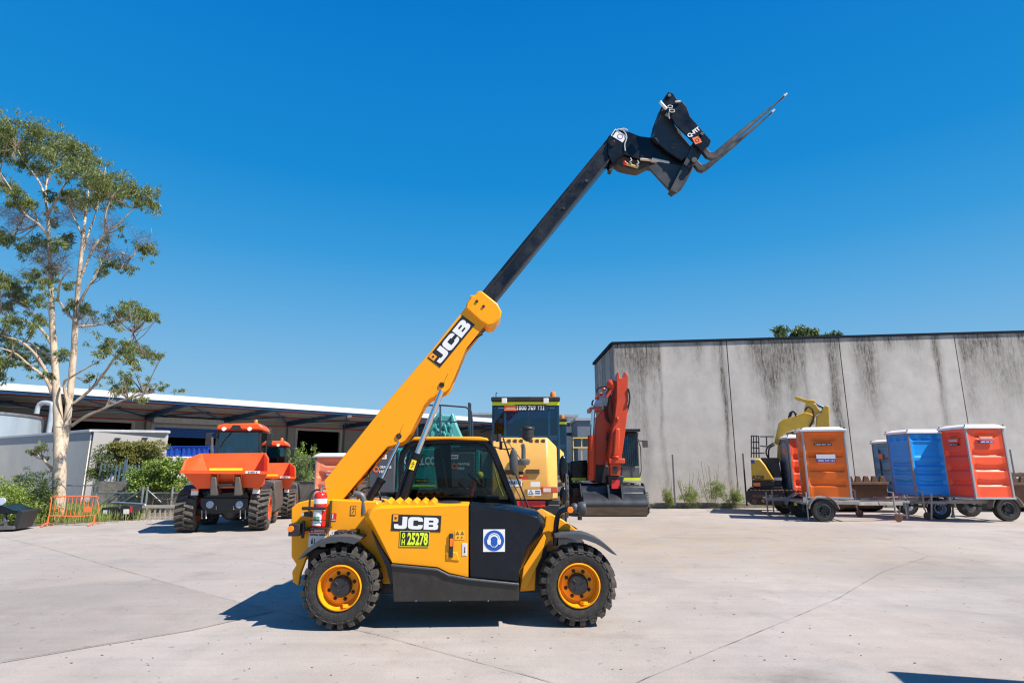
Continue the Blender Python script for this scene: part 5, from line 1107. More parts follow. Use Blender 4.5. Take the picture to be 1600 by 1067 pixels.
m = MB(); m.prism(EF_.poly([(-30, 792), (0, 789), (20, 797), (38, 799), (36, 803), (-30, 803)], 0), 0, .8); m.build('deck', NAVY, ed, bevel=.02)
m = MB(); m.prism(EF_.poly([(30, 797), (38, 799), (27, 826), (18, 826)], -.02), -.05, .6); m.build('side_plate', BLK, ed, bevel=.01)
m = MB(); m.prism(EF_.poly([(-30, 822), (22, 822), (22, 827), (-30, 829)], -.1), -.1, .8); m.tube([EF_.P(-10, 822, -.1), EF_.P(14, 813, -.1)], .03, 8); m.tube([EF_.P(8, 825, .1), EF_.P(8, 803, .1)], .05, 8); m.build('base_frame', GRYM, ed, bevel=.01)
m = MB(); q = EF_.P(2, 783, .1); m.lathe([(0, -.02), (.10, -.02), (.10, .02), (0, .02)], tuple(q), 'y', 20); m.tube([(q.x-.1, .1, q.z), (q.x-.1, .1, q.z-.3)], .02, 6); m.build('round_plate', mat('pale_disc', (.5, .55, .65), .4), ed)
# ---- blue bins on the white truck by the depot
TB0 = W(236, 716, 34); tb = thing('flatbed_truck', 'white low truck body parked by the depot under blue plastic bins', 'truck', (TB0.x, 34, 0)); bx1 = W(345, 716, 34).x-TB0.x
z0 = W(280, 723, 34).z; z1 = W(280, 713, 34).z
m = MB(); m.box(0, bx1, 0, 2.2, z0-.9, z1); m.build('truck_bed', WHT, tb, bevel=.06)
m = MB(); m.box(.3, bx1*.8, -.1, -.005, z0-.2, z0); m.box(0, bx1, .2, 2, .5, z0-.95); m.build('chassis', GRYM, tb)
for x in (1, bx1-1.2): m = MB(); m.lathe([(0, 0), (.48, 0), (.5, .05), (.5, .3), (0, .3)], (x, .1, .5), 'y', 24); m.build('wheel', RUB, tb)
BB = mat('blue_plastic', (.01, .07, .42), .4, var=.08); xs = [0, 1.6, 3.3]
for i, x in enumerate(xs):
    wd_ = 1.55 if i < 2 else min(3.2, bx1-3.3); t = thing('plastic_bin', ['blue ribbed plastic bin on the white truck bed, leftmost of three', 'blue plastic bin in the middle of the three on the truck bed', 'blue plastic bin with white marks nearest the dumper cab'][i], 'bin', (TB0.x+x, 34.2, z1), 'blue bins on the truck bed')
    zt = W(280, 698, 34).z-z1; m = MB(); m.box(0, wd_, 0, 1, 0, zt)
    for k in range(int(wd_/.3)): m.box(k*.3+.05, k*.3+.17, -.05, -.001, .05, zt-.08)
    m.box(-.03, wd_+.03, -.07, 1.02, zt, zt+.05); m.build('shell', BB, t, bevel=.015)
    if i == 2:
        for k in (.25, .6, 1.3, 1.5, 2.3, 2.6): m = MB(); m.box(k, k+.09, -.056, -.0505, zt*.35, zt*.7); m.build('mark', WHT, t)
# ---- distant buildings
def farb(name, label, px0, px1, top, Y, ma, extra=None, dz=0):
    a = W(px0, top, Y); b = W(px1, top, Y); t = thing('distant_building', label, 'building', (a.x, Y, 0)); m = MB(); m.box(0, b.x-a.x, 0, 8, 0, a.z); m.build('wall', ma, t)
    m = MB(); m.box(-.2, b.x-a.x+.2, -.2, 8.2, a.z, a.z+.25); m.build('roof', mat('far_roof', (.3, .32, .34), .6), t)
    for (u0, v0, u1, v1) in (extra or []):
        p0 = W(u0, v0, Y); p1 = W(u1, v1, Y); m = MB(); m.box(p0.x-a.x, p1.x-a.x, -.05, -.01, p1.z, p0.z); m.build('window', mat('far_glass', (.03, .045, .06), .2), t)
farb('b', 'cream two storey building seen between the roller cab and the orange excavator', 878, 901, 651, 66, mat('cream_wall', (.62, .58, .52), .8), [(884, 660, 890, 666), (892, 660, 899, 666), (884, 676, 899, 681)])
farb('b', 'dark blue grey building behind the orange excavator boom', 902, 934, 657, 60, mat('slate_wall', (.12, .15, .19), .7), [(903, 684, 910, 696), (912, 684, 919, 696)])
farb('b', 'low grey roofed building behind the roller cab', 735, 790, 648, 75, mat('grey_wall', (.3, .3, .3), .8))
yr = W(895, 684, 40); t = thing('yellow_railing', 'yellow handrail in front of the distant buildings', 'railing', (yr.x, 40, 0)); xe = W(921, 684, 40).x-yr.x
m = MB()
for z in (W(900, 684, 40).z, W(900, 699, 40).z): m.box(0, xe, 0, .06, z-.04, z+.04)
for x in (0, xe/2, xe): m.box(x, x+.06, .061, .12, 0, W(900, 684, 40).z)
m.build('rail', mat('railing_yellow', (.75, .5, .05), .5), t)
# ================================================================= MACHINES
def wheel_x(parent, x, y, r, w, col, out=1, rub=RUB2, lug=20):
    """wheel whose axle runs along local x; x = outer face"""
    h = wheel(parent, 0, 0, r, w, -1, col, lug, rub)
    h.rotation_euler = (0, 0, R(90) if out > 0 else R(-90)); h.location = (x, y, 0); return h
# ---- wheeled dumpers
ga = G(295, 834); gb_ = G(406, 831)
DF = Frame((ga.x+gb_.x)/2, (ga.y+gb_.y)/2, math.degrees(math.atan2(gb_.y-ga.y, gb_.x-ga.x)))
dmp = thing('dumper', 'orange wheeled dumper with cab, its skip facing the yard, the nearer of two', 'dumper', DF, 'orange wheeled dumpers')
DGR = mat('charcoal_paint', (.085, .075, .065), .5, var=.15, dirt=.2); ORD = mat('skip_orange', (.88, .095, .012), .42, var=.05, dirt=.08)
dp = DF.p
hw = (gb_-ga).length/2
wl = DF.p(279, 800, .5)[0]; wr_ = DF.p(421, 800, .5)[0]; WH_ = DF.p(405, 769, .5)[1]/2
WHx = .50
wheel_x(dmp, wl, .55, .53, .46, ORG, -1); wheel_x(dmp, wr_, .55, .53, .46, ORG, 1); wheel_x(dmp, wl+.05, 2.55, .53, .46, ORG, -1); wheel_x(dmp, wr_-.05, 2.55, .53, .46, ORG, 1)
# skip
m = MB(); y0 = -.25; y1 = 1.35
FRL = DF.poly([(282, 735), (420, 736.5)], y0); FRB = DF.poly([(405, 762), (378, 768), (329, 767), (303, 764)], y0)
BT = DF.poly([(289, 716), (306, 714.5), (312, 708.5), (416, 707.5), (421, 714)], y1)
FRL2 = [(FRL[0][0], FRL[0][1]), (FRL[1][0], FRL[1][1])]
th = .05
def skipshell(ins):
    A_ = Vector((FRL[0][0]+ins, y0+ins, FRL[0][1])); B_ = Vector((FRL[1][0]-ins, y0+ins, FRL[1][1])); C_ = Vector((FRB[0][0]-ins, y0+.25+ins, FRB[0][1]+ins)); D_ = Vector((FRB[3][0]+ins, y0+.25+ins, FRB[3][1]+ins))
    E_ = Vector((BT[2][0]+ins, y1-ins, BT[2][1])); F_ = Vector((BT[3][0]-ins, y1-ins, BT[3][1])); G_ = Vector((C_.x-.05, y1-.25-ins, C_.z)); H_ = Vector((D_.x+.05, y1-.25-ins, D_.z))
    kk = DF.p(288.5, 717.5, y0+.3); kl = DF.p(420.5, 715.5, y0+.3); K_ = Vector((kk[0]+ins, y0+.3, kk[1])); L_2 = Vector((kl[0]-ins, y0+.3, kl[1])); return [A_, B_, C_, D_, E_, F_, G_, H_, K_, L_2]
o_, i_ = skipshell(0), skipshell(th); V_ = o_+i_
f = [(0, 1, 2, 3), (5, 4, 7, 6), (3, 2, 6, 7), (0, 3, 7, 4, 8), (1, 9, 5, 6, 2)]
f += [tuple(10+k for k in q[::-1]) for q in f[:5]]
rim = [0, 1, 9, 5, 4, 8]
f += [(rim[k], rim[(k+1) % 6], 10+rim[(k+1) % 6], 10+rim[k]) for k in range(6)]
m.add(V_, f); skip = m.build('skip', ORD, dmp, bevel=.012)
m = MB()
for a in (329, 341, 366, 378): c = DF.P(a, 738, y0); d = DF.P(a, 760, y0+.2); m.beam((c.x, y0-.03, c.z), (d.x, y0+.17, d.z), .03, .05)
m.beam((FRL[0][0], y0-.02, FRL[0][1]-.03), (FRL[1][0], y0-.02, FRL[1][1]-.03), .05, .07); m.build('stiffener', ORD, skip)
m = MB(); a, b = dp(327, 733, y0-.05), dp(379, 733, y0-.05); m.box(a[0], b[0], y0-.052, y0-.046, a[1]-.028, a[1]+.028); m.build('reflective_strip', YLV, skip)
a = DF.P(395, 737.5, y0-.05); text('0-4501-5', .045, BKV, skip, a, bold=.04, lift=.012); plate(a, EX, EZ, .34, .06, WHT, skip, 'number_label', .008)
# front frame & arms
m = MB(); m.prism(DF.poly([(313, 778), (388, 778), (388, 792), (380, 797), (318, 797), (313, 790)], .15), .15, .35); m.build('front_plate', BLK, dmp, bevel=.01)
for a in (333.5, 371):
    m = MB(); m.prism(DF.poly([(a-4, 745), (a+4, 745), (a+6, 774), (a-6, 774)], -.3), -.3, .3); m.build('tilt_arm', DGR, dmp, bevel=.02)
m = MB(); m.prism(DF.poly([(338, 756), (366, 756), (366, 760), (338, 760)], -.25), -.25, .1); m.prism(DF.poly([(325, 770), (385, 768), (390, 778), (320, 778)], .2), .2, 3.0); m.box(-.45, .45, .3, 3.2, .45, .8)
m.cyl((-.9, .55, .52), (.9, .55, .52), .12); m.cyl((-.9, 2.55, .52), (.9, 2.55, .52), .12); m.ball((0, .55, .48), (.25, .25, .22), 12); m.build('underframe', BLK, dmp, bevel=.01)
m = MB()
for a in (328, 374): q = DF.P(a, 788, .14); m.lathe([(0, -.004), (.085, -.004), (.09, .0), (0, .0)], tuple(q), 'y', 24)
m.build('round_badge', mat('badge_blue', (.35, .45, .6), .35, var=.6, scale=30), dmp)
m = MB()
for a in (315.5, 322, 375.5, 383.5): m.tube([DF.P(a, 797, .13), DF.P(a, 809, .13)], .012, 6); m.ball(tuple(DF.P(a, 809, .13)), .025, 8)
for a in (338, 365): m.tube([DF.P(a, 790, .12), DF.P(a, 796, .12)], .012, 6)
m.build('tie_down_eye', STL, dmp)
for a, b in ((304, 770), (400, 768)): q = DF.P(a, b, .1); m = MB(); m.box(q.x-.08, q.x+.08, .08, .16, q.z-.05, q.z+.06); lb_ = m.build('front_lamp', WHT, dmp, bevel=.01); m = MB(); m.box(q.x-.08, q.x+.08, .07, .15, q.z+.061, q.z+.10); m.build('lamp_lens', ORGL, lb_)
for s_, e_ in ((-1, wl), (1, wr_)):
    m = MB(); pts = [(.0, .75), (.1, 1.02), (.35, 1.14), (.8, 1.14), (1.1, 1.0), (1.1, .95), (.8, 1.09), (.35, 1.09), (.14, .98), (.05, .72)]; m.prism([(a_+.30, b_+.0) for a_, b_ in pts], e_-s_*.46, e_-s_*.04, 'x'); m.build('mudguard', BLK, dmp, bevel=.01)
m = MB(); m.prism(DF.poly([(405, 770), (412, 750), (430, 752), (432, 790), (428, 800), (408, 790)], 1.5), 1.5, 3.2, poly2=None); m.build('engine_side', DGR, dmp, bevel=.03)
# cab
cy0, cy1 = 1.65, 2.85
m = MB(); rf = DF.poly([(338, 671), (341, 664), (354, 662), (405, 661), (412, 667), (413, 673), (404, 672), (345, 672)], cy0); m.prism(rf, cy0-.1, cy1); m.build('cab_roof', ORD, dmp, bevel=.04)
m = MB()
def P_post(a, b, c, d, w_=.07):
    p0 = DF.P(a, b, cy0); p1 = DF.P(c, d, cy0); m.beam((p0.x, cy0, p0.z), (p1.x, cy0, p1.z), w_, .07); m.beam((p0.x, cy1-.1, p0.z), (p1.x, cy1-.1, p1.z), w_, .07)
P_post(341, 672, 337, 710); P_post(406, 672, 406, 710); 
q0 = DF.P(337, 709, cy0); q1 = DF.P(406, 709, cy0); m.box(q0.x, q1.x, cy0, cy1, .8, q0.z); m.beam((q0.x, cy0, DF.P(340, 673, cy0).z), (q1.x, cy0, DF.P(340, 673, cy0).z), .06, .08)
cabf = m.build('cab', BLK, dmp, bevel=.01)
gx0, gx1 = q0.x+.04, q1.x-.04; gz0, gz1 = q0.z+.01, DF.P(340, 673, cy0).z
m = MB(); m.box(gx0, gx1, cy0+.0, cy0+.006, gz0, gz1); m.build('windscreen', GLD, cabf)
for x in (q0.x, q1.x): m = MB(); m.box(x-.003, x+.003, cy0+.05, cy1-.15, gz0, gz1); m.build('side_window', GLD, cabf)
m = MB(); m.box(gx0, gx1, cy1-.1, cy1-.094, gz0, gz1); m.build('rear_window', GLD, cabf)
m = MB(); q = DF.P(378, 700, cy0+.5); m.box(q.x-.22, q.x+.22, cy0+.5, cy0+.6, gz0-.2, q.z+.02); m.box(q.x-.22, q.x+.22, cy0+.2, cy0+.6, gz0-.2, gz0); m.tube([(q.x-.15, cy0+.1, gz0+.05), (q.x+.15, cy0+.1, gz0+.08)], .015, 6); m.build('seat', BLK, cabf, bevel=.04)
for a, s_ in ((326, -1), (421, 1)):
    q = DF.P(a, 686, cy0-.05); m = MB(); m.box(q.x-.07, q.x+.07, cy0-.1, cy0, q.z-.17, q.z+.17); m.tube([(q.x, cy0-.04, q.z+.15), (q.x-s_*.25, cy0, q.z+.2)], .02, 6); m.build('mirror', BLK, cabf, bevel=.03)
for a in (350, 390): q = DF.P(a, 670, cy0-.12); m = MB(); m.lathe([(0, -.03), (.055, -.03), (.06, .03), (0, .03)], tuple(q), 'y', 16); m.build('work_light', LAMP, cabf)
m = MB(); q = DF.P(369, 668, cy0-.1); m.prism([(q.x-.16, q.z-.06), (q.x-.09, q.z+.07), (q.x+.09, q.z+.07), (q.x+.16, q.z-.06)], cy0-.13, cy0-.101); m.tube([(q.x-.1, cy0-.04, q.z-.1), (q.x-.3, cy0-.03, q.z-.35), (q.x-.38, cy0-.03, q.z-.55)], .014, 6); m.build('wiper', BLK, cabf)
m = MB(); q = DF.P(400, 659, cy0+.3); m.lathe([(.05, -.06), (.05, .03), (.03, .06), (0, .06)], tuple(q), 'z', 14); m.build('beacon', ORGL, cabf)
m = MB(); m.tube([DF.P(331, 683, 1.6), DF.P(331, 708, 1.6)], .04, 8); m.build('exhaust_pipe', GRYM, dmp)
d2 = dup(dmp, (-7.55, 18.5, 0), DF.rz+R(2), 'orange wheeled dumper with cab parked behind the nearer one, partly hidden', 'orange wheeled dumpers'); d2.scale = (.87, .87, .87)
# ---- soil compactors (rollers), rear view
RF = Frame(W(820, 780, 12.0).x, 12.0, -2)
rol = thing('roller', 'yellow soil roller seen from behind, blue glazed cab above its sloping engine hood', 'roller', RF, 'soil rollers')
RYL = mat('roller_yellow', (.80, .42, .10), .42, var=.05, dirt=.08)
rp = RF.p
m = MB()
HB = [(776, 682), (857, 682), (873, 698), (873, 778), (768, 780), (768, 700)]
top_ = RF.poly([(778, 683.5), (856.5, 682)], .25); mid_ = RF.poly([(768, 727), (856, 726)], 0.0); bot_ = RF.poly([(768, 780), (872, 778)], .10)
x0 = mid_[0][0]; x1 = mid_[1][0]; rz1 = top_[0][1]; zm = mid_[0][1]; zb_ = bot_[0][1]; x2 = bot_[1][0]
v = [(x0, .25, rz1), (x1, .25, rz1), (x1, 0, zm), (x0, 0, zm), (x0, .1, zb_), (x1+.02, .1, zb_),
     (x2, .45, rp(873, 698, .45)[1]), (x2, .28, zm-.03), (x2, .28, zb_), (x0, 2, rz1+.05), (x1, 2, rz1+.05), (x2, 2, rp(873, 698, .45)[1]), (x2, 2, zb_), (x0, 2, zb_)]
m.add(v, [(0, 1, 2, 3), (3, 2, 5, 4), (1, 6, 7, 2), (2, 7, 8, 5), (0, 9, 10, 1), (1, 10, 11, 6), (6, 11, 12, 8, 7), (9, 0, 3, 4, 13), (4, 5, 8, 12, 13), (9, 13, 12, 11, 10)])
hood = m.build('engine_hood', RYL, rol, bevel=.03)
VT = mat('vent_mesh', (.10, .055, .02), .8, var=.6, scale=90)
def vent(a0, a1, b0, b1, y, nm='vent'):
    p0, p1 = rp(a0, b0, y), rp(a1, b1, y); m = MB(); m.box(p0[0], p1[0], y, y+.02, p1[1], p0[1]); m.build(nm, VT, hood)
vent(822, 843, 733, 740, .005); vent(789, 806, 734, 741, .005)
for k in range(6): vent(793+k*9.5+(6 if k > 2 else 0), 798+k*9.5+(6 if k > 2 else 0), 686, 692, .20)
m = MB(); a = rp(862, 737, .1); m.prism([(x1+.05, zm-.12), (x1+.17, zm-.24), (x1+.17, zm-.44), (x1+.05, zm-.28)], .02, .3); 
m = MB(); q = RF.P(824.5, 690, .35); m.lathe([(0, -.06), (.05, -.06), (.05, 0), (.14, .0), (.145, .10), (.13, .11), (.13, .26), (.15, .27), (.14, .30), (0, .33)], tuple(q), 'z', 24); m.build('air_cleaner', BLK, hood)
m = MB(); q = RF.P(818, 724, -.1); m.lathe([(0, -.03), (.10, -.03), (.13, .02), (.13, .07), (.09, .09), (0, .09)], tuple(q), 'z', 20); m.tube(smooth_line([Vector((q.x, q.y, q.z+.05)), Vector((q.x, q.y, q.z+.3)), Vector((q.x-.02, q.y-.03, q.z+.36))], 3), .045, 10); m.build('exhaust_pipe', GRYM, hood)
m = MB(); a, b = rp(845, 760, .06), rp(871.5, 770, .06); m.box(a[0], b[0], .03, .14, b[1], a[1]); m.build('tail_lamp', mat('tail_lamp_red', (.55, .09, .05), .2, var=.3, scale=12), hood, bevel=.02)
m = MB(); m.box(a[0]+.05, a[0]+.2, .024, .029, b[1]+.02, a[1]-.03); m.build('tail_lens', mat('tail_lens_white', (.7, .62, .55), .2), hood)
c = RF.P(804, 754, .03); plate(c, EX, EZ, .30, .14, WHT, hood, 'number_plate', .01); text('XR41-D', .08, BKV, hood, c, lift=.013, bold=.03, fit=.26)
c = RF.P(836.5, 756, .03); plate(c, EX, EZ, .19, .095, WHT, hood, 'sticker', .01); c = RF.P(835, 769, .05); plate(c, EX, EZ, .27, .12, WHT, hood, 'sticker', .01); shape2d([[(-.06, -.04), (.06, -.04), (0, .055)], [(-.03, -.02), (.03, -.02), (0, .02)]], mat('sticker_grey', (.2, .2, .22), .5), hood, c-Vector((.07, 0, 0)), EX, EZ, 'sticker_mark', .013)
plate(c+Vector((.065, 0, .02)), EX, EZ, .1, .02, BKV, hood, 'sticker_mark', .012, .001); plate(c+Vector((.065, 0, -.02)), EX, EZ, .1, .02, BKV, hood, 'sticker_mark', .012, .001)
c = RF.P(818, 746, .02); plate(c, EX, EZ, .19, .04, REDV, hood, 'reflector', .01); m = MB(); c = RF.P(814.5, 739, .0); m.box(c.x-.05, c.x+.05, -.06, .0, c.z-.03, c.z+.03); m.build('camera_box', BLK, hood, bevel=.008)
m = MB(); xb0, xb1 = rp(772, 790, .3)[0], rp(874, 790, .3)[0]; zb2 = rp(800, 801, .3)[1]; m.box(xb0, xb1, .2, 2.2, .55, zb_-.0); m.box(xb0, xb1, .12, .35, .6, zb_-.1); m.build('rear_frame', BLK, rol, bevel=.02)
m = MB(); a = RF.P(830, 786, .1); m.box(rp(808, 786, .1)[0], rp(852, 786, .1)[0], .11, .119, a.z-.07, a.z+.05); m.build('red_panel', REDV, rol)
for s_ in (-1, 1): m = MB(); xc = (xb0+xb1)/2+s_*(xb1-xb0)*.42; wheel_x(rol, xc+s_*.2, 1.0, .72, .5, RYL, s_, RUB2, 18)
m = MB(); m.lathe([(0, 0), (.7, 0), (.75, .03), (.75, 1.97), (.7, 2), (0, 2)], ((xb0+xb1)/2-1.0, 4.6, .75), 'x', 36); m.box((xb0+xb1)/2-.4, (xb0+xb1)/2+.4, 2.2, 3.8, .5, 1.1); m.build('drum', GRYM, rol)
CY = 1.5; cz0 = rp(800, 690, CY)[1]; A0, A1 = rp(769, 620.5, CY), rp(873.5, 620, CY); zr = A0[1]
BLG = mat('cab_blue_black', (.006, .045, .10), .3, var=.1)
m = MB()
m.box(A0[0]-.02, A1[0]+.02, CY-.08, CY+1.55, zr-.10, zr); m.build('cab_roof', BLK, rol, bevel=.02)
m = MB(); zc = rp(800, 684, CY)[1]; z0c = 1.2
for x in (A0[0], rp(787.5, 660, CY)[0], rp(856, 660, CY)[0], A1[0]-.05): m.box(x, x+.05, CY, CY+.05, z0c, zr-.1)
for x in (A0[0], A1[0]-.05): m.box(x, x+.05, CY+1.4, CY+1.45, z0c, zr-.1)
m.box(A0[0], A1[0], CY+.0, CY+1.45, z0c-.1, z0c); m.box(A0[0]+.055, A1[0]-.055, CY+.005, CY+.045, zc-.06, zc+.05); m.box(A0[0]+.055, A1[0]-.055, CY+.005, CY+.045, zr-.24, zr-.105); rc = m.build('cab', BLG, rol, bevel=.005)
for x0_, x1_ in ((A0[0]+.05, rp(787.5, 660, CY)[0]), (rp(787.5, 660, CY)[0]+.05, rp(856, 660, CY)[0]), (rp(856, 660, CY)[0]+.05, A1[0]-.05)):
    m = MB(); m.box(x0_, x1_, CY+.02, CY+.026, z0c, zr-.25); m.build('rear_window', GLB, rc)
for x in (A0[0]+.02, A1[0]-.03): m = MB(); m.box(x, x+.006, CY+.06, CY+1.39, z0c, zr-.12); m.build('side_window', GLB, rc)
m = MB(); m.box(A0[0]+.05, A1[0]-.05, CY+1.42, CY+1.426, z0c, zr-.12); m.build('windscreen', GLB, rc)
m = MB(); q = RF.P(822, 675, CY+.6); m.ball((q.x-.2, CY+.6, q.z+.0), (.25, .12, .3), 14); m.box(q.x-.45, q.x+.1, CY+.4, CY+.9, z0c, q.z-.2); m.box(A0[0]+.1, A1[0]-.1, CY+1.1, CY+1.35, z0c, z0c+.35); m.build('seat', BLK, rc, bevel=.03)
zy = rp(820, 630.5, CY)[1]; m = MB(); m.box(A0[0], A1[0], CY-.012, CY-.002, zy-.04, zy+.04); m.build('hi_vis_strip', HIV, rc)
c = RF.P(829, 637.2, CY); plate(c, EX, EZ, rp(854, 637, CY)[0]-rp(804, 637, CY)[0], .15, BLG, rc, 'sign_backing', .014, .010); text('1800 769 121', .095, WHT, rc, c, bold=.05, lift=.022, fit=rp(850, 637, CY)[0]-rp(808, 637, CY)[0]); c = RF.P(797.5, 637.5, CY); plate(c, EX, EZ, rp(807, 637, CY)[0]-rp(788, 637, CY)[0], .12, ORV, rc, 'company_sign', .022, .012); text('ORANGE HIRE', .035, WHT, rc, c, bold=.03, lift=.025, fit=.2)
for a in (788, 853): q = RF.P(a, 626.5, CY-.1); m = MB(); m.box(q.x-.06, q.x+.06, CY-.17, CY-.085, q.z-.06, q.z+.06); m.build('work_light', LAMP, rc, bevel=.01)
m = MB(); q = RF.P(864, 617, CY+.2); m.lathe([(.07, -.05), (.07, .02), (.05, .07), (0, .08)], tuple(q), 'z', 14); m.build('beacon', ORGL, rc)
m = MB(); q = RF.P(775, 617, CY); m.tube([(q.x, CY, q.z-.04), (q.x, CY, q.z+.04), (q.x+.03, CY, q.z+.05)], .012, 6); m.tube([RF.P(824, 635, CY-.02), RF.P(827, 665, CY-.06)], .006, 5); m.build('lifting_eye', BLK, rc)
r2 = dup(rol, (RF.loc.x+.70, 18.4, 0), R(-4), 'second yellow soil roller parked behind the first, only its cab edge showing', 'soil rollers')
# ---- orange excavator
XF = Frame(G(962, 809).x, G(962, 809).y+.5, 0)
exc = thing('excavator', 'orange excavator facing the yard with folded boom and a wide dark mud bucket', 'excavator', XF)
XO = mat('excavator_orange', (.58, .055, .012), .4, var=.08, dirt=.15)
X = XF.P
def XP(m, pts, y0, y1): return m.prism(XF.poly(pts, y0), y0, y1)
DZ = lambda l: [(760+a/4.446, 580+b/4.446) for a, b in l]
m = MB(); XP(m, DZ([(905, 35), (918, 0), (928, 45), (955, 45), (965, 0), (985, 35), (985, 200), (980, 290), (965, 420), (940, 600), (935, 640), (858, 640), (850, 590), (870, 430), (890, 330), (905, 200)]), .25, .75); st_ = m.build('stick', XO, exc, bevel=.02)
m = MB(); XP(m, DZ([(895, 395), (930, 395), (925, 590), (880, 590)]), .10, .24); st2 = m.build('bucket_cylinder', XO, st_, bevel=.05); m = MB(); m.tube([X(966, 655, .2), X(963, 655, .2)], .1, 8); m.tube([X(962, 712, .1), X(962, 716, .1)], .12, 12); m.box(X(951, 714, .1).x, X(976, 714, .1).x, .05, .2, X(951, 724, .1).z, X(951, 716, .1).z); m.build('pivot', XO, st_, bevel=.02)
m = MB(); XP(m, DZ([(858, 640), (935, 640), (930, 725), (862, 725)]), .15, .5); q = X(961, 734, .14); m.build('bucket_link', XO, exc, bevel=.02)
m = MB(); m.box(q.x-.07, q.x+.07, .12, .149, q.z-.12, q.z+.1); m.build('link_hole', BLK, exc)
m = MB(); XP(m, DZ([(750, 650), (755, 380), (765, 320), (850, 220), (905, 90), (915, 120), (905, 300), (870, 420), (850, 500), (835, 650)]), .9, 1.5); m.build('boom', XO, exc, bevel=.02)
m = MB(); XP(m, DZ([(780, 175), (835, 135), (870, 85), (905, 60), (905, 100), (850, 170), (760, 245), (750, 235)]), .88, 1.3); m.build('boom_top', mat('pale_chrome_blue', (.35, .36, .5), .3, .5), exc)
m = MB(); XP(m, DZ([(720, 248), (805, 245), (800, 275), (722, 278)]), .7, 1.6); m.build('cross_pin_box', XO, exc, bevel=.02)
m = MB(); m.cyl(X(924, 750, .75), X(924.5, 680, .75), .14, .14); m.box(X(919, 750, .7).x, X(926, 750, .7).x, .6, .9, X(922, 751, .7).z, X(922, 742, .7).z); lcx = m.build('boom_cylinder', XO, exc); m = MB(); m.cyl(X(924.5, 680, .75), X(927, 640, .75), .07); m.build('piston_rod', CHR, lcx)
m = MB(); m.ball(tuple(X(955, 601, .5)), (.18, .2, .18), 12); m.tube([X(948, 620, .4), X(965, 595, .4)], .06, 8)
for q_ in ((943, 608), (950, 616), (938, 616), (933, 622)): m.ball(tuple(X(q_[0], q_[1], .85)), (.09, .1, .07), 8)
m.build('ram_end', XO, exc)
m = MB()
for l in ([(770, 150), (775, 120), (830, 105), (850, 130), (850, 200), (840, 260), (850, 330), (870, 370)], [(835, 110), (855, 140), (870, 220), (880, 300), (885, 330)], [(985, 120), (995, 170), (990, 230), (975, 285)], [(820, 240), (835, 330), (865, 360)], [(835, 480), (845, 420), (840, 520), (835, 560)], [(735, 640), (760, 655), (740, 700), (760, 690)], [(745, 200), (735, 215), (735, 240)], [(850, 560), (845, 620), (850, 660)]):
    m.tube(smooth_line([X(a, b, .22 if a > 980 else .8) for a, b in DZ(l)], 4), .03, 6)
m.build('hydraulic_hose', BLK, exc)
m = MB(); XP(m, DZ([(745, 655), (800, 640), (850, 660), (860, 780), (750, 775), (735, 740)]), 1.0, 2.0); XP(m, DZ([(845, 725), (950, 725), (950, 800), (850, 800)]), .3, .9); m.build('boom_foot', BLK, exc, bevel=.02)
m = MB(); XP(m, DZ([(870, 755), (925, 755), (925, 815), (870, 815)]), .25, .29); m.build('red_coupler', REDV, exc)
m = MB(); XP(m, DZ([(585, 625), (700, 615), (715, 760), (600, 760), (583, 700)]), 1.6, 4.5); m.box(X(895, 760, 1.6).x, X(1000, 760, 1.6).x, 1.7, 4.6, X(900, 763, 1.6).z-.3, X(900, 755, 1.6).z); m.build('house', NAVY, exc, bevel=.04)
zc_ = X(1003, 745, 1.55).z
for a0_, a1_ in ((893, 916), (975, 1001)): m = MB(); u0, u1 = X(a0_, 750, 1.55), X(a1_, 748, 1.55); m.box(u0.x, u1.x, 1.56, 1.595, u1.z-.05, u1.z+.04); m.build('hi_vis_strip', HIV, exc)
# cab
m = MB(); c0_, c1_ = X(971, 744, 1.7), X(1000, 744, 1.7); zt_c = X(990, 680, 1.7).z; zg = X(990, 729, 1.7).z
m.box(c0_.x, c1_.x, 1.7, 3.3, c0_.z-.1, zg); 
for x in (c0_.x, c1_.x-.08): m.box(x, x+.08, 1.7, 1.78, zg, zt_c); m.box(x, x+.08, 3.2, 3.28, zg, zt_c)
m.box(c0_.x, c1_.x, 1.7, 3.3, zt_c, zt_c+.1); xc_ = m.build('cab', GRYM, exc, bevel=.03)
m = MB(); m.box(c0_.x+.08, c1_.x-.08, 1.74, 1.746, zg, zt_c); m.build('windscreen', GLB, xc_)
m = MB(); m.box(c1_.x-.04, c1_.x-.034, 1.8, 3.19, zg, zt_c); m.build('side_window', GLB, xc_); m = MB(); m.box(c0_.x+.1, c1_.x-.1, 3.22, 3.226, zg, zt_c); m.build('rear_window', GLB, xc_)
m = MB()
for k in range(7): x = c0_.x+.1+(c1_.x-c0_.x-.2)*k/6; m.box(x-.007, x+.007, 1.64, 1.66, zg, zt_c+.02)
m.box(c0_.x, c1_.x, 1.63, 1.67, zt_c+.03, zt_c+.07); m.build('window_guard', BLK, xc_)
m = MB(); zz = X(990, 675, 1.5).z; m.box(c0_.x-.05, c1_.x+.02, 1.4, 2.2, zt_c+.12, zt_c+.15)
for k in range(8): x = c0_.x+(c1_.x-c0_.x)*k/7; m.box(x-.02, x+.02, 1.4, 2.1, zt_c+.155, zt_c+.22)
m.build('roof_guard', BLK, xc_)
m = MB(); m.box((c0_.x+c1_.x)/2-.25, (c0_.x+c1_.x)/2+.25, 2.4, 2.8, zg-.3, zg+.55); m.build('seat', BLK, xc_, bevel=.08)
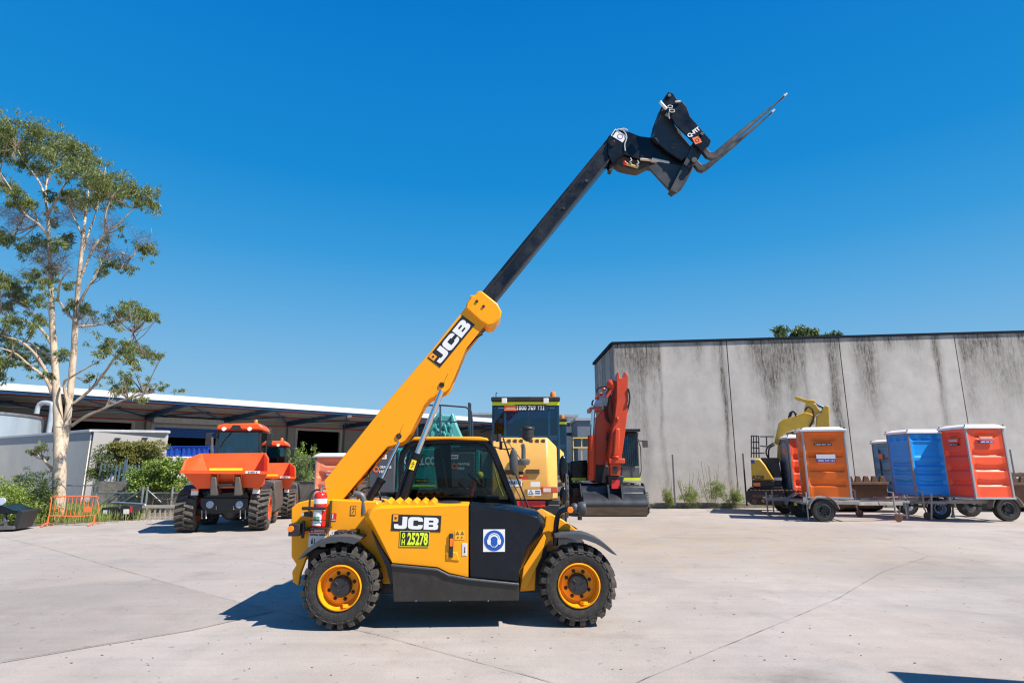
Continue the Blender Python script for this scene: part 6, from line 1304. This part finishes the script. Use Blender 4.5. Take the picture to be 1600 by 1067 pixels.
m = MB(); q = X(1008, 693, 1.5); m.box(q.x-.09, q.x+.09, 1.45, 1.55, q.z-.13, q.z+.12); m.tube([(q.x, 1.5, q.z+.08), (c1_.x, 1.7, q.z+.12)], .02, 6); m.tube([X(997, 685, 1.55), X(1001, 700, 1.55), X(1002, 735, 1.55), X(1000, 744, 1.6)], .02, 6); m.build('mirror', GREYP, xc_, bevel=.02)
# tracks
for s_, a_ in ((-1, 895), (1, 1000)):
    x_ = X(a_, 800, 1.2).x; x_ = x_ if s_ < 0 else x_-.5; m = MB(); m.prism([(.9, .2), (1.1, .02), (4.6, .02), (4.9, .3), (4.9, .6), (4.6, .85), (1.2, .85), (.85, .55)], x_, x_+.5, 'x')
    for k in range(14): m.box(x_-.02, x_+.52, .82, .868, .08+k*.055, .11+k*.055)
    m.build('track', RUST if s_ < 0 else GRYM, exc, bevel=.02)
# bucket
BKT = mat('bucket_steel', (.035, .042, .05), .38, .3, var=.2, scale=2, dirt=.2, dirtcol=(.12, .1, .08))
bx0, bx1_ = X(911, 790, 0).x, X(1012, 790, 0).x
z_a, z_b, z_c = X(950, 758, .5).z, X(950, 778, .0).z, X(950, 792, -.1).z
m = MB(); prof = [(.75, z_a), (.45, z_a-.03), (.35, z_b+.14), (.16, z_b+.08), (-.02, z_b-.02), (-.13, z_b-.14), (-.15, z_c+.06), (-.1, z_c), (.05, .12), (.3, .02), (.8, .02), (1.1, .25), (1.15, .6)]
m.prism([(a, b) for a, b in prof], bx0, bx1_, 'x'); bu = m.build('bucket', BKT, exc, bevel=.02)
m = MB(); m.prism([(-.12, z_c-.02), (-.11, z_c+.02), (.03, .10), (.28, .0), (.30, -.0), (.0, .03)], bx0+.02, bx1_-.02, 'x'); m.build('cutting_edge', mat('muddy_rust', (.16, .11, .075), .8, var=.4, scale=3, dirt=.5, dirtcol=(.3, .26, .22), stretch=(.3, 3, 3)), bu)
for x in (bx0-.03, bx1_): 
    m = MB(); m.prism([(.85, z_a+.08), (.5, z_a+.05), (.3, z_b+.15), (-.1, z_c+.05), (-.13, z_c), (.02, .08), (.3, .0), (.9, .0), (1.2, .3)], x, x+.03, 'x'); m.build('side_plate', BKT, bu)
m = MB()
for k in range(9): z = .12+k*.075; m.box(bx1_+.04, bx1_+.10, .1+.02*k, .2+.02*k, z, z+.04)
m.build('side_teeth', GRYM, bu)
for a in (951, 972): x = X(a, 770, .1).x; m = MB(); m.prism([(.6, z_a+.05), (.15, z_a+.03), (-.05, z_b-.04), (.05, z_b-.1), (.4, z_b)], x-.03, x+.03, 'x'); m.build('ear', BKT, bu)
# ---- teal excavator behind the telehandler cab
TF_ = Frame(W(680, 770, 12.2).x, 12.2, 0); ko = thing('excavator', 'teal excavator parked right behind the telehandler cab, showing lettered counterweight and handrails', 'excavator', TF_)
TEAL = mat('teal_paint', (.015, .30, .27), .4, var=.08, dirt=.1); DGP = mat('dark_grey_panel', (.075, .075, .085), .45, var=.08)
T_ = TF_.P
def tbox(nm, a0, a1, b0, b1, y0, y1, ma, par=None, bev=.02):
    p0, p1 = TF_.p(a0, b0, y0), TF_.p(a1, b1, y0); m = MB(); m.box(p0[0], p1[0], y0, y1, p1[1], p0[1]); return m.build(nm, ma, par or ko, bevel=bev)
kb = tbox('counterweight', 622, 682, 700, 765, 0, 1.2, TEAL, bev=.04)
tbox('side_panel', 702, 742, 706, 768, .0, 1.3, DGP, bev=.03); tbox('side_panel', 578, 616, 700, 770, .0, 1.2, DGP, bev=.03); tbox('corner_panel', 743, 749, 703, 765, .0, 1.2, TEAL); tbox('door_panel', 751, 778, 706, 768, .05, 1.3, mat('grey_green', (.16, .21, .19), .5), bev=.03)
tbox('house', 578, 778, 700, 775, 1.31, 3, BLK); tbox('gap', 682.5, 701.5, 700, 768, .15, 1.3, BLK); tbox('gap', 616.5, 621.5, 700, 768, .1, 1.2, TEAL)
c = T_(655, 720, 0); text('KOBELCO', .16, WHT, kb, c, bold=.05, lift=.008, fit=TF_.p(681, 720, 0)[0]-TF_.p(629, 720, 0)[0])
c = T_(659, 751, 0); plate(c, EX, EZ, .28, .08, BKV, kb, 'notice', .004); text('KEEP CLEAR', .035, YLV, kb, c, lift=.008, fit=.25); c = T_(658, 758.5, 0); plate(c, EX, EZ, .58, .035, HIV, kb, 'hi_vis_strip', .004)
for c, nm in ((T_(722, 728, 0), 'a'), (T_(600, 733, 0), 'b')):
    text('ORANGE', .055, WHT, ko, c+Vector((.03, 0, .045)), lift=.006, bold=.03, fit=.24); text('HIRE', .055, WHT, ko, c+Vector((-.02, 0, -.045)), lift=.006, bold=.03, fit=.14)
    shape2d([circ(-.16, 0, .06), circ(-.16, 0, .035)], ORV, ko, c, EX, EZ, 'ring_logo', .006)
for a in (709, 597): c = T_(a, 713.5, 0); plate(c, EX, EZ, .19, .09, WHT, ko, 'sticker', .004); plate(c, EX, EZ, .12, .025, REDV, ko, 'sticker_mark', .006, .001)
m = MB()
hr = [(650, 633), (690, 633), (728, 636), (736, 642), (738, 660), (738, 682)]
m.tube([T_(a, b, 1.0) for a, b in hr], .02, 6); m.tube([T_(a, b, 1.0) for a, b in ((650, 658), (690, 658), (734, 660))], .016, 6)
for a in (652, 688, 735): m.tube([T_(a, 705, 1.0), T_(a, 630 if a == 735 else 633, 1.0)], .022, 6)
m.tube([T_(733, 700, 1.6), T_(733, 629, 1.6)], .03, 6); m.build('handrail', mat('rail_slate', (.04, .06, .08), .4), ko)
m = MB(); m.prism(TF_.poly([(704, 646), (708, 645), (714, 665), (722, 683), (726, 700), (700, 700), (705, 675)], 2.2), 2.2, 2.6); m.prism(TF_.poly([(672, 655), (690, 648), (706, 648), (704, 672), (700, 700), (672, 700)], 2.4), 2.4, 2.7); m.build('boom', mat('pale_teal', (.12, .42, .40), .4, var=.15), ko, bevel=.03)
m = MB(); rs = random.Random(3)
for k in range(16):
    a = rs.uniform(672, 704); b = rs.uniform(655, 690)
    m.tube(smooth_line([T_(a, b, 2.1), T_(a+rs.uniform(-8, 8), b-rs.uniform(4, 12), 2.0), T_(a+rs.uniform(-12, 12), b+rs.uniform(-2, 14), 2.05), T_(a+rs.uniform(-4, 4), b+rs.uniform(10, 24), 2.1)], 4), .035, 6)
m.build('hydraulic_hose', mat('hose_teal', (.08, .36, .35), .5, var=.3), ko)
tbox('engine_hood', 655, 672, 690, 700, 1.4, 2.5, TEAL); tbox('cab', 653, 668, 668, 700, 2.8, 3.2, NAVY)
for x in (-1.3, .9): m = MB(); m.prism([(-.3, .2), (-.1, .02), (3.3, .02), (3.6, .3), (3.6, .6), (3.3, .8), (0, .8), (-.35, .5)], x, x+.5, 'x'); m.build('track', GRYM, ko, bevel=.03)
m = MB(); m.box(-1.3, 1.4, .6, 2.6, .5, .95); m.build('undercarriage', BLK, ko)
# ---- yellow excavator by the wall
YF = Frame(W(1200, 780, 20.4).x, 20.4, -22); ye = thing('excavator', 'yellow excavator with its arm folded over, parked against the warehouse wall', 'excavator', YF)
DYL = mat('digger_yellow', (.64, .38, .03), .45, var=.12, dirt=.25)
ZZ = lambda l: [(1140+a/3.478, 600+b/3.478) for a, b in l]
def YP(nm, l, y0, y1, ma, par=None, bev=.02): m = MB(); m.prism(YF.poly(ZZ(l), y0), y0, y1); return m.build(nm, ma, par or ye, bevel=bev)
cw = YP('counterweight', [(115, 408), (165, 403), (195, 440), (245, 522), (120, 522)], 0, 2.2, DYL, bev=.05)
YP('lower_band', [(121, 523), (245, 523), (240, 556), (123, 556)], .01, 2.2, BLK)
YP('boom', [(243, 322), (268, 330), (285, 282), (308, 262), (345, 246), (400, 236), (448, 224), (462, 215), (460, 172), (440, 160), (404, 152), (330, 182), (290, 190), (268, 212), (256, 262)], .9, 1.25, DYL)
YP('boom_brace', [(305, 266), (378, 250), (380, 272), (345, 276), (340, 262), (312, 276)], 1.0, 1.2, DYL)
YP('link_arm', [(404, 150), (415, 108), (428, 92), (450, 100), (470, 108), (482, 130), (500, 150), (470, 170), (462, 190), (440, 160)], .95, 1.15, DYL)
YP('stick', [(472, 245), (545, 245), (541, 122), (523, 114), (508, 130), (500, 152), (476, 170)], .8, 1.25, DYL)
YP('bucket_link', [(355, 68), (368, 66), (405, 80), (430, 84), (460, 86), (468, 98), (440, 104), (412, 98), (370, 84), (356, 78)], .95, 1.2, DYL)
YP('boom_foot', [(262, 330), (290, 330), (280, 420), (258, 430)], .95, 1.3, DYL)
m = MB(); m.cyl(YF.P(1140+460/3.478, 600+105/3.478, 1.05), YF.P(1140+510/3.478, 600+128/3.478, 1.05), .05); m.build('piston_rod', mat('blue_chrome', (.08, .14, .25), .25, .8), ye)
m = MB()
for l in ([(320, 185), (330, 155), (350, 150), (360, 175)], [(410, 145), (425, 125), (450, 140), (455, 190), (430, 240)], [(330, 180), (342, 150), (365, 165)], [(240, 320), (205, 345), (200, 380), (225, 420)], [(245, 330), (215, 350), (212, 400)]):
    m.tube(smooth_line([YF.P(a, b, .85) for a, b in ZZ(l)], 4), .028, 6)
m.build('hydraulic_hose', BLK, ye)
YP('house', [(170, 400), (265, 400), (285, 520), (285, 575), (235, 575), (245, 520), (200, 440)], .3, 2.4, BLK)
YP('house_base', [(120, 557), (285, 557), (285, 575), (235, 572), (125, 560)], .1, 2.4, BLK)
m = MB()
for a, b, c, d in ((118, 280, 118, 400), (130, 282, 132, 400), (145, 282, 145, 400), (158, 282, 160, 400), (118, 280, 160, 283), (122, 315, 158, 315), (122, 345, 160, 348), (165, 285, 240, 285), (200, 285, 202, 340), (165, 335, 200, 340), (120, 375, 190, 375)):
    (u, v), (w_, z_) = ZZ([(a, b), (c, d)]); m.tube([YF.P(u, v, .2), YF.P(w_, z_, .2)], .02, 6)
m.build('handrail', BLK, ye)
c = YF.P(1184, 745.5, 0); text('A228', .13, BKV, cw, c, bold=.05, lift=.02); plate(c+Vector((-.05, 0, -.24)), EX, EZ, .22, .12, ORV, cw, 'sticker', .005); c = YF.P(1176, 721, 0); plate(c, EX, EZ, .12, .12, BLUV, cw, 'sticker', .015); c = YF.P(1215, 748, .3); plate(c, EX, EZ, .26, .1, WHT, ye, 'sticker', .012)
for y_ in (0.0, 2.0):
    m = MB(); pr = YF.poly(ZZ([(90, 600), (100, 582), (125, 574), (285, 574), (300, 590), (300, 640), (285, 660), (120, 655), (92, 635)]), 0); m.prism(pr, y_, y_+.5)
    for k in range(18): x = pr[1][0]+.05+k*.125; m.box(x, x+.09, y_-.02, y_+.52, pr[2][1]-.03, pr[2][1]+.012)
    tr2 = m.build('track', mat('rust_dark', (.07, .05, .04), .8, var=.3), ye, bevel=.02)
    m = MB(); zc3 = (pr[2][1]+pr[6][1])/2
    for k in range(6): m.cyl((pr[0][0]+.25+k*.38, y_-.04, zc3-.12), (pr[0][0]+.25+k*.38, y_-.005, zc3-.12), .09, seg=14)
    m.box(pr[0][0]+.2, pr[4][0]-.2, y_-.03, y_-.006, zc3, zc3+.1); m.build('track_roller', RUST, tr2)
# ================================================================= PORTABLE TOILETS AND TRAILERS
LOO = {}
def loo_mats(key, col, side=None):
    return mat('toilet_'+key, col, .42, var=.05, scale=2, dirt=.10), side
GLOO = mat('toilet_grey', (.17, .18, .20), .5, var=.08, dirt=.15); WROOF = mat('toilet_roof', (.72, .72, .73), .5, var=.05, dirt=.12)
def portaloo(x, y, z, rz, ma, label, w=1.12, h=2.08, grey_left=False, post=None, style=0, signs=()):
    t = thing('portable_toilet', label, 'portable toilet', (x, y, z), 'portable toilets'); t.rotation_euler = (0, 0, R(rz)); hw_ = w/2; post = post or GLOO
    # origin: nearest bottom corner is (0,0); the box spans x 0..w, y 0..w
    hb = h-.12
    def side(nm, M_, mt):
        m = MB(); n = 15; xs = [.045+(w-.09)*i/(n-1) for i in range(n)]
        rows = [.05, .12, .13]
        if style == 0: bands = [(.42, .10), (.85, .10), (1.28, .10)]
        else: bands = [(.40, .08), (.72, .08), (.98, .06)]
        zs = [.05]
        Z = np.linspace(.06, hb-.02, 120); Xs = np.linspace(.045, w-.045, 31); v = []; f = []
        for zi in Z:
            for xi in Xs:
                u = (xi-w/2)/(w/2-.05); d = 0.0
                inn_ = 1/(1+math.exp((abs(u)-.86)*45))
                for bz, bh in bands:
                    up = bz+bh*.6-(.07*(1-u*u)) + .0; lo = bz-bh*.35
                    s = 1/(1+math.exp(-(zi-lo)*150)) * 1/(1+math.exp((zi-(up+.10))*70))
                    d += .058*s*inn_
                d += .02*inn_
                if style == 0:
                    s = 1/(1+math.exp(-(zi-(hb-.26+.10*(1-u*u)*-1+.06))*70)) * 1/(1+math.exp((zi-(hb-.12))*90)); d += .06*s*(1/(1+math.exp((abs(u)-.55)*30)))
                else:
                    s = 1/(1+math.exp(-(zi-1.25)*70))*1/(1+math.exp((zi-1.68)*70)); d += .03*s*inn_
                    s = 1/(1+math.exp(-(zi-1.78)*90))*1/(1+math.exp((zi-1.90)*90)); d += .05*s*(1 if abs(math.sin(3*math.pi*(xi/w))) > .45 else 0)*inn_
                v.append((xi, .01+d, zi))
        nx = len(Xs)
        for j in range(len(Z)-1):
            for i in range(nx-1): f.append((j*nx+i, j*nx+i+1, (j+1)*nx+i+1, (j+1)*nx+i))
        v = [tuple(M_ @ Vector(q)) for q in v]; m.add(v, f); return m.build(nm, mt, t, ang=80)
    S1 = Matrix.Identity(4); S2 = Matrix(((0, 1, 0, 0), (-1, 0, 0, w), (0, 0, 1, 0), (0, 0, 0, 1))); S3 = Matrix(((-1, 0, 0, w), (0, -1, 0, w), (0, 0, 1, 0), (0, 0, 0, 1))); S4 = Matrix(((0, -1, 0, w), (1, 0, 0, 0), (0, 0, 1, 0), (0, 0, 0, 1)))
    side('wall_panel', S1, ma); side('wall_panel', S2, ma) if not grey_left else None; side('wall_panel', S3, ma); side('wall_panel', S4, ma)
    if grey_left:
        m = MB(); m.box(.0, .05, .05, w-.05, .05, hb); m.build('door', GLOO, t, bevel=.01)
        m = MB(); fr = [(.12, .15), (w-.12, .15), (w-.12, hb-.25), (w*.7, hb-.1), (w*.3, hb-.1), (.12, hb-.25)]; m.prism(fr, -.02, -.0, 'x'); m.build('door_panel', mat('toilet_grey2', (.25, .26, .28), .5), t, bevel=.02)
        m = MB()
        for k in range(5): m.box(-.04, -.021, .25, w-.25, .3+k*.2, .4+k*.2)
        m.build('door_rib', GLOO, t, bevel=.01); m = MB(); m.box(-.035, -.021, .3, .6, 1.45, 1.65); m.build('door_sign', ORV, t)
    m = MB()
    for a, b in ((0, 0), (w-.045, 0), (0, w-.045), (w-.045, w-.045)): m.box(a-.006, a+.05, b-.006, b+.05, .02, hb)
    m.build('corner_post', post, t, bevel=.008)
    m = MB(); m.box(-.02, w+.02, -.02, w+.02, 0, .055); m.build('base_skid', post, t, bevel=.01)
    m = MB(); m.box(-.045, w+.045, -.045, w+.045, hb-.01, hb+.05); v = [(-.04, -.04), (w+.04, -.04), (w+.04, w+.04), (-.04, w+.04)]; v2 = [(.12, .12), (w-.12, .12), (w-.12, w-.12), (.12, w-.12)]
    m.prism(v, hb+.05, hb+.13, 'z', poly2=v2); m.build('roof', WROOF, t, bevel=.012)
    m = MB()
    for a, b in ((0, 0), (w, 0), (0, w), (w, w)): m.cyl((a, b, hb+.05), (a, b, hb+.11), .02, seg=8)
    m.build('roof_bolt', GRYM, t)
    for (kind, u, zz, ww, hh_, face) in signs:
        ux, o_ = (Vector(EX), Vector((u, .0, zz))) if face == 0 else (Vector((0, -1, 0)), Vector((0., u, zz)))
        m_ = {'o': ORV, 'b': BLUV, 'k': BKV, 'w': WHT}[kind[0]]; txt = kind[2:]
        plate(o_, ux, EZ, ww, hh_, m_, t, 'sign', .03, .028)
        if txt: text(txt, hh_*.45, WHT if kind[0] != 'w' else ORV, t, o_, ux, EZ, .04, .034, fit=ww*.86)
    return t
ORT = (.85, .14, .012); RDT = (.80, .055, .018)
MO = mat('toilet_orange', (.88, .15, .004), .42, var=.05, scale=2, dirt=.10); MRD = mat('toilet_red_orange', (.95, .10, .03), .42, var=.05, scale=2, dirt=.08); MBL = mat('toilet_blue', (.002, .30, .85), .40, var=.05, scale=2, dirt=.06)
MLB = mat('toilet_light_blue', (.13, .33, .48), .5, var=.06, dirt=.1); MSA = mat('toilet_salmon', (.85, .27, .14), .5, var=.05, dirt=.1)
WPOST = mat('toilet_post_white', (.36, .36, .38), .5, var=.05)
def zat(px, py, Y): return W(px, py, Y).z
Y1 = 18.3
c = W(1263, 779, Y1); o1 = portaloo(c.x, Y1, c.z, -18, MO, 'orange portable toilet on a trailer, its plain orange face fully showing beside the yellow excavator', w=1.2, h=2.15, post=WPOST, signs=[('k:1800 769 121', .56, 1.62, .48, .07, 0), ('w:', .6, 1.26, .52, .13, 0), ('b:1800 769 121', .6, 1.14, .52, .10, 0)])
Y2 = 20.2; c = W(1240, 778, Y2); o2 = portaloo(c.x, Y2, c.z, -8, MRD, 'red orange portable toilet with a grey door, tucked behind the orange one', w=1.12, h=2.1, grey_left=True, signs=[('o:', .85, 1.65, .3, .12, 0), ('b:1800', .85, 1.2, .3, .09, 0)])
Y3 = 18.7; c = W(1432, 777, Y3); o3 = portaloo(c.x, Y3, c.z, -1, MBL, 'bright blue portable toilet on a trailer between the light blue and red toilets', style=1, h=2.1, post=GLOO)
Y4 = 17.6; c = W(1525.5, 780, Y4); o4 = portaloo(c.x, Y4, c.z, -2, MRD, 'red portable toilet on the rightmost trailer with white and blue labels', h=2.18, post=WPOST, signs=[('o:ORANGE HIRE', .55, 1.90-.12, .40, .1, 0), ('b:1800 769 121', .55, 1.66, .40, .08, 0), ('o:ORANGE', .55, 1.72, .4, .12, 1), ('k:1800 769 121', .55, 1.60, .4, .07, 1)])
Y5 = 21.2; c = W(1402, 778, Y5); o5 = portaloo(c.x, Y5, c.z, 0, MLB, 'light blue portable toilet mostly hidden behind the bright blue one', w=1.1, h=2.05, signs=[('o:', .6, 1.45, .22, .18, 1)])
c = G(484, 806); c = W(488, 790, 20.0); o6 = portaloo(c.x, 20.0, 0.0, 0, MSA, 'faded salmon portable toilet standing behind the raised boom', w=1.12, h=zat(500, 708, 20), signs=[('o:ORANGE HIRE', .62, 1.45, .5, .12, 0), ('b:1800 769 121', .62, 1.34, .5, .09, 0)])
# unseen stand-in toilet added off to the right to cast the corner shadow
HS = 2.3; kx = math.cos(R(SUN_AZ))/math.tan(R(SUN_EL)); ky = math.sin(R(SUN_AZ))/math.tan(R(SUN_EL)); g = G(1383, 1050)
portaloo(g.x+HS*kx+.04-.263, g.y-HS*ky-1.089, 0, -13.6, MO, 'unseen orange portable toilet added off to the right to cast the corner shadow', h=HS+.01)
def trailer(x, y, rz, label, L_=1.6, bar=1.9, jock=True, rim=GRYM, wz=.62, d=-1, wxo=0.0, gal=True, r=.33, Wd=1.5, stands=()):
    """x, y: ground point under the near wheel; the drawbar runs to +x (d=1) or -x"""
    t = thing('trailer', label, 'trailer', (x, y, 0), 'toilet trailers'); t.rotation_euler = (0, 0, R(rz))
    GM = mat('trailer_galvanised', (.33, .32, .30), .6, .4, var=.2, scale=4, dirt=.35)
    a0_, a1_ = -L_*.5+wxo, L_*.5+wxo
    m = MB()
    for yy in (.12, Wd-.05): m.box(a0_, a1_, yy, yy+.06, .5, wz-.02)
    for k in range(4): xx = a0_+(a1_-a0_)*k/3; m.box(xx-.03, xx+.03, .181, Wd-.051, .51, wz-.03)
    m.box(a0_-.04, a1_+.04, .06, .115, .50, wz-.01); m.build('frame', GM, t, bevel=.006)
    m = MB(); e = a1_ if d > 0 else a0_
    m.beam((e, .12, .52), (e+d*bar, Wd*.5, .50), .06, .09); m.beam((e, Wd, .52), (e+d*bar, Wd*.5+.02, .50), .06, .09); m.beam((e+d*(bar-.3), Wd*.5, .56), (e+d*(bar+.2), Wd*.5, .55), .07, .07); m.build('drawbar', GM, t, bevel=.006)
    for s_, yy in ((0, -.1), (1, Wd+.1)):
        wheel(t, 0, yy if s_ == 0 else yy+.1, r, .19, -1 if s_ == 0 else 1, rim, 0, RUB)
        m = MB(); pts = []; n = 12
        for i in range(n+1): q = R(8+164*i/n); pts.append((math.cos(q)*(r+.10), r+.0+math.sin(q)*(r+.09)))
        inn_ = [(a*.955, b-.012) for a, b in pts]
        m.prism(pts+inn_[::-1], yy-.04, yy+.22) ; m.build('mudguard', GM, t)
    m = MB(); m.cyl((0, .1, r), (0, Wd, r), .03); m.build('axle', BLK, t)
    if jock:
        xx = e+d*bar*.72; m = MB(); m.cyl((xx, .3, .30), (xx, .3, .85), .025); m.beam((xx, .3, .85), (xx-.14, .3, .87), .02, .02); m.cyl((xx-.14, .3, .87), (xx-.14, .3, .95), .012); m.cyl((xx+.03, .27, .12), (xx+.01, .3, .32), .02); jk = m.build('jockey_stand', GM, t)
        m = MB(); m.lathe([(0, 0), (.11, 0), (.12, .02), (.11, .06), (0, .06)], (xx+.05, .24, .12), 'y', 20); m.build('jockey_wheel', RUST, jk)
    m = MB(); m.cyl((a0_+.1 if d > 0 else a1_-.1, .03, .05), (a0_+.1 if d > 0 else a1_-.1, .03, .85), .022); m.box(a0_-.0, a0_+.08, -.0, .055, .55, .7)
    for (sx_, lean, z0_, z1_) in stands: m.cyl((sx_, -.02, z0_), (sx_+lean, 0, z1_), .024)
    m.build('corner_stand', GM, t)
    m = MB(); m.box(a0_-.05, a0_-.042, .5, .8, .42, .5); m.build('number_plate', mat('plate_yellow', (.7, .5, .05), .4), t)
    return t
RIMW = mat('rim_pale_blue', (.35, .42, .60), .35, .3, var=.1)
g = G(1288, 815); trailer(g.x, g.y, -9, 'galvanised trailer with a dark spoked wheel carrying the orange toilet', L_=1.55, bar=1.5, d=1, wxo=.25)
g = G(1258, 809); trailer(g.x, g.y+.3, -8, 'galvanised trailer carrying the red orange toilet with the grey door', L_=1.6, bar=1.6, d=1, wxo=-.1, stands=[(-1.0, 0, .1, .8)])
g = G(1469, 811); trailer(g.x, g.y, -3, 'galvanised trailer with a pale blue wheel rim carrying the bright blue toilet', L_=1.7, bar=.6, d=-1, rim=RIMW, wxo=-.3, jock=False, stands=[(-.95, .05, .05, .75), (.35, .2, .05, .8), (-1.25, .2, .1, .7)])
g = G(1575, 814); trailer(g.x, g.y, -4, 'rightmost galvanised trailer with the largest dark wheel, carrying the red toilet', L_=1.7, bar=.8, d=-1, wxo=-.75, r=.36, stands=[(-2.2, .12, .04, .8), (-2.9, 0, .05, .75)])
# ---- rusty buckets on the ground
def rusty(px0, px1, top, bot, Y, label, seed):
    F_ = Frame(W(px0, bot, Y).x, Y, 0); t = thing('bucket', label, 'bucket', F_, 'rusty buckets by the wall'); w_ = F_.p(px1, bot, 0)[0]; zt = F_.p(px0, top, 0)[1]
    m = MB(); m.prism([(0, zt), (.1, zt*.55), (.5, .15), (.9, .02), (1.5, .05), (1.5, .1), (.95, .1), (.6, .25), (.25, zt*.6), (.15, zt)], 0, w_, 'x'); b = m.build('shell', RUST, t, bevel=.01)
    m = MB(); m.box(-.02, w_+.02, -.05, .3, zt, zt+.10); m.build('lip', RUST, t, bevel=.01)
    for k in range(5): x = w_*(k+.5)/5; m = MB(); m.prism([(x-.12, zt+.101), (x+.12, zt+.101), (x+.06, zt+.30), (x-.06, zt+.30)], .02, .12); m.build('tooth', RUST, t, bevel=.01)
    for x in (.0, w_-.06): m = MB(); m.prism([(0.02, zt-.01), (.1, zt*.55), (.5, .1), (.9, .0), (1.5, .0), (1.5, zt)], x+.005, x+.055, 'x'); m.build('side_plate', RUST, t)
    return t
rusty(1328, 1392, 757, 792, 21.2, 'wide rusty brown bucket with teeth lying between the orange and blue toilets', 1)
rusty(1574, 1640, 758, 792, 21.4, 'rusty brown bucket at the right edge beyond the red toilet', 2)
F_ = Frame(W(1574, 760, 22.2).x, 22.2, 0); t = thing('scrap_steel', 'rusty steel beams stacked behind the bucket at the right edge', 'scrap metal', F_)
m = MB()
for a, b, c_, d_ in ((1574, 742, 1640, 740), (1578, 750, 1640, 752)): m.beam(F_.P(a, b, 0), F_.P(c_, d_, 0), .2, .14)
for a in (1583, 1596, 1612): m.beam(F_.P(a, 738, .1), F_.P(a+2, 790, .1), .12, .12)
m.build('beam', RUST, t, bevel=.01)
# ---- steel posts in front of the wall
for i, (a, b, c_, d_, lb) in enumerate(((1050.5, 710, 1054.5, 786, 'thin dark steel post at the wall foot, leftmost of the four'), (1160.5, 708, 1164.5, 782, 'thin dark steel post left of the yellow excavator'), (1373, 702, 1380, 745, 'thin steel post showing left of the light blue toilet'), (1578, 702, 1590, 740, 'thin steel post beside the red toilet at the right'))):
    Y = 22.6 if i < 2 else 21.9; p0 = W(a, b, Y); m = MB(); m.box(-.03, .03, -.004, .004, 0, p0.z-.15); m.box(-.004, .004, .005, .04, 0, p0.z-.15)
    o = m.build('fence_post', GRYM); o.location = (p0.x, Y, .15); tag(o, lb, 'post', 'steel posts by the wall')
# debris on the yard near the trailers
DB = mat('scrap_dark', (.05, .045, .04), .8)
